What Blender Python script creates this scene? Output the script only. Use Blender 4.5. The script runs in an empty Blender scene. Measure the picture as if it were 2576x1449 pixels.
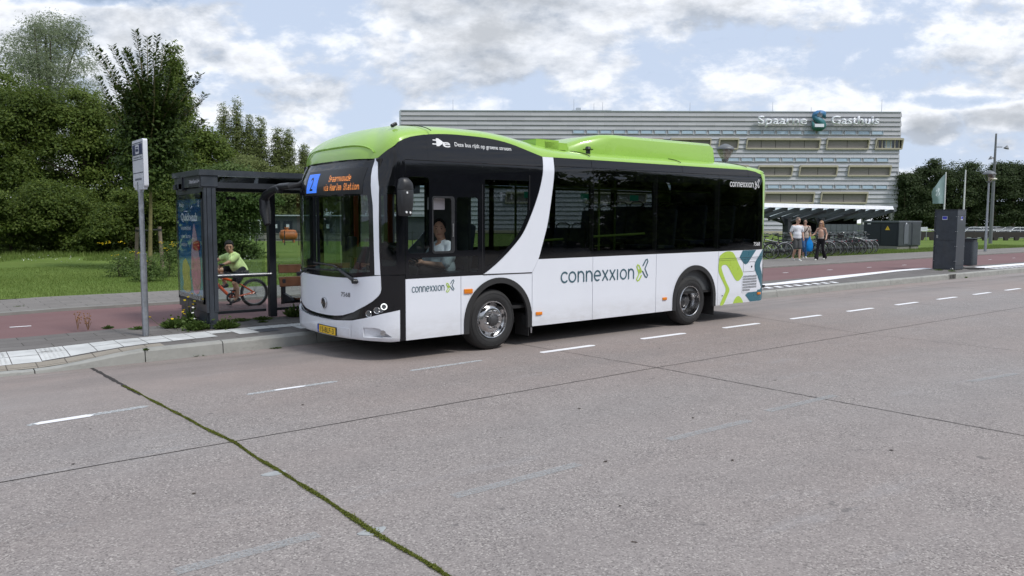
import bpy, bmesh, math, random
import numpy as np
from mathutils import Vector, Matrix, noise
random.seed(7); RNG=np.random.default_rng(11)
R=math.radians
scene=bpy.context.scene; COL=scene.collection
# ---------------------------------------------------------------- camera, sky, sun, exposure
# World: X runs along the road, Y across it (away from the camera), Z up; the camera stands at the origin.
EYE=1.75; AZ=R(52.1); PITCH=math.atan(168/1980.); ROLL=R(.2); FPX=1980.
FW=Vector((math.cos(AZ)*math.cos(PITCH),math.sin(AZ)*math.cos(PITCH),-math.sin(PITCH)))
_r0=Vector((math.sin(AZ),-math.cos(AZ),0)); _u0=_r0.cross(FW)
RT=_r0*math.cos(ROLL)+_u0*math.sin(ROLL); UPV=RT.cross(FW)
HF=Vector((math.cos(AZ),math.sin(AZ),0))
cam=bpy.data.cameras.new('camera'); camo=bpy.data.objects.new('camera',cam); COL.objects.link(camo)
cam.sensor_width=36; cam.lens=36*FPX/2576; cam.clip_start=.1; cam.clip_end=3000
M=Matrix((RT,UPV,-FW)).transposed().to_4x4(); M.translation=(0,0,EYE); camo.matrix_world=M
scene.camera=camo
SUN_EL,SUN_AZ=R(52),R(-72)          # sun stands behind the photographer, to the right, veiled by cloud
world=bpy.data.worlds.new('World'); scene.world=world; world.use_nodes=True
nt=world.node_tree; nt.nodes.clear(); N=nt.nodes.new; Lk=nt.links.new
def nmath(op,a,b=None,c=None,clamp=False):
    n=N('ShaderNodeMath'); n.operation=op; n.use_clamp=clamp
    for i,v in enumerate((a,b,c)):
        if v is None: continue
        if isinstance(v,(int,float)): n.inputs[i].default_value=v
        else: Lk(v,n.inputs[i])
    return n.outputs[0]
tc=N('ShaderNodeTexCoord'); D=tc.outputs['Generated']
def dotc(vec):
    n=N('ShaderNodeVectorMath'); n.operation='DOT_PRODUCT'; Lk(D,n.inputs[0]); n.inputs[1].default_value=vec; return n.outputs['Value']
fa=nmath('MAXIMUM',nmath('ABSOLUTE',dotc(HF)),.25)
a_=nmath('DIVIDE',dotc(_r0),fa); e_=nmath('DIVIDE',dotc((0,0,1)),fa)   # a fixed chart of the heavens: a along the horizon, e upward
comb=N('ShaderNodeCombineXYZ'); Lk(nmath('MULTIPLY',a_,1.0),comb.inputs[0]); Lk(nmath('MULTIPLY',e_,1.9),comb.inputs[1]); Lk(nmath('MULTIPLY',dotc(HF),.6),comb.inputs[2])
def noise_at(off,scale,detail,rough,dist=.0):
    ad=N('ShaderNodeVectorMath'); ad.operation='ADD'; Lk(comb.outputs[0],ad.inputs[0]); ad.inputs[1].default_value=off
    n=N('ShaderNodeTexNoise'); n.inputs['Scale'].default_value=scale; n.inputs['Detail'].default_value=detail; n.inputs['Roughness'].default_value=rough; n.inputs['Distortion'].default_value=dist
    Lk(ad.outputs[0],n.inputs['Vector']); return n.outputs['Fac']
def blob(ca,ce,ra,re):
    x=nmath('DIVIDE',nmath('SUBTRACT',a_,ca),ra); y=nmath('DIVIDE',nmath('SUBTRACT',e_,ce),re)
    d=nmath('ADD',nmath('MULTIPLY',x,x),nmath('MULTIPLY',y,y))
    return nmath('MAXIMUM',nmath('SUBTRACT',1,d),0)
def px(x,y): return (x-1288)/1980.,(556-y)/1980.
def B(x,y,rx,ry): a,e=px(x,y); return blob(a,e,rx/1980.,ry/1980.)
n1=noise_at((3.1,.7,0),6.5,9,.58,.1); n1u=noise_at((3.1,.745,.0),6.5,9,.58,.1); n2=noise_at((9,2,0),20,7,.62,.15); n3=noise_at((1,5,2),2.2,4,.5)
def addall(l):
    s=l[0]
    for t in l[1:]: s=nmath('ADD',s,t)
    return s
thick=addall([nmath('MULTIPLY',B(*b[:4]),b[4]) for b in [
 (1450,-20,640,150,.17),(1330,150,300,100,.12),(1150,80,260,90,.06),(480,90,300,110,.10),(640,170,200,60,.10),(780,250,150,60,.15),(1250,185,110,45,.08),(1900,120,230,130,.07),(2530,290,130,40,.16),(2330,325,80,50,.20),(60,90,200,120,.07),(2570,200,80,40,.14),(720,330,160,50,.08),(1100,235,120,50,.08)]])
thin=addall([nmath('MULTIPLY',B(*b[:4]),b[4]) for b in [(400,10,230,34,.16),(240,14,130,30,.14),(2400,258,150,22,.16),(1790,108,80,22,.12),(430,120,60,60,.05),(1030,105,40,20,.1),(2150,110,260,60,.06)]])
dens=nmath('ADD',nmath('ADD',nmath('MULTIPLY',n1,.72),nmath('MULTIPLY',n2,.28)),nmath('SUBTRACT',thick,thin))
def ramp(v,a,b):
    n=N('ShaderNodeMapRange'); n.interpolation_type='SMOOTHSTEP'; Lk(v,n.inputs['Value']); n.inputs['From Min'].default_value=a; n.inputs['From Max'].default_value=b; return n.outputs[0]
veil=nmath('SUBTRACT',nmath('ADD',nmath('MULTIPLY',n3,.55),nmath('MULTIPLY',n2,.45)),thin)
vf=ramp(veil,.12,.40); cf=ramp(dens,.445,.575)
lit=nmath('ADD',.66,nmath('MULTIPLY',nmath('SUBTRACT',n1,n1u),5.5),clamp=True)
gr=ramp(dens,.56,.76)
def mixc(f,a,b):
    n=N('ShaderNodeMix'); n.data_type='RGBA'
    if isinstance(f,(int,float)): n.inputs['Factor'].default_value=f
    else: Lk(f,n.inputs['Factor'])
    for k,v in ((6,a),(7,b)):
        if isinstance(v,tuple): n.inputs[k].default_value=(*v,1)
        else: Lk(v,n.inputs[k])
    return n.outputs[2]
c0=mixc(lit,(.47,.52,.60),(.93,.96,1.02)); cumulus=mixc(nmath('MULTIPLY',gr,.70),c0,(.36,.39,.43))
bn=N('ShaderNodeBackground'); sky=N('ShaderNodeTexSky'); sky.sky_type='NISHITA'; sky.sun_disc=False; sky.sun_elevation=SUN_EL; sky.sun_rotation=math.pi/2-SUN_AZ; sky.dust_density=1.5
Lk(sky.outputs[0],bn.inputs[0]); bn.inputs[1].default_value=.085
bv=N('ShaderNodeBackground'); bv.inputs[0].default_value=(.60,.70,.88,1); bv.inputs[1].default_value=1.0
bc=N('ShaderNodeBackground'); Lk(cumulus,bc.inputs[0]); bc.inputs[1].default_value=1.0
m1=N('ShaderNodeMixShader'); Lk(nmath('MULTIPLY',vf,.86),m1.inputs[0]); Lk(bn.outputs[0],m1.inputs[1]); Lk(bv.outputs[0],m1.inputs[2])
m2=N('ShaderNodeMixShader'); Lk(cf,m2.inputs[0]); Lk(m1.outputs[0],m2.inputs[1]); Lk(bc.outputs[0],m2.inputs[2])
wo=N('ShaderNodeOutputWorld'); Lk(m2.outputs[0],wo.inputs[0])
sl=bpy.data.lights.new('sun','SUN'); sl.energy=2.3; sl.angle=R(11); sl.color=(1,.965,.91)
so=bpy.data.objects.new('sun',sl); COL.objects.link(so)
so.rotation_euler=Vector((math.cos(SUN_EL)*math.cos(SUN_AZ),math.cos(SUN_EL)*math.sin(SUN_AZ),math.sin(SUN_EL))).to_track_quat('Z','Y').to_euler()
scene.view_settings.view_transform='Standard'; scene.view_settings.look='None'; scene.view_settings.exposure=.12; scene.view_settings.gamma=1
scene.cycles.max_bounces=8; scene.cycles.transparent_max_bounces=14
def ray(x,y): return FW+RT*((x-1288)/FPX)-UPV*((y-724.5)/FPX)
def at(x,y,d):
    r=ray(x,y); return Vector((0,0,EYE))+r*(d/r.dot(HF))
def gnd(x,y,z=0):
    r=ray(x,y); return Vector((0,0,EYE))+r*((z-EYE)/r.z)

# ---------------------------------------------------------------- materials
def _new(name):
    m=bpy.data.materials.new(name); m.use_nodes=True; m.node_tree.nodes.clear(); return m,m.node_tree
class NB:
    def __init__(s,name): s.m,s.t=_new(name)
    def n(s,t,**k):
        n=s.t.nodes.new(t)
        for a,b in k.items(): setattr(n,a,b)
        return n
    def l(s,a,b): s.t.links.new(a,b)
    def noise(s,scale,detail=4,rough=.55,vec=None,stretch=None,coord='Object'):
        n=s.n('ShaderNodeTexNoise'); n.inputs['Scale'].default_value=scale; n.inputs['Detail'].default_value=detail; n.inputs['Roughness'].default_value=rough
        if vec is None:
            c=s.n('ShaderNodeTexCoord'); vec=c.outputs[coord]
        if stretch:
            mp=s.n('ShaderNodeMapping'); mp.inputs['Scale'].default_value=stretch; s.l(vec,mp.inputs[0]); vec=mp.outputs[0]
        s.l(vec,n.inputs['Vector']); return n.outputs['Fac']
    def ramp(s,v,stops,interp='LINEAR'):
        r=s.n('ShaderNodeValToRGB'); r.color_ramp.interpolation=interp; s.l(v,r.inputs[0]); e=r.color_ramp.elements
        while len(e)<len(stops): e.new(.5)
        for i,(p,c) in enumerate(stops): e[i].position=p; e[i].color=(*c,1) if len(c)==3 else c
        return r.outputs[0]
    def mr(s,v,a,b,c=0,d=1):
        n=s.n('ShaderNodeMapRange'); s.l(v,n.inputs[0])
        for i,x in enumerate((a,b,c,d)): n.inputs[i+1].default_value=x
        return n.outputs[0]
    def mix(s,f,a,b,blend='MIX'):
        n=s.n('ShaderNodeMix',data_type='RGBA',blend_type=blend)
        if isinstance(f,(int,float)): n.inputs['Factor'].default_value=f
        else: s.l(f,n.inputs['Factor'])
        for k,v in ((6,a),(7,b)):
            if isinstance(v,tuple): n.inputs[k].default_value=(*v,1)
            else: s.l(v,n.inputs[k])
        return n.outputs[2]
    def out(s,col,rough=.5,metal=0,spec=.5,coat=0,bump=None,bs=.3,bd=.01,extra=None):
        p=s.n('ShaderNodeBsdfPrincipled')
        if isinstance(col,tuple): p.inputs['Base Color'].default_value=(*col,1)
        else: s.l(col,p.inputs['Base Color'])
        if isinstance(rough,(int,float)): p.inputs['Roughness'].default_value=rough
        else: s.l(rough,p.inputs['Roughness'])
        p.inputs['Metallic'].default_value=metal; p.inputs['Specular IOR Level'].default_value=spec
        p.inputs['Coat Weight'].default_value=coat; p.inputs['Coat Roughness'].default_value=.03
        if bump is not None:
            b=s.n('ShaderNodeBump'); b.inputs['Strength'].default_value=bs; b.inputs['Distance'].default_value=bd; s.l(bump,b.inputs['Height']); s.l(b.outputs[0],p.inputs['Normal'])
        o=s.n('ShaderNodeOutputMaterial'); s.l(p.outputs[0],o.inputs[0]); s.p=p
        if extra: extra(p)
        return s.m
def pm(name,col,rough=.5,metal=0,var=.10,scale=6,bump=0,coat=0,spec=.5,dirt=0):
    b=NB(name); f=b.noise(scale,5,.6)
    lo=tuple(c*(1-var) for c in col); hi=tuple(min(1,c*(1+var)) for c in col)
    c=b.mix(b.mr(f,.3,.7),lo,hi)
    if dirt:
        d=b.noise(scale*.7,6,.65,stretch=(1,1,.25)); c=b.mix(b.mr(d,.5,.8,0,dirt),c,(.10,.09,.075))
    rf=b.mr(f,.3,.7,max(.02,rough-.06),min(1,rough+.06))
    return b.out(c,rf,metal,spec,coat,bump=b.noise(scale*8,3,.6) if bump else None,bs=bump)
def glass(name,tint,refl=.06,rough=.01):
    b=NB(name); t=b.n('ShaderNodeBsdfTransparent'); t.inputs[0].default_value=(*tint,1)
    g=b.n('ShaderNodeBsdfGlossy'); g.inputs['Roughness'].default_value=rough; g.inputs[0].default_value=(.95,.97,1,1)
    bp=b.n('ShaderNodeBump'); bp.inputs['Strength'].default_value=.05; bp.inputs['Distance'].default_value=.05; b.l(b.noise(1.3,1,.4),bp.inputs['Height']); b.l(bp.outputs[0],g.inputs['Normal'])
    fr=b.n('ShaderNodeFresnel'); ge=b.n('ShaderNodeNewGeometry'); io=b.n('ShaderNodeMapRange'); b.l(ge.outputs['Backfacing'],io.inputs[0]); io.inputs[3].default_value=1.5; io.inputs[4].default_value=.6667; b.l(io.outputs[0],fr.inputs[0])
    ad=b.n('ShaderNodeMath',operation='ADD',use_clamp=True); b.l(fr.outputs[0],ad.inputs[0]); ad.inputs[1].default_value=refl-.04
    m=b.n('ShaderNodeMixShader'); b.l(ad.outputs[0],m.inputs[0]); b.l(t.outputs[0],m.inputs[1]); b.l(g.outputs[0],m.inputs[2])
    o=b.n('ShaderNodeOutputMaterial'); b.l(m.outputs[0],o.inputs[0]); return b.m
def emis(name,col,st=1,base=(.02,.02,.02)):
    b=NB(name); b.out(base,.4); b.p.inputs['Emission Color'].default_value=(*col,1); b.p.inputs['Emission Strength'].default_value=st; return b.m
def leafmat(name,c1,c2,c3,trans=.35,rough=.6):
    b=NB(name); g=b.n('ShaderNodeNewGeometry'); rnd=g.outputs['Random Per Island']
    c=b.ramp(rnd,[(0,c1),(.55,c2),(1,c3)]); f=b.noise(.45,3,.5); c=b.mix(b.mr(f,.35,.65,0,.45),c,tuple(x*.62 for x in c2))
    p=b.n('ShaderNodeBsdfPrincipled'); b.l(c,p.inputs['Base Color']); p.inputs['Roughness'].default_value=rough; p.inputs['Specular IOR Level'].default_value=.25
    t=b.n('ShaderNodeBsdfTranslucent'); tcn=b.mix(.5,c,tuple(min(1,x*1.4) for x in c3)); b.l(tcn,t.inputs[0])
    m=b.n('ShaderNodeMixShader'); m.inputs[0].default_value=trans; b.l(p.outputs[0],m.inputs[1]); b.l(t.outputs[0],m.inputs[2])
    o=b.n('ShaderNodeOutputMaterial'); b.l(m.outputs[0],o.inputs[0]); return b.m

# ---------------------------------------------------------------- object helpers
def tag(o,label=None,cat=None,group=None,kind=None):
    if label: o['label']=label
    if cat: o['category']=cat
    if group: o['group']=group
    if kind: o['kind']=kind
    return o
def empty(name,loc=(0,0,0),rz=0,label=None,cat=None,group=None):
    o=bpy.data.objects.new(name,None); COL.objects.link(o); o.location=loc; o.rotation_euler=(0,0,rz); o.empty_display_size=.1
    return tag(o,label,cat,group)
def link(name,me,mats,parent=None,smooth=None,loc=None):
    o=bpy.data.objects.new(name,me); COL.objects.link(o)
    for m in (mats if isinstance(mats,(list,tuple)) else [mats]): me.materials.append(m)
    if parent: o.parent=parent
    if loc is not None: o.location=loc
    if smooth is not None:
        me.shade_smooth()
        if smooth<180: me.set_sharp_from_angle(angle=R(smooth))
    return o
def copy_tree(o,parent=None):
    c=o.copy(); COL.objects.link(c); c.parent=parent
    for ch in list(o.children): copy_tree(ch,c)
    return c
class MB:
    def __init__(s): s.b=bmesh.new(); s.mi=0
    def _f(s,vs,fs):
        bv=[s.b.verts.new(v) for v in vs]
        for f in fs:
            try: s.b.faces.new([bv[i] for i in f]).material_index=s.mi
            except ValueError: pass
        return bv
    def box(s,c,d,rot=None,bev=0):
        m=Matrix.Translation(c)@(rot.to_4x4() if rot else Matrix())@Matrix.Diagonal((d[0],d[1],d[2],1))
        r=bmesh.ops.create_cube(s.b,size=1,matrix=m)
        if s.mi:
            for f in {f for v in r['verts'] for f in v.link_faces}: f.material_index=s.mi
        if bev: bmesh.ops.bevel(s.b,geom=list({e for v in r['verts'] for e in v.link_edges}),offset=bev,segments=2,affect='EDGES',profile=.5)
        return s
    def cone(s,p0,p1,r0,r1=None,n=10,caps=True):
        r1=r0 if r1 is None else r1; p0=Vector(p0);p1=Vector(p1); d=(p1-p0).normalized() if (p1-p0).length>1e-6 else Vector((0,0,1))
        a=d.orthogonal().normalized(); c=d.cross(a); vs=[]
        for p,r in ((p0,r0),(p1,r1)): vs+=[p+(a*math.cos(t)+c*math.sin(t))*r for t in [2*math.pi*i/n for i in range(n)]]
        fs=[(i,(i+1)%n,n+(i+1)%n,n+i) for i in range(n)]
        if caps: fs+=[tuple(range(n-1,-1,-1)),tuple(range(n,2*n))]
        s._f(vs,fs); return s
    def tube(s,pts,r,n=8,closed=False,caps=True):
        pts=[Vector(p) for p in pts]; k=len(pts); rs=r if isinstance(r,(list,tuple)) else [r]*k; vs=[]; prev=None
        for i,p in enumerate(pts):
            if closed: d=pts[(i+1)%k]-pts[i-1]
            else: d=pts[min(i+1,k-1)]-pts[max(i-1,0)]
            d.normalize(); a=d.orthogonal().normalized() if prev is None else (prev-d*prev.dot(d)).normalized(); prev=a; c=d.cross(a)
            vs+=[p+(a*math.cos(t)+c*math.sin(t))*rs[i] for t in [2*math.pi*j/n for j in range(n)]]
        fs=[]
        for i in range(k if closed else k-1):
            q=(i+1)%k; fs+=[(i*n+j,i*n+(j+1)%n,q*n+(j+1)%n,q*n+j) for j in range(n)]
        if not closed and caps: fs+=[tuple(range(n-1,-1,-1)),tuple(range((k-1)*n,k*n))]
        s._f(vs,fs); return s
    def lathe(s,prof,c=(0,0,0),axis=(0,0,1),n=24):
        ax=Vector(axis).normalized(); a=ax.orthogonal().normalized(); b=ax.cross(a); c=Vector(c); k=len(prof); vs=[]
        for (r,h) in prof: vs+=[c+ax*h+(a*math.cos(t)+b*math.sin(t))*max(r,1e-4) for t in [2*math.pi*j/n for j in range(n)]]
        fs=[]
        for i in range(k-1): fs+=[(i*n+j,i*n+(j+1)%n,(i+1)*n+(j+1)%n,(i+1)*n+j) for j in range(n)]
        s._f(vs,fs); return s
    def sphere(s,c,r,sx=1,sy=1,sz=1,rot=None,u=14,v=9):
        m=Matrix.Translation(c)@(rot.to_4x4() if rot else Matrix())@Matrix.Diagonal((r*sx,r*sy,r*sz,1))
        rr=bmesh.ops.create_uvsphere(s.b,u_segments=u,v_segments=v,radius=1,matrix=m)
        if s.mi:
            for f in {f for v_ in rr['verts'] for f in v_.link_faces}: f.material_index=s.mi
        return s
    def prism(s,pts,z0,z1,fn=None):
        n=len(pts); fn=fn or (lambda x,y,z:(x,y,z)); vs=[fn(x,y,z0) for x,y in pts]+[fn(x,y,z1) for x,y in pts]
        fs=[(i,(i+1)%n,n+(i+1)%n,n+i) for i in range(n)]+[tuple(range(n-1,-1,-1)),tuple(range(n,2*n))]
        s._f(vs,fs); return s
    def quad(s,a,b,c,d): s._f([a,b,c,d],[(0,1,2,3)]); return s
    def build(s,name,mats,parent=None,smooth=None,fix=True,loc=None):
        if fix: bmesh.ops.recalc_face_normals(s.b,faces=s.b.faces)
        me=bpy.data.meshes.new(name); s.b.to_mesh(me); s.b.free(); return link(name,me,mats,parent,smooth,loc)
def filled(loops):
    """2D loops (outer ones and holes) -> bmesh of the filled shape in the xy plane"""
    cu=bpy.data.curves.new('f','CURVE'); cu.dimensions='2D'; cu.fill_mode='BOTH'
    for lp in loops:
        sp=cu.splines.new('POLY'); sp.points.add(len(lp)-1)
        for p,(x,y) in zip(sp.points,lp): p.co=(x,y,0,1)
        sp.use_cyclic_u=True
    return _curve_bm(cu)
def _curve_bm(cu):
    o=bpy.data.objects.new('f',cu); COL.objects.link(o); bpy.context.view_layer.update()
    me=bpy.data.meshes.new_from_object(o.evaluated_get(bpy.context.evaluated_depsgraph_get()))
    bm=bmesh.new(); bm.from_mesh(me); bpy.data.objects.remove(o); bpy.data.curves.remove(cu); bpy.data.meshes.remove(me)
    bmesh.ops.remove_doubles(bm,verts=bm.verts,dist=1e-5)
    for f in bm.faces:
        if f.normal.z<0: f.normal_flip()
    return bm
def text_bm(txt,h=1,width=None,bold=0,spacing=1,shear=0,align='LEFT',ext=0):
    cu=bpy.data.curves.new('t','FONT'); cu.body=txt; cu.size=1; cu.offset=bold; cu.space_character=spacing; cu.shear=shear; cu.resolution_u=4; cu.extrude=ext
    bm=_curve_bm(cu)
    if not bm.verts: return bm
    xs=[v.co.x for v in bm.verts]; x0,x1=min(xs),max(xs); k=h/.73; kx=k if width is None else width/(x1-x0)
    ox=x0 if align=='LEFT' else (x0+x1)/2
    for v in bm.verts: v.co.x=(v.co.x-ox)*kx; v.co.y*=k
    return bm
def cutgrid(bm,xs=(),ys=()):
    for ax,vals in ((0,xs),(1,ys)):
        for v in vals:
            co=[0,0,0]; co[ax]=v; no=[0,0,0]; no[ax]=1
            bmesh.ops.bisect_plane(bm,geom=list(bm.verts)+list(bm.edges)+list(bm.faces),plane_co=co,plane_no=no,dist=1e-6)
def mapbm(bm,fn):
    for v in bm.verts: v.co=Vector(fn(v.co.x,v.co.y,v.co.z))
def bm_obj(name,bm,mats,parent=None,smooth=None,thick=0):
    if thick: thicken(bm,thick)
    me=bpy.data.meshes.new(name); bm.to_mesh(me); bm.free(); return link(name,me,mats,parent,smooth)
def merge_bm(dst,src):
    me=bpy.data.meshes.new('t'); src.to_mesh(me); dst.from_mesh(me); bpy.data.meshes.remove(me); src.free()
def np_mesh(name,V,F,mats,parent=None,mi=None):
    """V (n,3) array, F (m,k) array of quads or triangles"""
    me=bpy.data.meshes.new(name); V=np.asarray(V,dtype=np.float32); F=np.asarray(F,dtype=np.int32); k=F.shape[1]
    me.vertices.add(len(V)); me.vertices.foreach_set('co',V.ravel()); me.loops.add(F.size); me.loops.foreach_set('vertex_index',F.ravel())
    me.polygons.add(len(F)); me.polygons.foreach_set('loop_start',np.arange(0,F.size,k,dtype=np.int32)); me.polygons.foreach_set('loop_total',np.full(len(F),k,dtype=np.int32))
    if mi is not None: me.polygons.foreach_set('material_index',np.asarray(mi,dtype=np.int32))
    me.update(calc_edges=True); return link(name,me,mats,parent)

def thicken(bm,t,ref=None):
    """give a sheet real thickness: the outer face stays, an inner one is added t behind it"""
    bm.normal_update()
    if ref is not None:
        r=Vector(ref)
        for f in bm.faces:
            c=f.calc_center_median(); d=c-r
            if f.normal.dot(d)<0: f.normal_flip()
        bm.normal_update()
    vs=list(bm.verts); fs=list(bm.faces); be=[e for e in bm.edges if len(e.link_faces)==1]
    inn={v:bm.verts.new(v.co-v.normal*t) for v in vs}
    loops_=[]
    for e in be:
        f=e.link_faces[0]
        for l in f.loops:
            if l.edge==e: loops_.append((l.vert,l.link_loop_next.vert)); break
    for f in fs: bm.faces.new([inn[v] for v in reversed(f.verts)])
    for a,b in loops_: bm.faces.new((b,a,inn[a],inn[b]))
    bm.normal_update()
# ---------------------------------------------------------------- shared materials
def asphalt():
    b=NB('road_concrete'); c=b.n('ShaderNodeTexCoord').outputs['Object']
    big=b.noise(.22,4,.55,vec=c,stretch=(.5,1,1)); med=b.noise(2.2,5,.6,vec=c)
    base=b.mix(b.mr(big,.38,.62),(.328,.270,.246),(.325,.300,.290))
    sx=b.n('ShaderNodeSeparateXYZ'); b.l(c,sx.inputs[0])
    worn=b.mix(b.mr(sx.outputs[1],7.5,3.5,0,.75),base,(.350,.328,.320)); base=b.mix(.5,base,worn)
    base=b.mix(b.mr(med,.35,.7,0,.28),base,(.19,.17,.165))
    near=b.mr(sx.outputs[1],8.6,7.6,.35,1)     # the lane along the kerb is floated smoother
    v=b.n('ShaderNodeTexVoronoi'); v.inputs['Scale'].default_value=105; b.l(c,v.inputs['Vector'])
    bw=b.n('ShaderNodeSeparateColor'); b.l(v.outputs['Color'],bw.inputs[0])
    mul=lambda x,y:(lambda m:(b.l(x,m.inputs[0]),b.l(y,m.inputs[1]),m.outputs[0])[2])(b.n('ShaderNodeMath',operation='MULTIPLY'))
    patch=b.mr(b.noise(1.6,4,.6,vec=c),.3,.7,.45,1)
    dk=mul(mul(b.mr(bw.outputs[0],.60,.90,0,.72),near),patch); lt=mul(mul(b.mr(bw.outputs[1],.82,.94,0,.55),near),patch)
    v2=b.n('ShaderNodeTexVoronoi'); v2.inputs['Scale'].default_value=46; b.l(c,v2.inputs['Vector']); s2=b.n('ShaderNodeSeparateColor'); b.l(v2.outputs['Color'],s2.inputs[0])
    base=b.mix(mul(b.mr(s2.outputs[0],.0,1,0,.20),near),base,(.13,.115,.11))
    base=b.mix(b.mr(b.noise(140,3,.7,vec=c),.35,.7,0,.35),base,(.14,.13,.128))
    base=b.mix(dk,base,(.09,.082,.08)); base=b.mix(lt,base,(.60,.56,.52))
    st=b.noise(.9,6,.7,vec=c,stretch=(.35,1.4,1)); base=b.mix(b.mr(st,.58,.76,0,.34),base,(.37,.375,.39))
    # wheel tracks, oil drips and tyre marks along the running lines
    def band(y0,w,amt,col,sc,base):
        d=b.n('ShaderNodeMath',operation='SUBTRACT'); b.l(sx.outputs[1],d.inputs[0]); d.inputs[1].default_value=y0
        ab=b.n('ShaderNodeMath',operation='ABSOLUTE'); b.l(d.outputs[0],ab.inputs[0])
        return b.mix(mul(b.mr(ab.outputs[0],w,w*.25,0,amt),b.mr(b.noise(sc,5,.65,vec=c,stretch=(.12,1,1)),.35,.62)),base,col)
    base=band(9.6,.55,.45,(.15,.14,.137),1.7,base); base=band(7.1,.5,.16,(.15,.14,.137),1.6,base); base=band(5.1,.45,.14,(.155,.145,.14),1.9,base); base=band(3.2,.45,.12,(.16,.15,.148),1.9,base); base=band(10.15,.25,.55,(.10,.095,.085),3.0,base)
    base=b.mix(b.mr(b.noise(2.6,3,.75,vec=c),.685,.72,0,.55),base,(.10,.095,.095))
    return b.out(base,.88,spec=.25,bump=v.outputs['Distance'],bs=.3,bd=.003)
def paving(name,c1,c2,mort,bw,bh,off=.5,msz=.007,moss=.3):
    b=NB(name); c=b.n('ShaderNodeTexCoord').outputs['Object']
    w=b.n('ShaderNodeTexNoise'); w.inputs['Scale'].default_value=1.3; b.l(c,w.inputs['Vector'])
    t=b.n('ShaderNodeTexBrick'); t.offset=off; b.l(c,t.inputs['Vector']); t.inputs['Scale'].default_value=1; t.inputs['Brick Width'].default_value=bw; t.inputs['Row Height'].default_value=bh
    t.inputs['Mortar Size'].default_value=msz; t.inputs['Mortar Smooth'].default_value=.2; t.inputs['Bias'].default_value=0
    for i,v in enumerate((c1,c2,mort)): t.inputs[i+1].default_value=(*v,1)
    col=b.mix(b.mr(b.noise(3,6,.65,vec=c),.35,.7,0,.45),t.outputs[0],tuple(x*.66 for x in c1))
    col=b.mix(b.mr(b.noise(60,3,.6,vec=c),.5,.75,0,.35),col,tuple(min(1,x*1.35) for x in c2))
    g=b.mr(b.noise(1.1,5,.7,vec=c),.58,.72,0,moss); col=b.mix(g,col,(.07,.085,.04))
    return b.out(col,.9,spec=.2,bump=b.mix(.5,t.outputs[1],t.outputs[1]),bs=-.5,bd=.006)
M_road=asphalt()
M_slab=paving('grey_paving_slabs',(.150,.140,.135),(.185,.175,.168),(.055,.052,.045),.6,.3)
M_slab2=paving('far_paving_slabs',(.20,.188,.178),(.24,.225,.212),(.07,.066,.058),.6,.3,moss=.15)
M_buff=paving('buff_pavers',(.30,.27,.23),(.33,.30,.255),(.08,.07,.06),.3,.3,off=0,moss=.1)
def cycmat():
    b=NB('red_cycle_path_asphalt'); c=b.n('ShaderNodeTexCoord').outputs['Object']
    f=b.noise(.8,5,.6,vec=c,stretch=(.3,1,1)); col=b.mix(b.mr(f,.3,.7),(.180,.100,.100),(.215,.130,.130))
    col=b.mix(b.mr(b.noise(70,3,.7,vec=c),.35,.75,0,.5),col,(.10,.07,.07)); return b.out(col,.85,spec=.25,bump=b.noise(90,2,.6,vec=c),bs=.2,bd=.003)
M_cyc=cycmat()
def concmat(name,c,stain=.5,sc=4):
    b=NB(name); f=b.noise(sc,6,.65); col=b.mix(b.mr(f,.3,.7),tuple(x*.86 for x in c),tuple(x*1.08 for x in c))
    d=b.noise(sc*.5,6,.7,stretch=(1,1,3)); col=b.mix(b.mr(d,.52,.75,0,stain),col,tuple(x*.45 for x in c))
    return b.out(col,.88,spec=.2,bump=b.noise(60,3,.6),bs=.2,bd=.003)
M_kerb=concmat('kerb_concrete',(.335,.335,.315),.55)
M_conc=concmat('plain_concrete',(.24,.235,.22))
def paintmat(name,col,a0,a1,sc=22,base=1.0):
    b=NB(name); p=b.n('ShaderNodeBsdfPrincipled'); p.inputs['Base Color'].default_value=(*col,1); p.inputs['Roughness'].default_value=.75
    t=b.n('ShaderNodeBsdfTransparent'); m=b.n('ShaderNodeMixShader'); f=b.noise(sc,6,.75); b.l(b.mr(f,a0,a1,0,base),m.inputs[0]); b.l(t.outputs[0],m.inputs[1]); b.l(p.outputs[0],m.inputs[2])
    o=b.n('ShaderNodeOutputMaterial'); b.l(m.outputs[0],o.inputs[0]); return b.m
M_paint=paintmat('road_paint',(.80,.80,.82),.18,.34); M_paintworn=paintmat('worn_road_paint',(.58,.62,.64),.34,.60,40,.8); M_ghost=paintmat('ghost_road_paint',(.44,.46,.47),.36,.62,60,.62)
M_white_tile=pm('white_paving_tile',(.55,.56,.555),.8,var=.16,scale=3,dirt=.35); M_dark_tile=pm('anthracite_paving_tile',(.075,.078,.088),.85)
M_tar=pm('joint_filler',(.035,.03,.028),.9)
M_moss=leafmat('joint_moss',(.075,.10,.014),(.12,.145,.024),(.19,.20,.045),.1,.9)
def grassmat():
    b=NB('mown_grass'); c=b.n('ShaderNodeTexCoord').outputs['Object']
    f=b.noise(.35,5,.6,vec=c); col=b.mix(b.mr(f,.35,.65),(.10,.16,.032),(.155,.215,.052))
    col=b.mix(b.mr(b.noise(5,6,.7,vec=c,stretch=(1,2.2,1)),.45,.7,0,.6),col,(.055,.09,.02)); col=b.mix(b.mr(b.noise(26,4,.7,vec=c),.5,.75,0,.5),col,(.17,.22,.07))
    return b.out(col,.95,spec=.1,bump=b.noise(30,4,.7,vec=c),bs=.6,bd=.03)
M_grass=grassmat(); M_blade=leafmat('grass_blades',(.09,.15,.026),(.145,.21,.044),(.22,.28,.085),.3)
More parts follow.
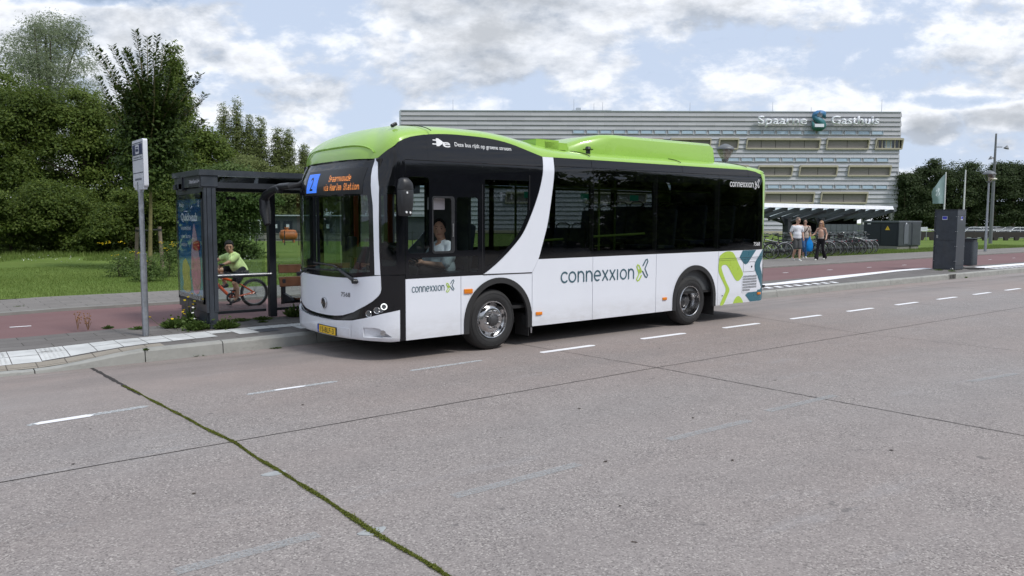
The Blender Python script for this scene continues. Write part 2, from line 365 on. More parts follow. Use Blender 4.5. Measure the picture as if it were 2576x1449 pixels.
M_weed=leafmat('weed_leaves',(.05,.09,.018),(.08,.13,.028),(.12,.18,.045),.3)
M_yellow=leafmat('yellow_petals',(.75,.5,.01),(.85,.62,.02),(.9,.7,.05),.2); M_whitefl=leafmat('white_petals',(.75,.75,.7),(.8,.8,.78),(.9,.9,.85),.2)

# ---------------------------------------------------------------- ground, road, kerb, paving
def ky(x): return 10.32 if x<1 else float(np.interp(x,[1,2.3,5,15.5,19,25,40,80],[10.30,10.34,10.55,10.66,10.76,10.86,10.93,11.05]))
def ramp_h(x): 
    t=min(1,max(0,(x-1.15)/1.35)); return t*t*(3-2*t)
def hz(x,y):
    r=ramp_h(x); low=.035+.105*min(1,max(0,(y-10.40)/.75)); return .16*r+low*(1-r)
XS=sorted(set([-60,-30,-15,-8,-4,-2]+[round(-1+.25*i,3) for i in range(0,26)]+[6,7,8,9,10,12,14,16,18,20,23,26,30,35,40,50,60,80,120]))
def sheet(name,xs,yfs,zf,mat,kind='structure'):
    mb=MB(); rows=[[mb.b.verts.new((x,yf(x),zf(x,yf(x)))) for x in xs] for yf in yfs]
    for j in range(len(rows)-1):
        for i in range(len(xs)-1): mb.b.faces.new((rows[j][i],rows[j][i+1],rows[j+1][i+1],rows[j+1][i]))
    return tag(mb.build(name,mat),kind=kind)
mb=MB(); mb.quad((-900,-900,-.03),(1500,-900,-.03),(1500,1500,-.03),(-900,1500,-.03)); tag(mb.build('ground',M_grass),kind='structure')
sheet('road',XS,[lambda x:-30,lambda x:-10,lambda x:0,lambda x:ky(x)+.03],lambda x,y:0.0,M_road)
# kerb stones: vertical face with a rounded arris, flat top, joints between stones
mb=MB(); joints=[2.33,3.30,4.66]+[4.66+1.27*i for i in range(1,9)]+[16.2+1.88*i for i in range(0,60)]
ed=[-60,-40,-20,-10,-5,-2,-1,0,.8,1.15]+joints
for i in range(len(ed)-1):
    x0,x1=ed[i]+.006,ed[i+1]-.006; n=8 if x0<2.4 else 2
    for q in range(n):
        a=x0+(x1-x0)*q/n; c=x0+(x1-x0)*(q+1)/n
        def prof(x):
            h=hz(x,ky(x)+.1)*(1 if x>1 else 1)+.002; y=ky(x); h=max(.022,h) 
            return [(x,y,-.02),(x,y+.012,h-.03*min(1,h/.16)),(x,y+.045,h),(x,y+.13,h+.003),(x,y+.13,-.02)]
        mb._f(prof(a)+prof(c),[(0,1,6,5),(1,2,7,6),(2,3,8,7),(3,4,9,8)]+([(0,4,3,2,1)] if q==0 else [])+([(5,6,7,8,9)] if q==n-1 else []))
tag(mb.build('kerb',M_kerb,fix=False),kind='structure')
sheet('platform_pavement',XS,[lambda x:ky(x)+.132]+[(lambda q:(lambda x:ky(x)+.132+(12.62-ky(x)-.172)*q))(q) for q in (.15,.3,.5,.75,1)],lambda x,y:hz(x,y)-.001,M_slab)
def cyn(x): return 12.64 if x<6 else 12.64+min(.25,(x-6)*.012)
def cyf(x): return 15.78+max(0,min(.95,(x-1)*.022))
def gr0(x): return float(np.interp(x,[-60,4,12,25,40,60],[18.5,18.55,18.8,19.7,20.0,20.0]))
def hz2(x,y): return hz(x,12.6)-.02
sheet('cycle_path',XS,[lambda x:12.60,cyn,cyf],lambda x,y:hz2(x,y)-(0 if y>12.62 else .0),M_cyc)
sheet('cycle_path_edging',XS,[lambda x:cyf(x)-.02,lambda x:cyf(x)-.019,lambda x:cyf(x)+.16,lambda x:cyf(x)+.161],lambda x,y:hz2(x,y)+(.0 if (y<cyf(x)-.0195 or y>cyf(x)+.1605) else .05),M_conc)
sheet('far_pavement',XS,[lambda x:cyf(x)+.16,lambda x:gr0(x)+.04],lambda x,y:hz2(x,y)+.03,M_slab2)
gl=[lambda x:gr0(x)]+[(lambda k:(lambda x:gr0(x)+k))(k) for k in (1,3,6,12,25,60,140)]
sheet('grass_verge',XS,gl,lambda x,y:.165+.10*noise.noise(Vector((x*.12,y*.12,0)))*min(1,(y-gr0(x))/3) ,M_grass)
# buff pavers at the dropped kerb and the white tile strip
sheet('buff_paver_strip',[-60,-20,-5,-1,0,.5,.9,1.2,1.5,1.8,2.1,2.35,2.6],[lambda x:ky(x)+.131,lambda x:10.655+max(0,(x-1.3))*.07],lambda x,y:hz(x,y)+.004,M_buff)
def strip_y(x): return 10.66+.0*x if x<1.1 else 10.66+(x-1.1)*.10 if x<4 else 10.95
wt=MB(); x=-6.0; k=0
while x<6.4:
    for row in range(2):
        y0=(10.66 if x<1 else min(10.66+(x-1)*.10,10.98))+row*.303; z=hz(x+.15,y0+.15)+.005
        wt.mi=0
        if x>3.35 and row==0 and k%3==0: wt.mi=1
        if x>3.35 and row==0 and k%3==1: wt.mi=2
        dz=random.uniform(-.0012,.0012)
        pts=[(x+.003,y0+.003),(x+.297,y0+.003+.297*.1*(1 if 1<x<4.2 else 0)),(x+.297,y0+.297+.297*.1*(1 if 1<x<4.2 else 0)),(x+.003,y0+.297)]
        if wt.mi<2: wt._f([(px_,py_,hz(px_,py_)+.005+dz) for px_,py_ in pts],[(0,1,2,3)])
        wt.mi=0
        if x<1.6 and k%2==0 or x>3.9:   # raised studs or bars of the tactile tiles
            for j in range(5):
                for i in range(5 if x<1.6 else 1):
                    if x<1.6: cx,cy=x+.05+i*.05,y0+.05+j*.05; wt.box((cx,cy,hz(cx,cy)+.007),(.02,.02,.005))
                    elif row==1: wt.box((x+.05+j*.05,y0+.15,hz(x,y0)+.008),(.022,.26,.005))
    x+=.303; k+=1
tag(wt.build('white_tile_strip',[M_white_tile,M_dark_tile,M_slab]),kind='structure')
# painted white band and hatching on the platform further along the stop
b=filled([[(17.0,11.62),(18.0,11.60),(19.8,11.70),(22.9,12.14),(25.6,12.50),(28.4,12.60),(28.4,12.95),(26.5,12.90),(21.0,12.42),(17.9,11.98),(15,11.9),(8,11.6),(8,11.3),(15,11.5)]]); mapbm(b,lambda x,y,z:(x,y,hz(x,y)+.005))
tag(bm_obj('painted_platform_band',b,M_paint),kind='structure')
hb=MB()
for i in range(9): x=16.0+i*.42; hb.quad((x,11.05,.165),(x+.2,11.05,.165),(x+.36,11.34,.165),(x+.16,11.34,.165))
for i in range(30): x=29.9+i*.42; hb.quad((x,11.12,.165),(x+.2,11.12,.165),(x+.45,11.5,.165),(x+.25,11.5,.165))
hb.quad((29.8,11.6,.165),(60,11.7,.165),(60,12.25,.165),(30.6,12.15,.165))
tag(hb.build('painted_hatching',M_paint,fix=False),kind='structure')
# cycle path centre dashes
cd=MB()
for x in [1.40+2.61*i for i in range(-3,22)]: 
    y=13.97+min(.45,max(0,(x-1)*.021)); L=.15 if x>5 else .14; z=hz2(x,y)+.005; cd.quad((x-L,y-.035,z),(x+L,y-.035,z),(x+L,y+.035,z),(x-L,y+.035,z))
tag(cd.build('cycle_path_dashes',M_paint,fix=False),kind='structure')
# lane dashes: fresh ones, worn ones and the ghosts of an older line
def dash(mb,x0,x1,y0,y1,w=.055,z=.004):
    mb._f([(x0,y0-w,z),(x1,y1-w,z),(x1+.04,y1+w*.2,z),(x1-.02,y1+w,z),(x0+.03,y0+w,z),(x0-.02,y0,z)],[(0,1,2,3,4,5)])
dm=MB(); ly=lambda x:7.77+.030*x if x<8 else 8.0+.0145*(x-8)
for x in [6.70+1.995*i for i in range(0,24)]: dash(dm,x,x+.98,ly(x),ly(x+.98))
dash(dm,.86,1.27,7.745,7.79,.05); dash(dm,3.0,3.3,7.825,7.84,.03)
tag(dm.build('lane_dashes',M_paint,fix=False),kind='structure')
dw=MB()
dash(dw,.80,1.75,7.74,7.86,.045,.0036); dash(dw,2.70,3.68,7.80,7.86,.04,.0036); dash(dw,4.66,5.7,7.91,7.97,.04,.0036); dash(dw,-1.2,-.3,7.70,7.74,.045,.0036)
tag(dw.build('worn_lane_dashes',M_paintworn,fix=False),kind='structure')
gh=MB()
for (ax,ay),(bx,by) in [((1140,1250),(1455,1168)),((1680,1107),(1885,1058)),((440,1440),(800,1345)),((1930,1035),(2100,995)),((2440,960),(2560,940))]:
    a=gnd(ax,ay); c=gnd(bx,by); d=(c-a).normalized(); n_=Vector((-d.y,d.x,0))*.045; zz=Vector((0,0,.0038)); gh.quad(a-n_+zz,c-n_+zz,c+n_+zz,a+n_+zz)
tag(gh.build('ghost_lane_marks',M_ghost,fix=False),kind='structure')
# expansion joints in the concrete carriageway
jt=MB()
def wig(p,q,w,n=60,amp=.006,z=.003):
    p=Vector(p);q=Vector(q); d=(q-p).normalized(); nn=Vector((-d.y,d.x,0)); pts=[]
    for i in range(n+1):
        t=i/n; c=p.lerp(q,t)+nn*amp*noise.noise(Vector((t*n*.4,p.x,p.y))); ww=w*(1+.6*noise.noise(Vector((t*n*.7,3,p.y)))); pts.append((c-nn*ww,c+nn*ww))
    for i in range(n): (a,b_),(c,d_)=pts[i],pts[i+1]; jt._f([(v.x,v.y,z) for v in (a,c,d_,b_)],[(0,1,2,3)])
wig((-6,5.95,0),(.46,6.14,0),.006); wig((.46,6.14,0),(7.12,6.31,0),.006); wig((7.12,6.31,0),(11.7,6.33,0),.005); wig((11.7,6.33,0),(40,6.35,0),.005,120)
wig((6.78,ky(7),0),(7.12,6.31,0),.005); wig((7.12,6.31,0),(7.18,4.0,0),.006); wig((7.18,4.0,0),(7.4,-1,0),.006)
wig((12.8,ky(12),0),(11.95,6.31,0),.004); wig((11.95,6.31,0),(12.2,1,0),.004); wig((1.73,10.31,0),(1.84,8.4,0),.022,40,.01)
for x in (17.1,22.2,27.3,32.4): wig((x+.3,ky(x),0),(x,0,0),.004)
tag(jt.build('carriageway_joints',M_tar,fix=False),kind='structure')
# moss grown in the open joint
path=[(1.80,9.0),(1.84,8.45),(1.93,7.2),(2.005,6.13),(2.02,5.3),(2.035,4.51),(2.03,4.1),(2.03,3.87),(2.05,3.4),(2.05,3.17),(2.06,2.4)]
py=np.array([p[1] for p in path])[::-1]; pxx=np.array([p[0] for p in path])[::-1]
nM=26000; yy=RNG.uniform(2.4,9.0,nM); wv=np.array([.02+.020*noise.noise(Vector((y*2.1,4.2,0)))+.006*noise.noise(Vector((y*9,1.2,0))) for y in yy]); wv=np.clip(wv+np.array([.012*noise.noise(Vector((y*5.3,7.7,2))) for y in yy]),.004,.05)*np.interp(yy,[2.4,5,8.2,9],[.72,.68,.58,.2])
cx=np.interp(yy,py,pxx)+np.array([.012*noise.noise(Vector((y*1.7,9,0))) for y in yy])+RNG.normal(0,.55,nM)*wv
def leaves(P,s,flat=0.0,ratio=.5,rng=RNG,mi=None,nrm=None):
    """small leaf quads at points P; s size array; nrm: the way each leaf roughly faces"""
    n=len(P); a=rng.normal(size=(n,3))
    if nrm is not None: nn=nrm+rng.normal(size=(n,3))*.42; nn/=np.linalg.norm(nn,axis=1)[:,None]+1e-9; a-=nn*(a*nn).sum(1)[:,None]; flat=0
    a[:,2]*=(1-flat); a/=np.linalg.norm(a,axis=1)[:,None]+1e-9
    r=rng.normal(size=(n,3)) if nrm is None else nn; b=np.cross(a,r); b/=np.linalg.norm(b,axis=1)[:,None]+1e-9
    if flat>0:
        b[:,2]*=(1-flat); b/=np.linalg.norm(b,axis=1)[:,None]+1e-9
    s=np.asarray(s)[:,None]*np.ones((n,1)); a=a*s*.5; b=b*s*ratio*.5
    V=np.stack([P-a,P+b,P+a,P-b],1).reshape(-1,3); F=np.arange(4*n).reshape(-1,4); return V,F
V_,F_=leaves(np.stack([cx,yy,.004+RNG.random(nM)*.014*np.clip(wv/.03,0,1)],1),RNG.uniform(.007,.016,nM))
mo=np_mesh('moss',V_,F_,M_moss); tag(mo,'green moss growing along the open joint in the road','moss',kind='stuff')
mb=MB()
for (ux,uy,s) in ((690,1192,.085),(938,1338,.085)):
    g=gnd(ux,uy); mb.prism([(g.x+math.cos(t)*s*(1+.2*math.sin(3*t)),g.y+.55*s*math.sin(t)) for t in [i*.5236 for i in range(12)]],-.01,.0045)
tag(mb.build('cement_patches',pm('cement_patch',(.33,.345,.35),.8,var=.15,scale=20)),kind='structure')
# ---------------------------------------------------------------- the bus
YAW=R(.8); BO=Vector((6.33,8.52,0)); TW=2.55
def buswhite():
    b=NB('white_bus_paint'); c=b.n('ShaderNodeTexCoord').outputs['Object']; s=b.n('ShaderNodeSeparateXYZ'); b.l(c,s.inputs[0]); f=b.noise(1.5,4,.6,vec=c)
    col=b.mix(b.mr(f,.3,.7),(.76,.79,.86),(.79,.82,.89)); m=b.n('ShaderNodeMath',operation='MULTIPLY'); b.l(b.mr(s.outputs[2],.62,.24,0,1),m.inputs[0]); b.l(b.mr(b.noise(5,6,.7,vec=c,stretch=(.5,1,1.6)),.35,.75,.1,.55),m.inputs[1])
    col=b.mix(m.outputs[0],col,(.36,.34,.31)); col=b.mix(b.mr(b.noise(9,5,.7,vec=c,stretch=(1.5,1,.12)),.62,.8,0,.10),col,(.35,.34,.33)); return b.out(col,.28,coat=.5)
M_wpaint=buswhite(); M_green=pm('lime_green_paint',(.315,.535,.085),.3,var=.03,scale=1.5,coat=.5,dirt=.03)
M_bblack=pm('black_bus_gloss',(.006,.0065,.009),.05,var=.1,coat=.0,spec=.5); M_rubber=pm('black_rubber',(.022,.022,.023),.75,var=.2,scale=30,bump=.2)
M_plas=pm('black_plastic',(.02,.021,.024),.42,var=.2); M_under=pm('underframe',(.012,.012,.013),.85)
M_chrome=pm('polished_alloy',(.52,.52,.53),.24,1,var=.3,scale=9,dirt=.35); M_hub=pm('hub_grey',(.10,.10,.105),.5,.6,scale=20); M_steel=pm('brushed_steel',(.52,.53,.55),.32,1,scale=25)
M_wsglass=glass('windshield_glass',(.62,.72,.70),.07); M_sglass=glass('dark_side_glass',(.20,.22,.235),.05); M_dglass=glass('driver_window_glass',(.40,.46,.46),.05); M_far=glass('far_side_glass',(.55,.60,.60),.05)
M_amber=pm('amber_lens',(.75,.22,.01),.2,coat=.5); M_teal=pm('teal_livery',(.028,.135,.185),.3,coat=.5,var=.03); M_lime2=pm('lime_livery',(.42,.60,.07),.3,coat=.5,var=.03)
M_int=pm('grey_interior',(.10,.11,.12),.7); M_seat=pm('dark_blue_seat_fabric',(.03,.04,.06),.8,var=.3,scale=40); M_pole=pm('lime_handrail',(.30,.48,.07),.35); M_redpost=pm('red_door_post',(.42,.06,.03),.5)
M_plate=pm('yellow_plate',(.80,.52,.03),.5); M_ink=pm('black_ink',(.01,.01,.012),.5); M_blue=pm('blue_plate_band',(.02,.07,.45),.5); M_wdecal=pm('white_decal',(.78,.79,.8),.4); M_joint=pm('panel_gap',(.02,.02,.022),.8)
bus=empty('city_bus',BO,YAW,'white, black and lime green single-deck city bus pulling out from the stop, showing line 2','bus')
def sh(u): return .006*u
UC,AA,NN,MM=-1.40,.50,3.4,1.7
_t=np.sin(np.linspace(-math.pi/2,math.pi/2,1201)); FWt=1.275-1.275*_t; FUt=UC-AA*(1-np.abs(_t)**NN)**(1/MM)
FWt=np.concatenate([[2.55],FWt,[0]]); FUt=np.concatenate([[.6],FUt,[.6]]); _s=np.concatenate([[0],np.cumsum(np.hypot(np.diff(FWt),np.diff(FUt)))]); _s-=_s[-1]/2
SC=1.4893   # arc length at which the front ends and the side (u=-1.40) begins
def fpos(S): return float(np.interp(S,_s,FUt)),float(np.interp(S,_s,FWt))
def lean(z): return .10*max(0,(z-2.1)/.35)**2 if z<2.5 else .10*((2.5-2.1)/.35)**2
def front(S,z,off=0):
    u,w=fpos(S); u1,w1=fpos(S-.01); u2,w2=fpos(S+.01); tu,tw=u2-u1,w2-w1; L=math.hypot(tu,tw)+1e-9; nu,nw=-(-tw)/L*-1,-tu/L   # outward normal
    nu,nw=(tw/L,-tu/L)
    if nu*(u-1.0)+nw*(w-1.275)<0: nu,nw=-nu,-nw
    k=max(0,min(1,(1.42-abs(S))/.45))
    return (u+lean(z)*k+nu*off,w+nw*off,z+sh(u))
def side(u,z,off=0,far=False):
    tum=.085*max(0,(z-2.45)/.45)**1.3 if z>2.45 else 0
    if u>6.15:
        a=min((u-6.15)/.25,math.pi/2); uu=6.15+(.25+off)*math.sin(a); w=.25-(.25+off)*math.cos(a)+tum
    elif u<-1.40: return front(SC+(u+1.40) if not far else -(SC+(u+1.40)),z,off)
    else: uu=u; w=-off+tum
    if far: w=TW-w
    return (uu,w,z+sh(uu))
XG=[-1.4,-1.3,6.15,6.2,6.25,6.3,6.35,6.4,6.45,6.5]; ZG=[2.45,2.55,2.62,2.7,2.78,2.84]
def orient(b,t=0):
    b.normal_update()
    for f in b.faces:
        c=f.calc_center_median()
        if f.normal.dot(c-Vector((max(-.6,min(5.9,c.x)),1.275,c.z)))<0: f.normal_flip()
    b.normal_update()
    if t: thicken(b,t)
def sidepanel(name,loops,mat,off=0,thick=.012,far=False,par=None,grid=True):
    b=filled(loops)
    if grid: cutgrid(b,XG,ZG)
    bmesh.ops.triangulate(b,faces=[f for f in b.faces if len(f.verts)>4]); mapbm(b,lambda x,y,z:side(x,y,off,far))
    orient(b,thick)
    return bm_obj(name,b,mat,par or bus,40)
def frontpanel(name,loops,mat,off=0,thick=.012,par=None,flip=False,step=.05):
    b=filled(loops); cutgrid(b,[i*step for i in range(-30,31)],[2.1,2.2,2.3,2.4,2.5])
    bmesh.ops.triangulate(b,faces=[f for f in b.faces if len(f.verts)>4]); mapbm(b,lambda x,y,z:front(x,y,off))
    orient(b,thick)
    return bm_obj(name,b,mat,par or bus,40)
def arc(cx,cz,r,a0,a1,n=24): return [(cx+r*math.cos(R(a0+(a1-a0)*i/n)),cz+r*math.sin(R(a0+(a1-a0)*i/n))) for i in range(n+1)]
A1=(.075,.41); RO,RI=.578,.495; A2=(4.265,.43)
def archcut(c,r,zb=.265): return [(c[0]+r,zb)]+arc(c[0],c[1],r,0,180,28)+[(c[0]-r,zb)]
G=.004
def rect(x0,z0,x1,z1): return [(x0+G,z0),(x1-G,z0),(x1-G,z1),(x0+G,z1)]
ZB=.268; ZW=1.212
for far in (False,True):
    sidepanel('side_panel',[rect(-1.39,ZB,-.55,1.035)],M_wpaint,0,far=far)
    sidepanel('side_panel',[[(-.55+G,ZB)]+archcut(A1,RO,ZB)[::-1]+[(.665,ZB),(.665,1.025),(-.55+G,1.035)]],M_wpaint,0,far=far)
    sidepanel('side_panel',[[(.673,ZB),(1.856-G,ZB),(1.856-G,ZW),(.785,ZW),(.673,1.03)]],M_wpaint,0,far=far)
    sidepanel('side_panel',[rect(1.856,ZB,3.282,ZW)],M_wpaint,0,far=far)
    sidepanel('side_panel',[[(3.282+G,ZB)]+archcut(A2,RO-.012,ZB)[::-1]+[(4.90-G,ZB),(4.90-G,ZW),(3.282+G,ZW)]],M_wpaint,0,far=far)
    sidepanel('rear_corner_panel',[[(4.90+G,ZB),(6.2,ZB),(6.40,.33),(6.54,.45),(6.54,ZW),(4.90+G,ZW)]],M_wpaint,0,far=far)
    for c,ro in ((A1,RO),(A2,RO-.012)):
        sidepanel('wheel_arch_trim',[[(c[0]+ro,ZB-.005)]+arc(*c,ro,0,180,28)+[(c[0]-ro,ZB-.005),(c[0]-ro+.075,ZB-.005)]+arc(*c,ro-.075,180,0,28)+[(c[0]+ro-.075,ZB-.005)]],M_rubber,.018,.04,far=far)
# white swoosh
inner=[(.87,2.648),(.862,2.5),(.84,2.34),(.77,2.11),(.65,1.84),(.5,1.58),(.32,1.395),(.09,1.21),(-.12,1.075),(-.19,1.043)]
def smooth2(pts,n=4):
    out=[]
    for i in range(len(pts)-1):
        p0=pts[max(i-1,0)];p1=pts[i];p2=pts[i+1];p3=pts[min(i+2,len(pts)-1)]
        for k in range(n):
            t=k/n; out.append(tuple(.5*((2*p1[j])+(-p0[j]+p2[j])*t+(2*p0[j]-5*p1[j]+4*p2[j]-p3[j])*t*t+(-p0[j]+3*p1[j]-3*p2[j]+p3[j])*t**3) for j in (0,1)))
    return out+[pts[-1]]
inn=smooth2(inner); outer=smooth2([(.667,1.035),(.78,1.215),(.84,1.38),(.95,1.72),(1.03,2.15),(1.065,2.42),(1.07,2.648)])
for far in (False,True): sidepanel('swoosh_panel',[inn+outer],M_wpaint,.002,far=far)
# black fascia over the windows: arched at the front, shallow behind
arch=[(-1.52,2.66),(-1.46,2.72),(-1.40,2.745),(-1.32,2.785),(-1.1,2.832),(-.71,2.866),(-.24,2.862),(.03,2.845),(.32,2.80),(.61,2.722),(.79,2.672),(.868,2.65)]
archS=smooth2(arch,3)
for far in (False,True):
    sidepanel('black_fascia',[[(-1.04,2.512)]+[(-1.04,2.835)]+[p for p in archS if p[0]>-1.03]+[(.866,2.512)]],M_bblack,0,far=far)
    for x0,x1 in ((1.075,1.82),(1.82,3.90),(3.90,5.72)): sidepanel('black_fascia',[rect(x0,2.530,x1,2.646)],M_bblack,0,far=far)
    sidepanel('black_fascia',[[(5.72+G,2.53),(6.12,2.53),(6.12,2.575),(5.95,2.62),(5.72+G,2.645)]],M_bblack,0,far=far)
# side glazing behind the swoosh: four dark panes
x=lambda z:float(np.interp(z,[p[1] for p in outer],[p[0] for p in outer]))
panes=[[(.79,ZW+.004)]+[(p[0]+.006,p[1]) for p in outer if 1.22<p[1]<2.5]+[(1.078,2.524),(1.845,2.524),(1.845,ZW+.004)],rect(1.85,ZW+.004,3.265,2.524),rect(3.27,ZW+.004,4.87,2.524),[(4.879,ZW+.004),(6.235,ZW+.004),(6.15,2.40),(6.12,2.50),(6.05,2.524),(4.879,2.524)]]
for far in (False,True):
    for i,p in enumerate(panes): 
        g=sidepanel('side_window',[p],M_sglass if not far else M_far,-.002,0,far=far)
    for x0,x1,z0,z1 in ((1.80,1.90,ZW,2.52),(3.20,3.33,ZW,2.52),(4.79,4.97,ZW,2.52),(6.08,6.2,ZW,2.52),(.8,6.2,2.36,2.525),(.8,6.2,1.13,1.30)):
        sidepanel('window_pillar',[rect(x0,z0,x1,z1)],M_under,-.03,.02,far=far,grid=False)
    sidepanel('rear_pillar',[[(6.243,ZW),(6.54,ZW),(6.54,2.2),(6.42,2.5),(6.30,2.575),(6.12,2.62),(6.12,2.575),(6.16,2.45)]],M_green,0,far=far)
    sidepanel('inner_side_lining',[[(-1.38,.32),(-.6,.32),(-.6,1.0),(-1.38,1.0)]],M_under,-.03,.02,far=far,grid=False)
    sidepanel('inner_side_lining',[[(.69,.32),(3.65,.32),(3.65,1.2),(.69,1.2)]],M_under,-.03,.02,far=far,grid=False)
    sidepanel('inner_side_lining',[[(4.86,.32),(6.2,.32),(6.2,1.2),(4.86,1.2)]],M_under,-.03,.02,far=far,grid=False)
# rear wall
mb=MB(); mb.box((6.385,1.275,1.45+sh(6.4)),(.03,2.1,2.3)); mb.build('rear_wall',M_bblack,bus)
# driver's side glazing: one opaque black frame with the clear panes let into it
def rr(x0,z0,x1,z1,r=.035,n=4):
    o=[]
    for cx,cz,a in ((x1-r,z0+r,-90),(x1-r,z1-r,0),(x0+r,z1-r,90),(x0+r,z0+r,180)): o+=arc(cx,cz,r,a,a+90,n)
    return o
ip=[p for p in inn if p[1]<2.505]
band=[(-1.385,1.045),(-.20,1.045)]+[(p[0]-.006,p[1]+.002) for p in ip[::-1]]+[(.86,2.505),(-1.385,2.505)]
W1=rr(-1.345,1.355,-1.035,2.30); W2=rr(-.99,1.345,-.655,2.06); W3=rr(-.615,1.37,-.27,2.06); W4=rr(-1.34,1.085,-.265,1.295)
big=[(-.16,1.13),(.0,1.20),(.14,1.32),(.30,1.45),(.46,1.62),(.58,1.85),(.60,2.3),(-.16,2.3)]
for far in (False,): sidepanel('driver_window_frame',[band,W1,W2,W3,W4,big],M_bblack,0)
for nm,lp,mt in (('driver_window',W1,M_dglass),('driver_window',W3,M_dglass),('lower_window',W4,M_dglass),('side_window',big,M_sglass)): sidepanel(nm,[lp],mt,-.004,0,grid=False)
fr=sidepanel('sliding_window',[rr(-.995,1.34,-.65,2.07,.04),rr(-.975,1.37,-.70,2.045,.03)],M_plas,.006,.02,grid=False)
sidepanel('window_catch',[rect(-.695,1.55,-.67,1.72)],M_steel,.02,.01,par=fr,grid=False)
for x0 in (-.205,.608): sidepanel('window_joint',[rect(x0,1.06 if x0<0 else 1.9,x0+.014,2.49)],M_rubber,.003,.003,grid=False)
sidepanel('window_blind',[rr(-.985,1.90,-.72,2.055,.01)],pm('blind_fabric',(.55,.52,.55),.8),-.12,.004,grid=False)
# far side at the front: entrance door with glazed leaves and a red post
sidepanel('far_wall_panel',[[(-1.385,1.96+.36),(.86,2.32),(.86,2.51),(-1.385,2.51)]],M_bblack,0,far=True)
for u0,u1 in ((-1.385,-1.33),(-.78,-.72),(-.19,-.12),(.50,.56)): sidepanel('door_post',[[(u0,.35),(u1,.35),(u1,2.32),(u0,2.32)]],M_redpost if u0>-.8 and u0<0 else M_bblack,-.01,.05,far=True,grid=False)
for u0,u1 in ((-1.33,-.78),(-.72,-.19)): 
    dl=sidepanel('door_leaf',[rect(u0+.01,.40,u1-.01,2.30)],M_far,-.01,0,far=True,grid=False)
    sidepanel('door_frame',[rect(u0,.38,u1,2.32),rr(u0+.05,.46,u1-.05,2.25,.05)],M_bblack,0,.03,far=True,par=dl,grid=False)
sidepanel('far_wall_panel',[[(-.12,1.04),(.86,1.04),(.86,1.2),(-.12,1.2)]],M_bblack,0,far=True)
# ------------ front
def mir(pts): return [(-a,b) for a,b in pts[::-1]]
hood=[(0,.523),(.16,.525),(.36,.535),(.55,.556),(.766,.611),(.967,.702),(1.08,.765),(1.154,.828),(1.183,.87),(1.193,.911),(1.188,1.085)]
hoodtop=[(1.10,1.078),(.72,1.042),(.3,1.033),(0,1.031)]
hp=hood+hoodtop; frontpanel('front_hood',[mir(hoodtop[:-1])[::1]+[]+[(0,1.031)]][:0] or [mir([p for p in hood[1:]])+hood+hoodtop[:-1]+[(0,1.031)]+[(-a,b) for a,b in hoodtop[:-1][::-1]]],M_wpaint,.004)
bt=[(0,.474),(.364,.477),(.764,.508),(.964,.549),(1.218,.614),(1.423,.655)]
lowb=[(1.423,.262),(1.3,.256),(1.15,.266),(.77,.275),(.3,.262),(0,.26)]
def bump(S,z,off=0): 
    k=1-abs(S)/1.5; return front(S,z,off+.035*min(1,max(0,k*2.2)))
def bumper_obj(name,loops,mat,off=0,thick=.03,step=.05,par=None):
    b=filled(loops); cutgrid(b,[i*step for i in range(-30,31)],[.3,.4,.5]); bmesh.ops.triangulate(b,faces=[f for f in b.faces if len(f.verts)>4]); mapbm(b,lambda x,y,z:bump(x,y,off-.12*max(0,(.33-y)/.08)**2*.25))
    orient(b,thick)
    return bm_obj(name,b,mat,par or bus,40)
fogl=[(.957,.434),(1.10,.437),(1.17,.425),(1.325,.318),(1.15,.312),(.957,.312)]
for s_ in (1,-1):
    g=[(s_*a,b) for a,b in [(.768,.277)]+[(.768,.508),(.964,.549),(1.218,.614),(1.423,.655)]+lowb[:3]]
    bo=bumper_obj('bumper_corner',[g,[(s_*a,b) for a,b in fogl]],M_wpaint)
    b=filled([[(s_*a,b) for a,b in fogl]]); cutgrid(b,[s_*(.95+.05*i) for i in range(8)],[.36,.4])
    mapbm(b,lambda x,y,z:bump(x,y,-.02-.045*max(0,min(1,(abs(x)-1.0)/.2))*max(0,min(1,(1.33-abs(x))/.05)))); bm_obj('fog_light_recess',b,M_wpaint,bo,40)
    p=Vector(bump(s_*1.215,.375,-.02)); q=Vector(bump(s_*1.215,.375,.03)); mb=MB(); mb.cone(p,p+(q-p)*.5,.034,.034,14); mb.build('fog_light',M_chrome,bo,40)
g=[(-.768+G,.277)]+[(-a,b) for a,b in lowb[4:]][::1][:0]
bumper_obj('bumper_centre',[[(-.764,.275),(0,.258),(.764,.275),(.764,.507),(.364,.477),(0,.474),(-.364,.477),(-.764,.507)]],M_wpaint)
bumper_obj('bumper_inset',[[(-.30,.285),(.745,.292),(.74,.405),(-.285,.392)]],M_wpaint,.006,.01)
# black mask between hood, bumper and side with the lamps
mask=[(0,.480),(.364,.483),(.764,.514),(.964,.555),(1.218,.620),(1.423,.661),(1.423,ZB),(1.497,ZB),(1.497,1.04),(1.497,1.086),(1.196,1.086),(1.200,.909),(1.19,.868),(1.158,.82),(1.08,.757),(.967,.694),(.766,.603),(.55,.548),(.16,.517),(0,.515)]
frontpanel('headlamp_mask',[mask[:-1]+[(0,.515)]+[(-a,b) for a,b in mask[1:-1][::-1]]],M_bblack,-.004)
def lamp(S,z,r,par,name,mat,d=.02,ring=None):
    p=Vector(front(S,z,-.004)); q=Vector(front(S,z,.03)); n_=(q-p).normalized(); mb=MB(); mb.lathe([(0,.004),(r*.6,.010),(r*.9,.006),(r,.0)],p+n_*.006,n_,18); o=mb.build(name,mat,par,60)
    mb=MB(); mb.lathe([(r*.82,.008),(r,.014),(r*1.12,.008),(r*1.14,0)],p+n_*.006,n_,20); mb.build('lamp_ring',ring or M_chrome,o,60); return o
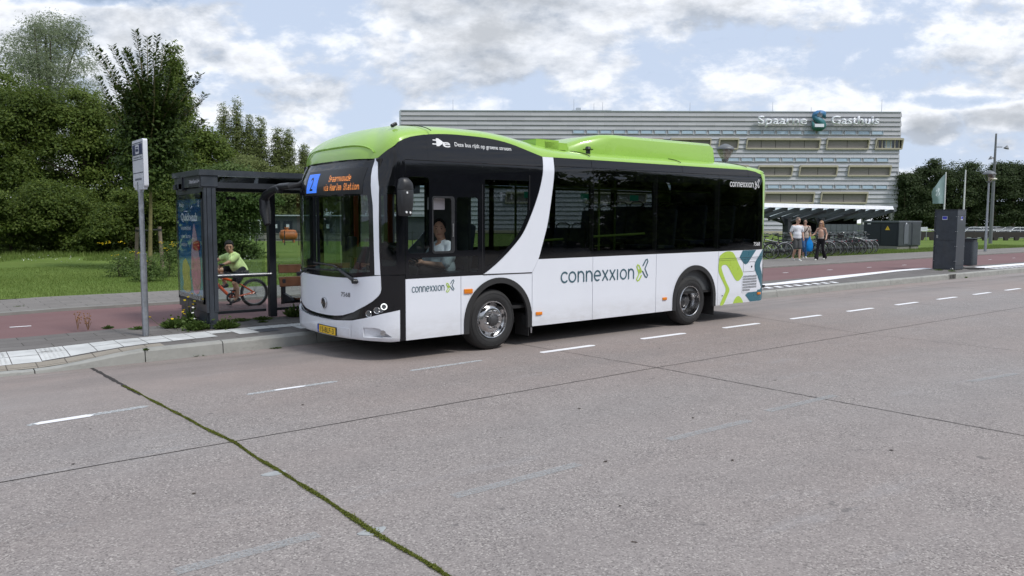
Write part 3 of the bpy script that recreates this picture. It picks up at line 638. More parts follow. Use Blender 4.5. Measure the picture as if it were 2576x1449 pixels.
M_lens=pm('lamp_lens',(.10,.11,.12),.08,.3,coat=1,scale=60,var=.5); M_lit=emis('lit_lamp_ring',(.95,1,1),1.5)
for s_ in (1,-1):
    lamp(s_*1.228,.701,.036,bus,'daytime_running_light',M_lens,ring=M_lit); lamp(s_*1.138,.654,.040,bus,'headlight',M_lens); lamp(s_*1.19,.662,.03,bus,'headlight',M_lens); lamp(s_*1.025,.608,.040,bus,'headlight',M_lens)
# upper front corner, black, round into the side, with a clear quarter window
cor=[(1.186,1.094),(1.175,1.385),(1.175,1.8),(1.181,2.17),(1.14,2.35),(1.078,2.525)]
ctop=[(1.15,2.58),(1.25,2.625),(1.33,2.655),(SC-.12,2.66),(SC-.06,2.72),(SC,2.745),(SC+.08,2.785),(SC+.3,2.832),(SC+.36,2.838)]
cpoly=cor+ctop+[(SC+.36,2.512),(SC+.015,2.512),(SC+.012,1.094)]
QW=rr(1.205,1.20,1.385,2.185,.03)
for s_ in (1,-1):
    f=lambda P:[(s_*a,b) for a,b in P]
    b=filled([f(cpoly),f(QW)]); cutgrid(b,[s_*.03*i for i in range(35,64)],[2.1,2.2,2.3,2.4,2.5,2.6,2.7,2.8])
    bmesh.ops.triangulate(b,faces=[q for q in b.faces if len(q.verts)>4])
    def cm(x,y,z):
        p=Vector(front(x,y,-.001)); tum=.085*max(0,(y-2.45)/.45)**1.3 if y>2.45 else 0; k=min(1,max(0,(abs(x)-1.1)/.4)); p.y+=s_*tum*k; p.x+=tum*(1-k)*.6; return p
    mapbm(b,cm); bm_obj('front_corner_panel',b,M_bblack,bus,50)
    b=filled([f(QW)]); cutgrid(b,[s_*.03*i for i in range(38,50)],[2.1]); mapbm(b,lambda x,y,z:front(x,y,-.004)); bm_obj('quarter_window',b,M_dglass,bus,50)
    frontpanel('white_pillar',[f([(1.010,2.525),(1.062,2.25),(1.098,1.95),(1.105,1.5),(1.112,1.092),(1.186,1.092),(1.172,1.385),(1.172,1.8),(1.177,2.17),(1.137,2.35),(1.076,2.523)])],M_wpaint,.004)
WST=[(1.004,2.52),(.68,2.530),(.245,2.534),(0,2.535)]; wl=[(1.105,1.092),(1.0,1.076),(.72,1.048),(.3,1.038),(0,1.037)]
wsp=[(1.058,2.25),(1.094,1.95),(1.101,1.5)]
full=wl[::-1]+wsp[::-1]+WST+[(-a,b) for a,b in WST[:-1][::-1]]+[(-a,b) for a,b in wsp]+[(-a,b) for a,b in wl[:-1]]
clear=[(1.045,1.13),(.7,1.10),(.3,1.09),(0,1.09),(-.3,1.09),(-.7,1.10),(-1.045,1.13),(-1.035,1.95),(-1.02,2.07),(1.02,2.07),(1.035,1.95)]
frontpanel('windshield_surround',[full,clear],M_bblack,0); ws=frontpanel('windshield',[clear],M_wsglass,-.002,0)
# ------------ roof
def shell():
    per=[]
    for S in np.linspace(0,SC,26): 
        u,w=fpos(S); zb=float(np.interp(S,[0,.7,1.0,1.08,1.15,1.25,1.36,1.43,SC],[2.535,2.532,2.525,2.535,2.58,2.628,2.672,2.72,2.745])); k=max(0,min(1,(1.42-S)/.45))
        tum=.085*max(0,(zb-2.45)/.45)**1.3; per.append((u+lean(zb)*k+tum*(1-min(1,max(0,(S-1.1)/.4)))*.6,w+tum*min(1,max(0,(S-1.1)/.4)),zb))
    for u in list(np.linspace(-1.36,.87,24))+list(np.linspace(.95,6.1,30)):
        zb=float(np.interp(u,[p[0] for p in arch]+[5.7,5.95,6.12],[p[1] for p in arch]+[2.646,2.62,2.575])); per.append((u,.085*max(0,(zb-2.45)/.45)**1.3,zb))
    for u in np.linspace(6.15,6.543,9):
        zb=float(np.interp(u,[6.12,6.30,6.42,6.54],[2.62,2.60,2.54,2.42])); q=side(u,zb); per.append((q[0],q[1],zb))
    for w in np.linspace(.35,1.275,8): per.append((6.40,w,2.42))
    return per
per=shell(); fullp=per+[(u,TW-w,z) for u,w,z in per[::-1][1:-1]]
def ztop(u): return float(np.interp(u,[-1.9,-1.5,-1.1,-.6,0,.4,.8,1.1,1.5,2,5.4,6.0,6.4],[2.94,2.99,3.02,3.035,3.035,3.01,2.96,2.90,2.85,2.83,2.83,2.80,2.72]))
mb=MB(); K=16; rings=[]
for q in range(K+1):
    qq=(q/K)**1.6; row=[]
    for (u,w,z) in fullp:
        bu=min(max(u,-.95),5.7); bw=1.275; uu=u+(bu-u)*qq; ww=w+(bw-w)*qq; g=(1-(1-qq)**2.4)**(1/2.0) if qq<1 else 1
        zt=ztop(uu); row.append(mb.b.verts.new((uu,ww,z+(zt-z)*g+sh(uu))))
    rings.append(row)
n=len(fullp)
for q in range(K):
    for i in range(n): 
        try: mb.b.faces.new((rings[q][i],rings[q][(i+1)%n],rings[q+1][(i+1)%n],rings[q+1][i]))
        except ValueError: pass
roof=mb.build('roof',M_green,bus,45)
def roofz(u,w):
    uu=u; q=min(w,TW-w)/1.275; zb=float(np.interp(u,[p[0] for p in arch]+[5.7],[p[1] for p in arch]+[2.646])); return zb+(ztop(u)-zb)*(1-(1-q)**2.4)**.5+sh(u)
# panel seams of the roof
for u0 in (-.98,1.80,3.88,5.70):
    mb=MB(); mb.tube([(u0-(.02 if u0<0 else 0)*math.sin(i/10*math.pi),w,roofz(u0,w)+.001) for i,w in enumerate([.035,.06,.1,.16,.25,.4,.7,1.27,1.9,2.2,2.45,2.52])],.006,6); mb.build('roof_seam',M_joint,roof)
# battery pod and the small ramp cover in front of it
mb=MB(); prof=[(1.52,2.78),(1.72,2.90),(2.0,3.00),(2.36,3.08),(2.66,3.10),(5.02,3.10),(5.09,3.06),(5.11,2.95),(5.11,2.75)]
ws_=[(.30,-.16),(.315,-.06),(.36,-.015),(.43,0),(2.12,0),(2.19,-.015),(2.235,-.06),(2.25,-.16)]
grid_=[[mb.b.verts.new((u,w+(.25*max(0,(2.3-u)/.8) if w<1.2 else -.25*max(0,(2.3-u)/.8)),min(z+dz*(1 if u<4.9 else .9),z)+sh(u))) for (w,dz) in ws_] for (u,z) in prof]
for i in range(len(prof)-1):
    for j in range(len(ws_)-1): mb.b.faces.new((grid_[i][j],grid_[i][j+1],grid_[i+1][j+1],grid_[i+1][j]))
for i in range(len(prof)-1):
    for j,wv in ((0,1),(len(ws_)-1,-1)):
        a,b_=grid_[i][j],grid_[i+1][j]; c=mb.b.verts.new((b_.co.x,b_.co.y,2.70)); d=mb.b.verts.new((a.co.x,a.co.y,2.70)); mb.b.faces.new((a,b_,c,d))
pod=mb.build('roof_battery_pod',M_green,roof,35)
for u0 in (2.62,): pass
mb=MB(); mb.box((2.16,.62,3.03),(.05,.34,.012),Matrix.Rotation(-.22,3,'Y')); mb.box((2.30,.62,3.07),(.05,.34,.012),Matrix.Rotation(-.16,3,'Y')); mb.build('pod_vent_ribs',M_green,roof)
mb=MB()
for dx,dz in ((.36,-.02),(.53,-.05)):
    mb.prism([(.62+dx,.30),(1.06+dx,.30),(1.02+dx,1.2),(.66+dx,1.2)],2.80,2.955+dz)
    mb.prism([(.70+dx,.36),(1.14+dx,.36),(1.06+dx,1.2),(.74+dx,1.2)],2.80,2.915+dz)
mb.build('roof_hatch_cover',M_green,roof)
mb=MB(); z=roofz(1.98,.26); mb.cone((1.98,.26,z-.02),(1.98,.26,z+.05),.035,.035,12); mb.cone((1.98,.26,z+.05),(1.98,.26,z+.062),.075,.085,14); mb.cone((1.98,.26,z+.062),(1.98,.26,z+.10),.05,.035,12); mb.build('roof_aerial',M_plas,roof,40)
mb=MB(); mb.box((-1.33,.35,2.955),(.085,.045,.045),Matrix.Rotation(-.5,3,'Y'),.01); mb.build('roof_camera',M_plas,roof)
# brow crease line on the green front
def roofpt(S,q,lift=.0):
    u,w=fpos(S); zb=2.535; u+=lean(zb)*max(0,min(1,(1.42-abs(S))/.45)); bu=max(u,-.95); uu=u+(bu-u)*q; ww=w+(1.275-w)*q; z=zb+(ztop(uu)-zb)*(1-(1-q)**2.4)**.5; return (uu-lift,ww,z+lift*.5+sh(uu))
mb=MB(); mb.tube([roofpt(S,.075*(1-(abs(S)/1.02)**5)+.002,.006) for S in np.linspace(-1.0,1.0,48)],.009,6); mb.build('roof_brow_crease',M_green,roof,60)
# ------------ wheels
def wheel(u,w0,sgn,rear):
    """w0 outer face of the tyre, sgn +1 axle runs away from the camera"""
    W=empty('wheel',(0,0,0)); W.parent=bus; W.location=(u,w0,.415)
    mb=MB(); r=.415; tr=[(.245,.02),(.262,-.0),(.30,-.012),(.345,-.010),(.385,.004),(.405,.025),(.414,.05)]
    prof=[(a,b*sgn) for a,b in tr]+[(.414,b*sgn) for b in (.20,)]+[(.40,.225*sgn),(.33,.24*sgn),(.25,.22*sgn)]
    mb.lathe(prof,(0,0,0),(0,1,0),56); 
    for k in (.075,.115,.155): mb.lathe([(.4145,(k-.004)*sgn),(.4165,(k-.002)*sgn),(.4165,(k+.022)*sgn),(.4145,(k+.024)*sgn)],(0,0,0),(0,1,0),56)
    ty=mb.build('tyre',M_rubber,W,40)
    mb=MB(); mb.lathe([(.355,-.012*sgn),(.358,-.0145*sgn),(.361,-.012*sgn)],(0,0,0),(0,1,0),56); mb.lathe([(.30,-.0125*sgn),(.303,-.015*sgn),(.306,-.0125*sgn)],(0,0,0),(0,1,0),56); mb.build('sidewall_rib',M_rubber,ty,40)
    mb=MB()
    if not rear:
        mb.lathe([(.262,.004*sgn),(.252,-.012*sgn),(.243,-.008*sgn),(.238,.03*sgn),(.222,.045*sgn),(.185,.018*sgn),(.165,-.0*sgn),(.15,-.004*sgn),(.09,-.004*sgn),(.086,.0*sgn),(.086,.06*sgn)],(0,0,0),(0,1,0),48)
        rim=mb.build('rim',M_chrome,W,35)
        mb=MB()
        for k in range(8):
            a=2*math.pi*(k+.2)/8; c=(.208*math.cos(a),.030*sgn,.208*math.sin(a)); mb.sphere(c,.024,1,.35,1.0,u=12,v=6)
        mb.build('hand_holes',M_under,rim,40)
        mb=MB()
        for k in range(8): a=2*math.pi*(k+.5)/8; x_,z_=.118*math.cos(a),.118*math.sin(a); mb.cone((x_,.0,z_),(x_,-.03*sgn,z_),.016,.015,6); mb.cone((x_,-.03*sgn,z_),(x_,-.048*sgn,z_),.012,.008,8)
        mb.build('wheel_nuts',M_chrome,rim)
        mb=MB(); mb.lathe([(.088,-.002*sgn),(.086,-.03*sgn),(.06,-.042*sgn),(.045,-.05*sgn),(.0,-.052*sgn)],(0,0,0),(0,1,0),24)
        for k in range(12): a=2*math.pi*k/12; mb.cone((.066*math.cos(a),-.03*sgn,.066*math.sin(a)),(.066*math.cos(a),-.05*sgn,.066*math.sin(a)),.008,.007,6)
        mb.build('hub_cap',M_hub,W,40)
    else:
        mb.lathe([(.262,.004*sgn),(.252,-.012*sgn),(.243,-.006*sgn),(.238,.06*sgn),(.225,.10*sgn),(.19,.15*sgn),(.185,.175*sgn),(.10,.18*sgn),(.10,.2*sgn)],(0,0,0),(0,1,0),48)
        rim=mb.build('rim',M_chrome,W,35)
        mb=MB(); mb.lathe([(.115,.178*sgn),(.105,.10*sgn),(.085,.085*sgn),(.06,.06*sgn),(0,.055*sgn)],(0,0,0),(0,1,0),24)
        for k in range(10): a=2*math.pi*k/10; mb.cone((.135*math.cos(a),.175*sgn,.135*math.sin(a)),(.135*math.cos(a),.13*sgn,.135*math.sin(a)),.015,.012,6); mb.cone((.07*math.cos(a),.09*sgn,.07*math.sin(a)),(.07*math.cos(a),.065*sgn,.07*math.sin(a)),.01,.01,6)
        mb.build('hub_cap',M_hub,W,40)
    return W
wheel(0,.045,1,False).rotation_euler=(0,0,R(1.5)); wheel(4.205,.045,1,True); wheel(0,TW-.045,-1,False); wheel(4.205,TW-.045,-1,True)
mb=MB(); mb.box((2.3,1.27,.44),(6.6,1.6,.16)); mb.box((1.9,.1,.36),(2.6,.1,.15)); mb.box((-1.0,1.27,.45),(.9,2.2,.22)); mb.box((5.6,1.27,.5),(1.4,2.4,.4)); mb.cone((0,.3,.41),(0,2.25,.41),.08); mb.cone((4.2,.3,.41),(4.2,2.25,.41),.10)
for uu in (.075,4.265):
    mb.box((uu,.45,1.04),(1.3,.86,.04)); mb.box((uu,2.1,1.04),(1.3,.86,.04)); mb.box((uu,.80,.75),(1.3,.03,.6)); mb.box((uu,1.75,.75),(1.3,.03,.6)); 
    for s2 in (-.64,.64): mb.box((uu+s2,.42,.72),(.03,.78,.6)); mb.box((uu+s2,2.13,.72),(.03,.78,.6))
mb.box((2.45,1.27,.56),(7.9,2.44,.04)); mb.build('underframe',M_under,bus)
for u0 in (.62,4.84):
    mb=MB(); mb.box((u0+.03,.20,.29),(.012,.3,.32)); mb.build('mud_flap',M_rubber,bus)
mb=MB(); mb.cone((.70,.06,.25),(.70,.06,.17),.018,.014,8); mb.build('air_valve',M_steel,bus)
# ------------ interior
M_floor=pm('bus_floor',(.07,.075,.08),.6)
mb=MB(); mb.box((5.2,1.27,.78),(2.3,2.4,.4)); mb.build('raised_floor',M_floor,bus)
mb=MB(); mb.box((-.9,.55,.70),(.9,.95,.28)); mb.build('cab_floor',M_floor,bus)
def seat(u,w,z,rz=0):
    s_=empty('passenger_seat'); s_.parent=bus; s_.location=(u,w,z); s_.rotation_euler=(0,0,rz)
    mb=MB(); mb.box((0,0,.42),(.42,.42,.08),bev=.02); mb.build('seat_cushion',M_seat,s_)
    mb=MB(); mb.box((.21,0,.75),(.07,.42,.62),Matrix.Rotation(.12,3,'Y'),.03); mb.build('seat_backrest',M_seat,s_)
    mb=MB(); mb.tube([(.24,-.17,1.0),(.25,-.17,1.1),(.25,-.1,1.14),(.25,.1,1.14),(.25,.17,1.1),(.24,.17,1.0)],.012,6); mb.tube([(0,0,.4),(0,0,0)],.03,8); mb.build('seat_rail',M_plas,s_,40)
for u,w,z in [(2.2,2.2,.58),(2.2,1.78,.58),(3.0,2.2,.58),(3.0,1.78,.58),(3.7,.35,.9),(3.7,.8,.9),(4.5,.35,.98),(4.5,.8,.98),(3.7,2.2,.9),(3.7,1.78,.9),(4.5,2.2,.98),(4.5,1.78,.98),(5.3,.35,.98),(5.3,.8,.98),(5.3,2.2,.98),(5.3,1.78,.98),(6.0,.35,.98),(6.0,.8,.98),(6.0,1.3,.98),(6.0,1.8,.98),(6.0,2.2,.98)]: seat(u,w,z)
for pts in ([(1.25,.55,.58),(1.25,.55,2.5)],[(2.42,.45,.58),(2.42,.45,2.5)],[(1.9,1.9,.58),(1.9,1.9,2.5)],[(3.35,1.0,.58),(3.35,1.0,2.5)],[(1.93,.12,1.52),(3.12,.12,1.56)],[(1.0,.5,1.45),(1.7,.5,1.48)],[(.3,1.6,.58),(.3,1.6,2.5)],[(1.0,.9,2.3),(5.8,.9,2.3)],[(1.0,1.7,2.3),(5.8,1.7,2.3)]):
    mb=MB(); mb.tube(pts,.019,10); mb.build('handrail',M_pole,bus,40)
mb=MB(); mb.box((2.2,1.27,2.60),(7.4,2.36,.03)); mb.build('ceiling',M_int,bus)
M_exit=emis('green_exit_sign',(.02,.25,.15),.25,(.03,.3,.2))
for u0 in (1.36,2.62,4.0,5.35): 
    mb=MB(); mb.box((u0,2.40,2.22),(.24,.01,.11)); mb.build('window_notice',M_exit,bus)
mb=MB(); mb.box((-1.40,1.27,.93),(.50,1.75,.26),bev=.03); mb.box((-1.18,.60,1.12),(.34,.62,.16),Matrix.Rotation(.3,3,'Y'),.03); mb.build('dashboard',M_plas,bus)
M_coin=pm('dash_grey',(.16,.18,.17),.6)
mb=MB(); 
for i in range(7): mb.box((-1.60,.45+.26*i,1.075),(.05,.13,.07))
mb.build('dashboard_vents',M_coin,bus)
ds=empty('driver_seat'); ds.parent=bus; ds.location=(-.42,.52,.80)
mb=MB(); mb.box((0,0,.22),(.48,.48,.12),bev=.04); mb.build('seat_cushion',M_seat,ds); mb=MB(); mb.box((.24,0,.58),(.12,.46,.66),Matrix.Rotation(.15,3,'Y'),.04); mb.build('seat_backrest',M_seat,ds)
sw=MB(); c=Vector((-1.10,.52,1.30)); ax=Vector((-.55,0,-.83)).normalized(); a=ax.orthogonal().normalized(); b_=ax.cross(a)
sw.tube([c+(a*math.cos(t)+b_*math.sin(t))*.21 for t in [2*math.pi*i/24 for i in range(24)]],.016,8,closed=True)
for t in (0,2.1,4.2): sw.tube([c,c+(a*math.cos(t)+b_*math.sin(t))*.2],.012,6)
sw.tube([c,c+Vector((-.15,0,-.3))],.03,8); sw.build('steering_wheel',M_plas,bus,40)
mb=MB(); mb.box((-.25,.75,1.35),(.05,1.05,1.55)); mb.build('cab_partition',pm('cab_partition',(.05,.055,.06),.5),bus)
mb=MB(); mb.box((-.95,1.18,1.20),(.5,.04,.5),bev=.01); mb.box((-1.2,1.3,1.28),(.22,.3,.22),bev=.02); mb.build('cab_door_and_ticket_machine',M_plas,bus)
mb=MB(); mb.box((-1.28,1.62,1.38),(.10,.16,.30),bev=.03); mb.tube([(-1.3,1.62,1.1),(-1.28,1.62,1.3)],.02); mb.build('interior_monitor',M_plas,bus)
mb=MB(); mb.box((-1.50,1.27,2.30),(.28,2.2,.42)); mb.build('destination_box',M_under,bus)
# ------------ destination display behind the upper windshield
M_led=emis('orange_led',(1,.34,.07),1.5); M_ledb=emis('blue_led',(.05,.22,1),1.25); M_leddark=emis('display_black',(0,0,0),0,(.004,.004,.005))
disp=frontpanel('destination_display',[[(-.52,2.09),(.95,2.09),(.95,2.42),(-.52,2.42)]],M_leddark,.0035,0)
DOT={'S':["01110","10001","10000","01110","00001","10001","01110"],'p':["00000","00000","11110","10001","11110","10000","10000"],'a':["00000","00000","01110","00001","01111","10001","01111"],'r':["00000","00000","10110","11001","10000","10000","10000"],'n':["00000","00000","10110","11001","10001","10001","10001"],'w':["00000","00000","10001","10001","10101","10101","01010"],'o':["00000","00000","01110","10001","10001","10001","01110"],'u':["00000","00000","10001","10001","10001","10011","01101"],'d':["00001","00001","01101","10011","10001","10001","01111"],'e':["00000","00000","01110","10001","11111","10000","01110"],'v':["00000","00000","10001","10001","10001","01010","00100"],'i':["00100","00000","01100","00100","00100","00100","01110"],'H':["10001","10001","10001","11111","10001","10001","10001"],'l':["01100","00100","00100","00100","00100","00100","01110"],'m':["00000","00000","11010","10101","10101","10101","10101"],'t':["01000","01000","11100","01000","01000","01001","00110"],' ':["00000"]*7}
def led(txt,s0,z0,w,h,name):
    n=len(txt)*6-1; px_=w/n; pz=h/7; mb=MB()
    for ci,ch in enumerate(txt):
        for r_,row in enumerate(DOT[ch]):
            for c_,bit in enumerate(row):
                if bit=='1':
                    s0_=s0+(ci*6+c_)*px_; z1=z0+h-(r_+1)*pz; k=.13
                    mb._f([front(s0_+px_*k,z1+pz*k,.006),front(s0_+px_*(1-k),z1+pz*k,.006),front(s0_+px_*(1-k),z1+pz*(1-k),.006),front(s0_+px_*k,z1+pz*(1-k),.006)],[(0,1,2,3)])
    return mb.build(name,M_led,disp,fix=False)
led('Spaarnwoude',.195,2.258,.53,.085,'led_text'); led('via Haarlem Station',.095,2.145,.80,.085,'led_text')
mb=MB()
for i in range(17):
    z0=2.128+i*.0151; s0,s1=-.46+.01*(i/16*-1),-.125; mb._f([front(s0,z0,.005),front(s0+.17,z0,.005),front(s1,z0,.005),front(s1,z0+.010,.005),front(s0+.17,z0+.010,.005),front(s0,z0+.010,.005)],[(0,1,2,3,4,5)])
mb.build('line_number_field',M_ledb,disp,fix=False)
b=text_bm('2',.19,.10,.01); mapbm(b,lambda x,y,z:front(-.355+x,2.155+y,.0065)); bm_obj('line_number',b,M_leddark,disp)
# ------------ wipers, mirrors
mb=MB(); p=Vector(front(.827,1.005,.02)); q=Vector(front(.39,1.185,.03)); mb.tube([p,p.lerp(q,.5)+Vector((-.01,0,.005)),q],[.024,.018,.012],8); mb.tube([q+Vector((0,-.1,-.02)),q,Vector(front(-.22,1.20,.02))],.011,6); mb.cone(p+Vector((.06,0,0)),p+Vector((-.035,0,0)),.035,.03,12); mb.tube([p+Vector((0,-.02,.0)),p+Vector((-.02,-.12,0))],.007,6); mb.build('wiper',M_plas,bus,40)
mb=MB(); p=Vector(front(-.97,1.0,.02)); q=Vector(front(-.42,1.105,.025)); mb.tube([p,q],[.022,.012],8); mb.tube([q+Vector((0,.12,0)),Vector(front(.40,1.125,.02))],.010,6); mb.cone(p+Vector((.05,0,0)),p+Vector((-.035,0,0)),.035,.03,12); mb.build('wiper',M_plas,bus,40)
# near mirror: hangs from an arm at the corner
nm=empty('mirror'); nm.parent=bus; nm.location=(-1.47,-.145,.45); nm.scale=(.66,.74,.78)
mb=MB(); sec=[(2.04,.155,.10),(2.12,.16,.115),(2.19,.155,.12),(2.25,.13,.105),(2.29,.10,.075),(2.31,.06,.04)]
def mhouse(mb,secs,n=18):
    rows=[]
    for (z,rx,ry,*o) in secs:
        ox,oy=(o+[0,0])[:2]; rows.append([mb.b.verts.new((ox+rx*math.copysign(abs(math.cos(t))**.6,math.cos(t)),oy+ry*math.copysign(abs(math.sin(t))**.6,math.sin(t)),z)) for t in [2*math.pi*i/n for i in range(n)]])
    for a,b_ in zip(rows,rows[1:]):
        for i in range(n): mb.b.faces.new((a[i],a[(i+1)%n],b_[(i+1)%n],b_[i]))
    mb.b.faces.new(rows[0][::-1]); mb.b.faces.new(rows[-1])
mhouse(mb,[(2.150,.145,.105),(2.20,.14,.105),(2.25,.125,.10),(2.30,.10,.08,-.02),(2.33,.05,.05,-.03)]); mb.tube([(-.03,.02,2.26),(.10,.12,2.30),(.22,.24,2.32)],.03,8); mb.build('mirror_cap',M_plas,nm,50)
mb=MB(); mhouse(mb,[(1.74,.095,.085,-.01),(1.76,.115,.095,-.01),(1.95,.14,.105),(2.13,.145,.105),(2.145,.14,.10)]); ms=mb.build('mirror_housing',M_plas,nm,50)
mb=MB(); 
for (x_,z_) in ((-.03,2.10),(-.045,1.80),(.035,1.795)): mb.cone((x_,-.095,z_),(x_,-.112,z_),.018,.018,10)
mb.build('marker_dots',M_wdecal,ms)
fm=empty('mirror'); fm.parent=bus
arm=[front(-1.08,2.34,.0),front(-1.08,2.35,.12)]; F0=Vector(front(-.95,2.30,0)); 
def busp(x,y,u):   # pixel -> bus-local point on the plane at distance u
    r=ray(x,y); o=Vector((0,0,EYE)); ex=Vector((math.cos(YAW),math.sin(YAW),0)); t=((BO+ex*u)-o).dot(ex)/r.dot(ex); p=o+r*t-BO; return Vector((p.dot(ex),p.dot(Vector((-math.sin(YAW),math.cos(YAW),0))),p.z))
uM=-1.92
pts=[Vector(front(-1.05,2.33,0))+Vector((.05,0,0)),busp(752,466,uM+.1),busp(730,467,uM),busp(706,470,uM),busp(685,479,uM),busp(670,490,uM),busp(663,506,uM)]
mb=MB(); mb.tube(pts,[.035,.04,.045,.05,.058,.062,.07],10); mb.build('mirror_arm',M_plas,fm,50)
mb=MB(); a=busp(664,500,uM); c=busp(673,565,uM); d=busp(681,600,uM); mb.tube([a,a.lerp(c,.5)+Vector((0,.02,0)),c],[.075,.085,.05],12); mb.build('mirror_housing',M_plas,fm,50)
mb=MB(); a=busp(702,478,uM-.02); mb.box(a,(.09,.11,.07),Matrix.Rotation(.5,3,'X'),.015); mb.build('mirror_camera',M_plas,fm)
# ------------ markings
def decal(name,bm,u0,z0,mat,off=.0045,par=None,fn=None,slope=0):
    fn=fn or (lambda x,y,z:side(u0+x,z0+y+x*slope,off)); mapbm(bm,fn); return bm_obj(name,bm,mat,par or bus)
M_dgrey=pm('grey_blue_decal',(.055,.12,.155),.35,coat=.4)
def strokes(paths,w,n=6):
    """rounded strokes -> list of outlines"""
    bm=bmesh.new()
    for pts,closed in paths:
        k=len(pts); vs=[]
        for i,p in enumerate(pts):
            a=pts[(i-1)%k] if (closed or i>0) else p; c=pts[(i+1)%k] if (closed or i<k-1) else p
            dx,dy=c[0]-a[0],c[1]-a[1]; L=math.hypot(dx,dy)+1e-9; nx,ny=-dy/L*w/2,dx/L*w/2; vs.append((bm.verts.new((p[0]+nx,p[1]+ny,0)),bm.verts.new((p[0]-nx,p[1]-ny,0))))
        for i in range(k if closed else k-1): 
            a,b_=vs[i],vs[(i+1)%k]; bm.faces.new((a[1],b_[1],b_[0],a[0]))
        if not closed:
            for p,q in ((pts[0],pts[1]),(pts[-1],pts[-2])):
                a0=math.atan2(p[1]-q[1],p[0]-q[0]); c=bm.verts.new((p[0],p[1],0)); ring=[bm.verts.new((p[0]+w/2*math.cos(a0+t),p[1]+w/2*math.sin(a0+t),0)) for t in [(-math.pi/2)+math.pi*j/n for j in range(n+1)]]
                for j in range(n): bm.faces.new((c,ring[j],ring[j+1]))
    return bm
def ell(cx,cy,rx,ry,a0,a1,n=16): return [(cx+rx*math.cos(R(a0+(a1-a0)*i/n)),cy+ry*math.sin(R(a0+(a1-a0)*i/n))) for i in range(n+1)]
def wordmark(h,width,weight=.15):
    """the operator's word in rounded letters, x-height h"""
    L={'c':(.82,[(ell(.5,.5,.42,.44,48,312),False)]),'o':(1.0,[(ell(.5,.5,.42,.44,0,360)[:-1],True)]),'n':(.92,[([(.1,.06),(.1,.94)],False),([(.1,.5)]+ell(.45,.55,.36,.39,180,0,10)+[(.81,.06)],False)]),
       'e':(.95,[([(.1,.5),(.86,.5)]+ell(.48,.5,.40,.44,0,300,14),False)]),'x':(.85,[([(.1,.06),(.75,.94)],False),([(.1,.94),(.75,.06)],False)]),'i':(.32,[([(.14,.06),(.14,.94)],False)])}
    x=0; paths=[]
    for ch in 'connexxion':
        wd,ps=L[ch]
        for pts,cl in ps: paths.append(([(x+a,b_) for a,b_ in pts],cl))
        x+=wd+.14
    k=width/(x-.14); return strokes([([(a*k,b_*h) for a,b_ in pts],cl) for pts,cl in paths],weight*h)
def bone(cx,cy,L,w,ang,notch=.0):
    pts=[]; r=w/2
    return strokes([([(cx-L/2*math.cos(ang),cy-L/2*math.sin(ang)),(cx+L/2*math.cos(ang),cy+L/2*math.sin(ang))],False)],w,8)
def emblem(x0,y0,s):
    """knot emblem: two interlocked chevron loops -> (lime bm, teal bm)"""
    g=strokes([([(x0+.08*s,y0+.80*s)]+[(x0+.12*s,y0+.90*s),(x0+.24*s,y0+.86*s),(x0+.46*s,y0+.52*s),(x0+.40*s,y0+.44*s),(x0+.25*s,y0+.62*s)],False),([(x0+.08*s,y0+.78*s),(x0+.26*s,y0+.42*s),(x0+.06*s,y0+.10*s),(x0+.14*s,y0+.02*s),(x0+.28*s,y0+.08*s),(x0+.44*s,y0+.30*s)],False)],.085*s)
    t=strokes([([(x0+.56*s,y0+.84*s),(x0+.78*s,y0+1.14*s),(x0+.90*s,y0+1.18*s),(x0+.95*s,y0+1.06*s),(x0+.72*s,y0+.66*s),(x0+.95*s,y0+.28*s),(x0+.88*s,y0+.18*s),(x0+.76*s,y0+.22*s),(x0+.54*s,y0+.52*s)],False)],.085*s)
    return g,t
lg=empty('operator_logo'); lg.parent=bus; tag(lg,'large operator wordmark with lime and teal knot on the white flank')
decal('wordmark',wordmark(.165,1.56,.155),1.205,.850,M_dgrey,.0045,lg,slope=-.008)
g,t=emblem(0,0,.29); decal('emblem_lime',g,2.80,.795,M_lime2,.0045,lg); decal('emblem_teal',t,2.80,.795,M_dgrey,.0045,lg)
lg=empty('operator_logo'); lg.parent=bus; tag(lg,'small operator wordmark beside the front wheel')
decal('wordmark',wordmark(.075,.49,.13),-1.30,.862,M_dgrey,.0045,lg); g,t=emblem(0,0,.135); decal('emblem_lime',g,-.79,.835,M_lime2,.0045,lg); decal('emblem_teal',t,-.79,.835,M_dgrey,.0045,lg)
lg=empty('operator_logo'); lg.parent=bus; tag(lg,'white operator wordmark on the rear dark window')
decal('wordmark',wordmark(.085,.70,.17),5.17,2.335,M_wdecal,.004,lg); g,t=emblem(0,0,.15); decal('emblem',g,5.90,2.305,M_wdecal,.004,lg); decal('emblem',t,5.90,2.305,M_wdecal,.004,lg)
decal('fleet_number',text_bm('7568',.068,.19,.004),5.925,1.285,M_wdecal,.004)
tg=text_bm('Deze bus rijdt op groene stroom',.055,.93,.008); decal('side_slogan',tg,-.615,2.715,M_wdecal,.004,slope=-.012)
eb=text_bm('e',.100,.115,.014); decal('slogan_e',eb,-.80,2.695,M_wdecal,.004)
pl=strokes([([(-.94,2.775),(-.885,2.775)],False),([(-.95,2.725),(-.885,2.725)],False),([(-.80,2.752),(-.72,2.745)],False)],.014); merge_bm(pl,filled([[(-.895,2.80),(-.86,2.80),(-.80,2.765),(-.80,2.735),(-.86,2.70),(-.895,2.70)]])); decal('plug_symbol',pl,0,0,M_wdecal,.004)
fnF=lambda S0,z0,off:(lambda x,y,z:front(S0+x,z0+y,off))
decal('fleet_number',text_bm('7568',.058,.195,.001),0,0,M_ink,fn=fnF(.525,.800,.0075))
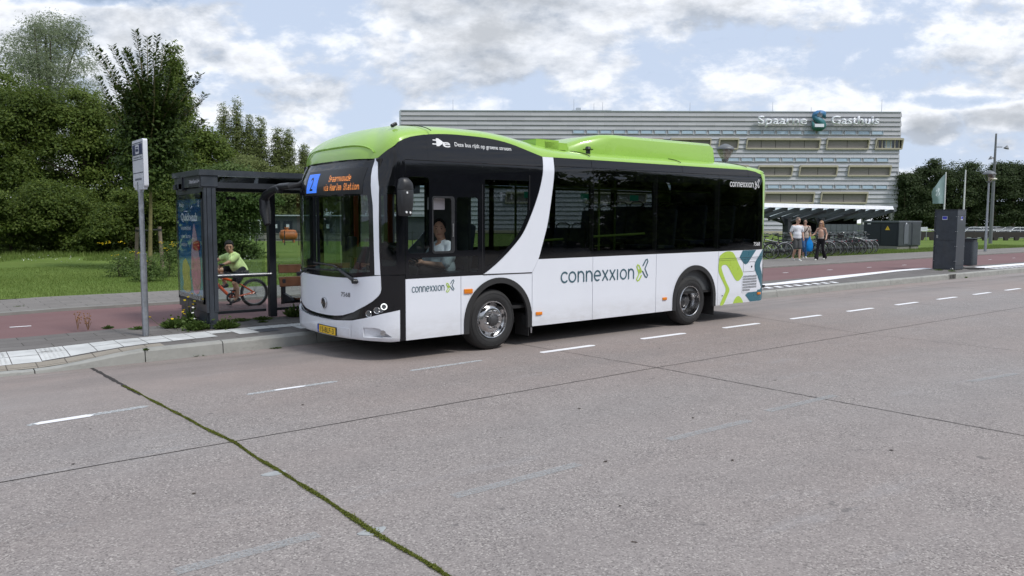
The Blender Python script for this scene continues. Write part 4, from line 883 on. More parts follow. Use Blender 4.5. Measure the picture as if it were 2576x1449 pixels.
bp=MB(); c=Vector(front(.072,.678,.004)); q=Vector(front(.072,.678,.03)); n_=(q-c).normalized()
bp.lathe([(0,.018),(.060,.018),(.068,.012),(.070,0)],c,n_,28); bd=bp.build('maker_badge',M_ink,bus,40)
mb=MB(); mb.lathe([(.062,.017),(.066,.024),(.073,.020),(.075,.004)],c,n_,32); mb.build('badge_ring',M_chrome,bd,50)
decal('badge_letters',text_bm('BYD',.040,.088,.006),0,0,M_chrome,par=bd,fn=fnF(.028,.659,.026))
bpf=lambda S0,z0,off:(lambda x,y,z:bump(S0+x,z0+y,off))
pb=filled([rr(-.055,.283,.465,.393,.008)]); cutgrid(pb,[.05*i for i in range(0,10)]); mapbm(pb,lambda x,y,z:bump(x,y,.020)); orient(pb,.012); lp=bm_obj('license_plate',pb,M_ink,bus)
pb=filled([rr(.0,.289,.459,.387,.006)]); cutgrid(pb,[.05*i for i in range(0,10)]); mapbm(pb,lambda x,y,z:bump(x,y,.0225)); bm_obj('plate_field',pb,M_plate,lp)
pb=filled([rr(-.050,.289,-.002,.387,.004)]); mapbm(pb,lambda x,y,z:bump(x,y,.0225)); bm_obj('plate_band',pb,M_blue,lp)
decal('plate_characters',text_bm('15-BLF-3',.068,.37,.010),0,0,M_ink,par=lp,fn=bpf(.045,.304,.024)); decal('plate_country_letters',text_bm('NL',.022,.03,.002),0,0,M_wdecal,par=lp,fn=bpf(-.040,.30,.024))
# livery at the rear corner
def liv(name,pts,mat,off): sidepanel(name,[smooth2(pts+[pts[0]],4)[:-1] if len(pts)>6 else pts],mat,off,0)
liv('livery_lime',[(4.935,1.13),(5.03,1.18),(5.16,1.205),(5.28,1.19),(5.36,1.14),(5.50,.96),(5.625,.80),(5.58,.72),(5.50,.67),(5.41,.69),(5.30,.80),(5.18,.93),(5.10,.97),(5.03,.965),(4.99,.93),(5.03,.84),(5.13,.68),(5.235,.53),(5.18,.42),(5.07,.272),(4.975,.272),(5.05,.40),(5.13,.53),(5.05,.66),(4.92,.84),(4.91,1.0)],M_lime2,.0035)
liv('livery_lime',[(5.35,.272),(5.41,.36),(5.50,.395),(5.58,.36),(5.65,.272),(5.55,.272),(5.45,.272)],M_lime2,.0035)
sidepanel('livery_teal',[[(5.60,ZW-.003),(6.01,ZW-.003),(5.76,.975),(5.70,.955),(5.64,.975),(5.51,1.09)]],M_teal,.0035,0)
sidepanel('livery_teal',[[(6.21,ZW-.003),(6.38,ZW-.003),(6.16,.98),(6.14,.92),(6.17,.85),(6.33,.62),(6.47,.50),(6.47,.42),(6.38,.33),(6.2,.272),(5.86,.272),(5.71,.40),(5.76,.43),(5.90,.47),(5.96,.455),(6.05,.47),(6.17,.48),(6.2,.52),(6.12,.65),(5.99,.84),(5.97,.92),(6.0,1.0)]],M_teal,.0035,0)
for i in range(6):
    mb=MB()
    for k in range(1): pass
vg=sidepanel('engine_grille',[rr(5.60,.445,6.07,.745,.03)],M_wpaint,.006,.006)
mb=MB()
for i in range(6):
    z=.475+i*.049; x0=5.615; x1=6.055 if i>0 else 5.86
    for k in range(int((x1-x0)/.0225)):
        for j in range(2): mb.quad(*[side(x0+k*.0225+a,z+j*.019+c,.0085) for a,c in ((.004,0),(.018,0),(.014,.013),(0,.013))])
mb.build('grille_perforations',M_ink,vg,fix=False)
for lp in ([[ (4.90,1.075),(6.30,1.075),(6.30,1.081),(4.90,1.081)]],[[(4.90,1.045),(6.30,1.045),(6.30,1.049),(4.90,1.049)]],[[(6.235,.30),(6.241,.30),(6.241,1.2),(6.235,1.2)]]): sidepanel('panel_gap',lp,M_joint,.0045,0)
sidepanel('charging_flap_outline',[rr(5.63,.82,5.985,1.0,.015),rr(5.635,.825,5.98,.995,.013)],M_joint,.005,0)
mb=MB(); mb.box(side(5.88,.91,.008),(.02,.01,.03)); mb.box(side(5.03,.43,.006),(.02,.006,.02)); mb.build('flap_lock',M_plas,bus)
for (u0,z0,w,h) in ((-.505,.80,.135,.062),(.735,.42,.115,.045),(3.445,.455,.10,.045),(6.07,.385,.10,.045)):
    mb=MB(); c=Vector(side(u0+w/2,z0+h/2,.008)); mb.box(c,(w,.022,h),bev=.006); mb.build('amber_marker',M_amber,bus,40)
sidepanel('swoosh_seam',[[(-.19,1.030),(.66,1.020),(.66,1.034),(-.19,1.046)]],M_joint,.004,0)
for z_,u_ in ((.62,-.42),(.86,-.22),(.95,.2),(.80,.49),(.55,.61)):
    pass
# ---------------------------------------------------------------- bus stop: sign post and shelter
M_galv=pm('galvanised_steel',(.36,.38,.41),.42,.85,var=.16,scale=18); M_anth=pm('anthracite_powder_coat',(.036,.044,.056),.42,var=.18,coat=.15,dirt=.22); M_anth2=pm('dark_shelter_steel',(.022,.026,.034),.5)
M_signw=pm('sign_white',(.62,.64,.70),.4,var=.05); M_navy=pm('sign_navy',(.012,.018,.09),.4); M_grey=pm('light_grey_print',(.36,.40,.47),.5); M_dinkk=pm('dark_print',(.05,.06,.10),.5)
M_clear=glass('shelter_glass',(.86,.90,.89),.05); M_wood=pm('bench_brown',(.145,.062,.032),.4,var=.2,scale=9,coat=.3)
SZ=.16
sp=empty('bus_stop_sign',(2.62,11.56,SZ),0,'tall galvanised post with a white and navy bus stop panel, left of the shelter','bus stop sign')
mb=MB(); mb.cone((0,0,-.1),(0,0,1.12),.043,.043,20); mb.cone((0,0,1.12),(0,0,1.135),.049,.049,20); mb.cone((0,0,1.13),(0,0,2.04),.034,.034,20); mb.cone((0,0,1.96),(0,0,2.10),.041,.041,20); mb.build('post',M_galv,sp,40)
pn=MB()
def rpoly(x0,z0,x1,z1,r): return rr(x0,z0,x1,z1,r)
pn.prism([(a,b) for a,b in rpoly(-.33,2.03,.27,2.66,.03)],-.028,.028,lambda x,y,z:(z,x,y)); pb=pn.build('panel',M_signw,sp,40)
fx=-.0295
def flat(name,pts,mat,par,x=fx): 
    mb=MB(); mb.prism(pts,x-.0015,x,lambda a,b,z:(z,a,b)); return mb.build(name,mat,par)
flat('panel_field',rpoly(-.31,2.06,.25,2.64,.012),M_signw,pb)
flat('navy_field',rpoly(-.295,2.465,.235,2.60,.004),M_navy,pb,fx-.002)
flat('bus_symbol_plate',rpoly(-.13,2.473,.07,2.592,.02),M_signw,pb,fx-.004)
sy=MB(); sy.prism(rpoly(-.10,2.552,.04,2.566,.002),fx-.0075,fx-.006,lambda a,b,z:(z,a,b)); sy.prism([(-.105,2.505),(.045,2.505),(.045,2.538),(-.085,2.538),(-.105,2.522)],fx-.0075,fx-.006,lambda a,b,z:(z,a,b))
for cx in (-.075,.012): sy.prism([(cx+.011*math.cos(t),2.503+.011*math.sin(t)) for t in [i*.628 for i in range(10)]],fx-.008,fx-.0065,lambda a,b,z:(z,a,b))
sy.build('bus_symbol',M_navy,pb)
for z0 in (2.455,2.39,2.215): flat('panel_rail',[(-.305,z0),(.245,z0),(.245,z0+.010),(-.305,z0+.010)],M_dinkk,pb,fx-.002)
for z0 in (2.61,): flat('panel_rail',[(-.29,z0),(.23,z0),(.23,z0+.012),(-.29,z0+.012)],M_dinkk,pb,fx-.002)
def facetext(name,txt,h,w,yc,z0,mat,par,x=fx-.003,bold=.01):   # text on a face that looks toward -X (reads left to right along -Y)
    b=text_bm(txt,h,w,bold,align='C'); mapbm(b,lambda a,b_,z:(x,yc-a,z0+b_)); return bm_obj(name,b,mat,par)
facetext('stop_name','Delftplein/Spaarne Gasth.',.026,.46,-.03,2.415,M_dinkk,pb); facetext('operator_name','connexxion',.045,.38,-.03,2.12,M_dinkk,pb)
mb=MB(); mb.box((0,-.03,2.02),(.05,.50,.05),bev=.01); mb.build('panel_foot',M_signw,pb)
# shelter: local frame x along the kerb, y away from it
sx0,sx1,sy0,sy1=3.435,7.15,11.70,13.12
sh_=empty('bus_shelter',(3.5,11.75,SZ),0,'anthracite bus shelter with glass back wall, steel lean rail and brown bench behind the bus','bus shelter')
def P_(x,y,z): return (x-3.5,y-11.75,z-SZ)
def bx(mb,x0,x1,y0,y1,z0,z1,bev=0): mb.box(P_((x0+x1)/2,(y0+y1)/2,(z0+z1)/2),(x1-x0,y1-y0,z1-z0),bev=bev)
mb=MB(); bx(mb,sx0,sx1,sy0,sy1,2.395,2.475); mb.build('roof_fascia',M_anth,sh_)
mb=MB(); 
for (y0,y1) in ((sy0+.03,sy0+.10),(sy1-.16,sy1-.02),(12.62,12.78)): bx(mb,3.44,sx1-.04,y0,y1,2.22,2.30)
bx(mb,3.44,sx1-.04,12.60,12.80,2.20,2.395); bx(mb,sx1-.12,sx1-.02,sy0+.05,sy1-.05,2.22,2.39); mb.build('roof_beam',M_anth2,sh_)
mb=MB(); bx(mb,3.70,sx1-.1,sy0+.012,sy0+.026,2.385,2.410); mb.build('light_strip',M_steel,sh_)
M_rg=glass('roof_glass',(.35,.42,.33),.12)
mb=MB(); bx(mb,3.70,sx1-.12,sy0+.06,sy0+.066,2.24,2.385); mb.build('front_glass_strip',M_rg,sh_)
mb=MB(); bx(mb,3.46,3.70,sy0+.02,13.08,2.235,2.395,.004); hd=mb.build('header_box',M_anth,sh_)
b=text_bm('Delftplein/Spaarne Gasth.',.055,.52,.008); mapbm(b,lambda a,b_,z:P_(3.4505,12.26-a,2.29+b_)); bm_obj('stop_name',b,M_signw,hd)
mb=MB(); bx(mb,3.452,3.458,11.74,12.32,2.252,2.376); mb.build('name_plate',M_anth2,hd)
# advertising box at the left end
ad=empty('advertising_panel'); ad.parent=sh_
mb=MB(); bx(mb,3.50,3.665,11.78,13.16,.40,2.225,.006); bx(mb,3.525,3.64,11.80,13.14,.16,.41); mb.build('casing',M_anth,ad)
mb=MB(); 
for x0,x1 in ((3.498,3.536),(3.544,3.606),(3.614,3.670)): bx(mb,x0,x1,11.735,11.785,.40 if x0<3.54 or x0>3.61 else .16,2.225)
bx(mb,3.54,3.66,11.742,11.80,.16,.42); mb.build('end_profile',M_anth,ad)
def adm():
    b=NB('poster_background'); c=b.n('ShaderNodeTexCoord').outputs['Object']; s=b.n('ShaderNodeSeparateXYZ'); b.l(c,s.inputs[0])
    col=b.ramp(b.mr(s.outputs[2],.3,1.95),[(0,(.20,.36,.46)),(.25,(.09,.33,.55)),(.55,(.03,.16,.38)),(1,(.02,.075,.22))]); col=b.mix(b.mr(b.noise(3,5,.6),.45,.7,0,.35),col,(.06,.16,.26)); return b.out(col,.25,coat=.4)
mb=MB(); bx(mb,3.4935,3.4995,11.87,13.07,.62,2.06); po=mb.build('poster',adm(),ad)
mb=MB(); bx(mb,3.484,3.4865,11.84,13.10,.56,2.14); mb.build('poster_glass',glass('poster_glass',(.93,.95,.96),.05),ad)
mb=MB(); bx(mb,3.488,3.4985,11.80,11.868,.52,2.16); bx(mb,3.488,3.4985,13.072,13.14,.52,2.16); bx(mb,3.488,3.4985,11.80,13.14,2.062,2.16); bx(mb,3.488,3.4985,11.80,13.14,.52,.618); mb.build('poster_frame',M_anth2,ad)
def adtext(txt,h,w,y,z,mat=None,bold=.02):
    b=text_bm(txt,h,w,bold); mapbm(b,lambda a,b_,zz:P_(3.492,y-a,z+b_)); bm_obj('poster_text',b,mat or M_adw,po)
M_adw=pm('poster_white',(.80,.86,.90),.4); M_pink=pm('poster_pink',(.75,.20,.40),.4,var=.3,scale=8); M_lpink=pm('poster_pale_pink',(.62,.45,.52),.4); M_bear=pm('poster_soft_yellow',(.62,.50,.14),.5,var=.25,scale=14); M_adred=pm('poster_red',(.5,.03,.06),.4)
adtext('Quickwash',.115,.84,12.90,1.745,bold=.035); adtext('wasmiddel',.07,.52,12.92,1.60,bold=.01); adtext('voor korte',.07,.50,12.92,1.475,bold=.01); adtext('wasjes',.07,.30,12.92,1.35,bold=.01); adtext('Robijn',.07,.26,12.98,1.955,bold=.01); adtext('U',.09,.07,12.02,1.95,bold=.03)
def adshape(pts,mat,d=0,name='poster_picture'):
    mb=MB(); mb.prism(smooth2(pts+[pts[0]],3)[:-1],3.4925-d-.0008,3.4925-d,lambda a,b_,z:P_(z,a,b_)); mb.build(name,mat,po)
adshape([(12.22,1.70),(12.10,1.50),(12.00,1.20),(11.97,.95),(12.02,.72),(12.15,.64),(12.32,.66),(12.40,.85),(12.42,1.10),(12.36,1.40),(12.28,1.62)],M_lpink,.001)
adshape([(12.36,1.22),(12.20,1.17),(11.99,1.20),(11.95,.95),(12.01,.74),(12.15,.66),(12.31,.68),(12.40,.86),(12.41,1.05)],M_pink,.0025)
adshape([(12.28,1.42),(12.0,1.45),(11.96,1.34),(12.05,1.30),(12.27,1.31),(12.31,1.36)],M_adred,.004)
adshape([(12.60,1.10),(12.72,1.16),(12.86,1.08),(12.90,.92),(12.84,.78),(12.88,.68),(12.70,.64),(12.52,.66),(12.46,.78),(12.52,.92),(12.50,1.02)],M_bear,.002)   # a plain soft yellow bundle in place of the mascot
# posts, back wall, rail, bench
for x0 in (4.80,6.15,7.03):
    mb=MB(); bx(mb,x0,x0+.115,12.66,12.78,.16,2.22,.008); mb.build('post',M_anth2,sh_)
for x0,x1 in ((3.68,4.24),(4.25,4.79),(4.92,5.52),(5.53,6.14),(6.27,7.02)):
    mb=MB(); bx(mb,x0,x1,12.84,12.848,.28,2.18); mb.build('glass_pane',M_clear,sh_)
for x0 in (4.245,4.80,5.525,6.15):
    for z0 in (2.10,2.32):
        mb=MB(); mb.cone(P_(x0-.05,12.80,z0),P_(x0+.05,12.80,z0),.012,.012,8)
        for dx in (-.055,.055): mb.cone(P_(x0+dx,12.815,z0),P_(x0+dx,12.79,z0),.028,.024,10)
        mb.build('glass_clamp',M_anth2,sh_)
for x0,x1 in ((3.68,4.79),(4.92,6.14),(6.27,7.02)):
    mb=MB(); bx(mb,x0,x1,12.83,12.86,.24,.285); mb.build('bottom_rail',M_anth2,sh_)
mb=MB(); mb.cone(P_(3.68,12.60,.87),P_(4.80,12.60,.87),.032,.032,18); mb.build('lean_rail',pm('rail_steel',(.30,.31,.33),.38,1),sh_,40)
bn_=empty('bench'); bn_.parent=sh_
for y0,z0,h,t in ((12.62,1.0,.14,.0),(12.59,.80,.165,.06),):
    mb=MB(); mb.box(P_(5.80,y0,z0-h/2+.02),(1.74,.025,h),Matrix.Rotation(-.18,3,'X'),.006); mb.build('backrest_board',M_wood,bn_)
mb=MB(); mb.box(P_(5.86,12.42,.475),(1.55,.36,.03),bev=.006); mb.build('seat_board',M_wood,bn_)
mb=MB(); mb.tube([P_(4.95,12.46,.42),P_(6.8,12.46,.42)],.032,10); 
for x0 in (4.98,6.55): mb.prism([(12.66,.36),(12.66,.66),(12.60,.78),(12.57,.78),(12.58,.55),(12.25,.50),(12.22,.455),(12.5,.39)],P_(x0,0,0)[0],P_(x0+.05,0,0)[0],lambda a,b_,z:(z,a-11.75,b_-SZ))
mb.build('bench_support',M_anth2,bn_)
cup=MB(); cup.lathe([(0,0),(.026,0),(.037,.095),(.039,.097),(.035,.095),(.025,.005)],(0,0,0),(0,0,1),16); o=cup.build('paper_cup',pm('white_paper',(.75,.75,.74),.7),None,40); o.location=(5.36,12.42,.491); tag(o,'white paper cup left standing on the shelter bench','cup')
# ---------------------------------------------------------------- street cabinet, bin, cable, inlet
cb=empty('street_cabinet',(27.96,11.70,SZ),0,'tall dark blue-grey steel cabinet with two small blue stickers on the platform','cabinet')
mb=MB(); mb.box((.33,.37,1.015),(.64,.74,1.99),bev=.006); mb.build('casing',M_anth,cb)
mb=MB(); mb.box((.33,.37,.03),(.60,.70,.08)); mb.build('plinth',M_conc,cb)
mb=MB(); mb.box((.33,.37,2.03),(.66,.76,.022)); mb.box((.33,-.003,1.83),(.60,.006,.012)); mb.build('lid',M_anth2,cb)
mb=MB(); mb.box((-.001+.005,.37,1.0),(.004,.60,.006)); mb.box((.004,.70,1.0),(.006,.006,1.9)); mb.box((.33,-.0,.16),(.6,.006,.008)); mb.build('door_gap',M_under,cb)
mb=MB(); mb.box((.004,.62,1.12),(.03,.05,.10),bev=.006); mb.build('lock',M_steel,cb)
mb=MB()
for z in (.3,.8,1.3,1.8):
    for y in (.035,.705): mb.cone((.01,y,z),(-.006,y,z),.014,.010,8)
    for x in (.04,.62): mb.cone((x,.0,z),(x,-.006,z),.014,.010,8)
mb.build('bolts',M_steel,cb)
M_bst=pm('blue_sticker',(.03,.04,.42),.4)
for (c,d,c2,d2) in (((.005,.40,1.75),(.012,.16,.12),(.0,.40,1.755),(.014,.135,.09)),((.32,-.004,1.74),(.14,.012,.12),(.32,-.009,1.755),(.11,.014,.08))):
    mb=MB(); mb.box(c,d); s_=mb.build('sticker',M_signw,cb); mb=MB(); mb.box(c2,d2); mb.build('sticker_field',M_bst,s_)
bi=empty('litter_bin',(31.95,12.85,SZ),0,'dark perforated litter bin behind the tall cabinet','litter bin')
mb=MB(); mb.prism(rr(-.24,-.19,.24,.19,.08),0,.86); mb.build('basket',pm('bin_mesh',(.035,.045,.055),.6,var=.5,scale=60,bump=.6),bi,40)
mb=MB(); mb.prism(rr(-.22,-.17,.22,.17,.08),.86,.95); mb.build('collar',M_anth2,bi,40); mb=MB(); mb.prism(rr(-.26,-.22,.26,.22,.08),.985,1.01); 
for a in (-.2,.2): mb.box((a,0,.96),(.02,.3,.06))
mb.build('bin_roof',M_anth,bi,40)
mb=MB(); mb.tube([(28.72,11.85,.22),(28.85,11.6,.18),(29.1,11.42,.175),(29.5,11.38,.175),(29.8,11.5,.175),(29.6,11.75,.175),(29.2,11.95,.175),(28.75,12.2,.2)],.02,8); tag(mb.build('cable',M_rubber,None,60),'black cable lying beside the tall cabinet','cable')
gi=empty('kerb_inlet',(25.62,ky(25.6)-.004,0),0,'dark slotted gully inlet set in the kerb face','drain')
mb=MB(); mb.box((.2,.0,.085),(.46,.012,.15)); mb.build('grate_frame',M_conc,gi); mb=MB()
for i in range(4): mb.box((.05+i*.1,-.008,.085),(.06,.006,.12))
mb.build('slots',M_under,gi)
# ---------------------------------------------------------------- lamps, mast, flagpoles
M_lampg=pm('lamp_grey',(.16,.17,.18),.5,.3); M_opal=glass('lamp_opal_glass',(.70,.68,.62),.15,.1); M_opalw=pm('lamp_opal',(.66,.64,.56),.5)
def lantern(name,loc,H,label):
    L=empty(name,loc,0,label,'street lamp')
    mb=MB(); mb.lathe([(.072,0),(.068,.9),(.060,.95),(.046,H-.52),(.05,H-.45)],n=16); mb.build('post',M_galv,L,40)
    mb=MB(); mb.lathe([(.05,H-.50),(.12,H-.46),(.13,H-.40)],n=20); mb.build('lamp_neck',M_lampg,L,50)
    mb=MB(); mb.lathe([(.33,H-.04),(.335,H-.0),(.30,H+.04),(.18,H+.13),(.06,H+.18),(.0,H+.19)],n=24); mb.lathe([(.33,H-.04),(.30,H-.01),(0,H)],n=24); mb.build('lamp_cap',M_lampg,L,50)
    mb=MB(); mb.lathe([(.13,H-.41),(.20,H-.30),(.29,H-.12),(.325,H-.03)],n=24); mb.build('lamp_shade',M_opal,L,50)
    mb=MB(); mb.lathe([(.05,H-.38),(.05,H-.2),(0,H-.18)],n=12); mb.build('bulb',M_opalw,L,50); return L
lantern('street_lamp',(47.51,18.34,.16),4.28,'galvanised street lamp with conical lantern beside the red cycle path')
g=at(1824,398,30.5); lantern('street_lamp',(g.x,g.y,.16),g.z+.36-.16,'street lamp whose lantern shows above the rear roof of the bus')
mt=empty('light_mast',(65.6,25.0,.1),0,'very tall dark grey mast with two small floodlights beside the tree line','light mast')
mb=MB(); mb.lathe([(.135,0),(.12,3),(.07,8.0),(.06,8.35),(0,8.36)],n=14); mb.build('post',M_lampg,mt,40)
def busdir(y): return y
for (zz,L_,sg) in ((7.35,.85,1),(6.55,-.3,-1)):
    d=Vector((math.sin(AZ),-math.cos(AZ),0))*L_; mb=MB(); mb.tube([(0,0,zz),d*.6+Vector((0,0,zz))],.03,6); p=d+Vector((0,0,zz)); mb.lathe([(.04,.12),(.08,.05),(.20,-.12)],p,(0.4*d.x,.4*d.y,1),14); mb.build('floodlight',M_lampg,mt)
p=Vector((0,0,4.95))+Vector((math.sin(AZ),-math.cos(AZ),0))*-.05; mb=MB(); mb.sphere(p,.28,1,1,.35); mb.build('globe_lamp',M_opalw,mt,60)
g=Vector((0,0,0))
M_flag=pm('sea_green_flag',(.22,.31,.32),.8); M_flagw=pm('pale_flag_print',(.55,.62,.65),.8); M_polew=pm('white_flagpole',(.62,.63,.64),.4)
for i,(ux,uy,lab) in enumerate((((3300+717/2.898)/1.4907,(560+250/2.898)/1.4907,'white flagpole flying a sea-green flag with a pale S'),((3300+932/2.898)/1.4907,(560+225/2.898)/1.4907,'bare white flagpole right of the tall cabinet'))):
    t_=at(ux,uy,60); fp=empty('flagpole',(t_.x,t_.y,.1),0,lab,'flagpole'); mb=MB(); mb.lathe([(.075,0),(.045,t_.z-.1),(0,t_.z-.08)],n=12); mb.build('pole',M_polew,fp,40)
    if i==0:
        H=t_.z-.1; rt2=Vector((math.sin(AZ),-math.cos(AZ),0)); cols=10; mb=MB(); rows=14
        def fpnt(a,b): # a along fly 0..1, b from top
            top=H-.12-1.05*a**1.1; bot=H-2.35-.0*a; wdt=1.0 if b<.99 else 1; z=top+(bot-top)*b; off=.14*math.sin(a*6+b*2)*a; return rt2*(-.05-.92*a*(.92+.08*math.sin(b*5)))+HF*off+Vector((0,0,z))
        vs=[[mb.b.verts.new(fpnt(a/cols,b_/rows)) for a in range(cols+1)] for b_ in range(rows+1)]
        for b_ in range(rows):
            for a in range(cols): mb.b.faces.new((vs[b_][a],vs[b_][a+1],vs[b_+1][a+1],vs[b_+1][a]))
        fl=mb.build('flag',M_flag,fp,60)
        tb=text_bm('S',.50,.34,.03); 
        def fm_(x,y,z): a=.78-x/.92; b_=.30+(.5-y)/1.5; a=max(0,min(1,a)); return fpnt(a,b_)-HF*.012
        mapbm(tb,lambda x,y,z:fm_(-x+.34,y,z)); 
        for f in tb.faces: f.normal_flip()
        bm_obj('flag_letter',tb,M_flagw,fl)
# ---------------------------------------------------------------- hospital
LAT=Vector((math.sin(AZ),-math.cos(AZ),0))
HD=100.
hosp=empty('hospital_building',HF*HD,AZ-math.pi/2,'long white-grey clapboard hospital with beige framed windows and raised rooftop lettering','building')
def hl(sx,sy):   # source pixel -> facade x,z
    p=at(sx/1.4907,sy/1.4907,HD); return p.dot(LAT),p.z
def sidingmat():
    b=NB('grey_white_cladding'); c=b.n('ShaderNodeTexCoord').outputs['Object']
    t=b.n('ShaderNodeTexBrick'); t.offset=.37; mp=b.n('ShaderNodeMapping'); mp.inputs['Rotation'].default_value=(math.pi/2,0,0); b.l(c,mp.inputs[0]); b.l(mp.outputs[0],t.inputs['Vector'])
    t.inputs['Scale'].default_value=1; t.inputs['Brick Width'].default_value=2.3; t.inputs['Row Height'].default_value=.5636; t.inputs['Mortar Size'].default_value=.012; t.inputs['Mortar Smooth'].default_value=0
    for i,v in enumerate(((.43,.44,.475),(.50,.51,.545),(.26,.26,.28))): t.inputs[i+1].default_value=(*v,1)
    col=b.mix(b.mr(b.noise(.5,6,.7,vec=c,stretch=(.6,1,2)),.45,.72,0,.35),t.outputs[0],(.33,.335,.35))
    col=b.mix(b.mr(b.noise(1.8,6,.75,vec=c,stretch=(.45,1,1.5)),.60,.80,0,.45),col,(.17,.17,.155))
    s=b.n('ShaderNodeSeparateXYZ'); b.l(c,s.inputs[0]); col=b.mix(b.mr(s.outputs[2],9.5,15.5,0,.30),col,(.30,.29,.27)); return b.out(col,.7,spec=.3)
M_sid=sidingmat(); M_cream=pm('beige_window_frame',(.42,.385,.29),.6); M_taupe=pm('taupe_sunblind',(.245,.225,.212),.8,var=.08,scale=3); M_strip=pm('pale_blue_glass_strip',(.32,.42,.50),.15,var=.08,scale=2,coat=.5); M_stripf=pm('strip_frame',(.42,.46,.50),.5)
X0,ZT=hl(1008*1.4907,279*1.4907); X1,_=hl(2265*1.4907,281*1.4907); _,ZBt=hl(2265*1.4907,533*1.4907)
NR=22; ph=(ZT-ZBt)/NR
mb=MB(); mb.box(((X0+X1)/2,20.2,(ZT+ZBt)/2),(X1-X0-.3,39.8,ZT-ZBt-.1)); mb.build('core_wall',M_under,hosp)
strip_rows=[4,10,16]
wins=[]  # (x0,x1,z0,z1,n)
def addw(a,b_,y0,y1,n,org=(2800,400),s=4.2933,open_=False):
    x0,z1=hl(org[0]+a/s,org[1]+y0/s); x1,z0=hl(org[0]+b_/s,org[1]+y1/s); wins.append((x0,x1,z0,z1,n,open_))
addw(5,1155,522,688,5); addw(1292,1942,522,688,2); addw(2080,2482,522,688,6,open_=True)
addw(855,1432,957,1120,2); addw(1640,2288,957,1120,2); addw(190,712,957,1120,2)
o5=(2740,340); addw(615,915,692,765,2,o5,1.811); addw(230,555,692,765,3,o5,1.811)
for a,b_,n in ((2516,2660,2),(2698,2764,1),(2270,2480,3)): addw(a,b_,521,560,n,(0,0),1)
for a,b_ in ((2100,2300),(2380,2600),(2640,2800)): addw(a,b_,622,661,2,(0,0),1)
for a,b_ in ((1900,2050),(2200,2420),(2500,2700)): addw(a,b_,722,762,2,(0,0),1)
mb=MB()
for r in range(NR):
    z1=ZT-r*ph; z0=z1-ph
    segs=[(X0+.02*random.random(),X1+.1+random.uniform(-.06,.08)-r*.0)]
    for (a,b_,zz0,zz1,n,op) in wins:
        if min(z1,zz1)-max(z0,zz0)>.45*ph:
            ns=[]
            for s0,s1 in segs:
                if b_<=s0 or a>=s1: ns.append((s0,s1)); continue
                if a>s0: ns.append((s0,a))
                if b_<s1: ns.append((b_,s1))
            segs=ns
    y1=.0; y0=-.17
    for s0,s1 in segs:
        if s1-s0<.1: continue
        mb._f([(s0,y1-.03,z1+.01),(s1,y1-.03,z1+.01),(s1,y0,z0),(s0,y0,z0),(s0,y0+.05,z0),(s1,y0+.05,z0),(s1,.2,z1),(s0,.2,z1),(s1,.2,z0),(s0,.2,z0)],[(0,3,2,1),(3,4,5,2),(0,1,6,7),(1,2,5,8,6),(0,7,9,4,3)])
mb.build('cladding',M_sid,hosp,fix=False)
mb=MB(); mb.box(((X0+X1)/2,.1,ZT+.06),(X1-X0+.1,.5,.10)); mb.build('parapet_cap',M_stripf,hosp)
mb=MB(); mb.box((X0-.05,.05,(ZT+ZBt)/2),(.25,.35,ZT-ZBt)); mb.build('corner_trim',M_stripf,hosp)
for r in strip_rows:
    z1=ZT-r*ph; z0=z1-ph; x=X0+.3 if r>4 else X0+32*0+.3
    mb=MB(); fb=MB(); x=hl(2150,500)[0] if r==4 else X0+.3; 
    while x<X1-1.8:
        mb._f([(x,-.10,z1-.08),(x+1.35,-.10,z1-.08),(x+1.35,-.20,z0+.10),(x,-.20,z0+.10)],[(0,3,2,1)])
        for xx in (x-.04,x+1.35): fb.box((xx+.02,-.14,(z0+z1)/2),(.05,.16,ph*.9))
        fb.box((x+.67,-.205,z0+.08),(1.35,.02,.05)); x+=1.70
    g=mb.build('clerestory_glass',M_strip,hosp,fix=False); fb.build('strip_frame',M_stripf,hosp)
M_dkw=pm('dark_window_glass',(.02,.022,.025),.08,coat=.5); M_curt=pm('curtain',(.30,.36,.38),.8)
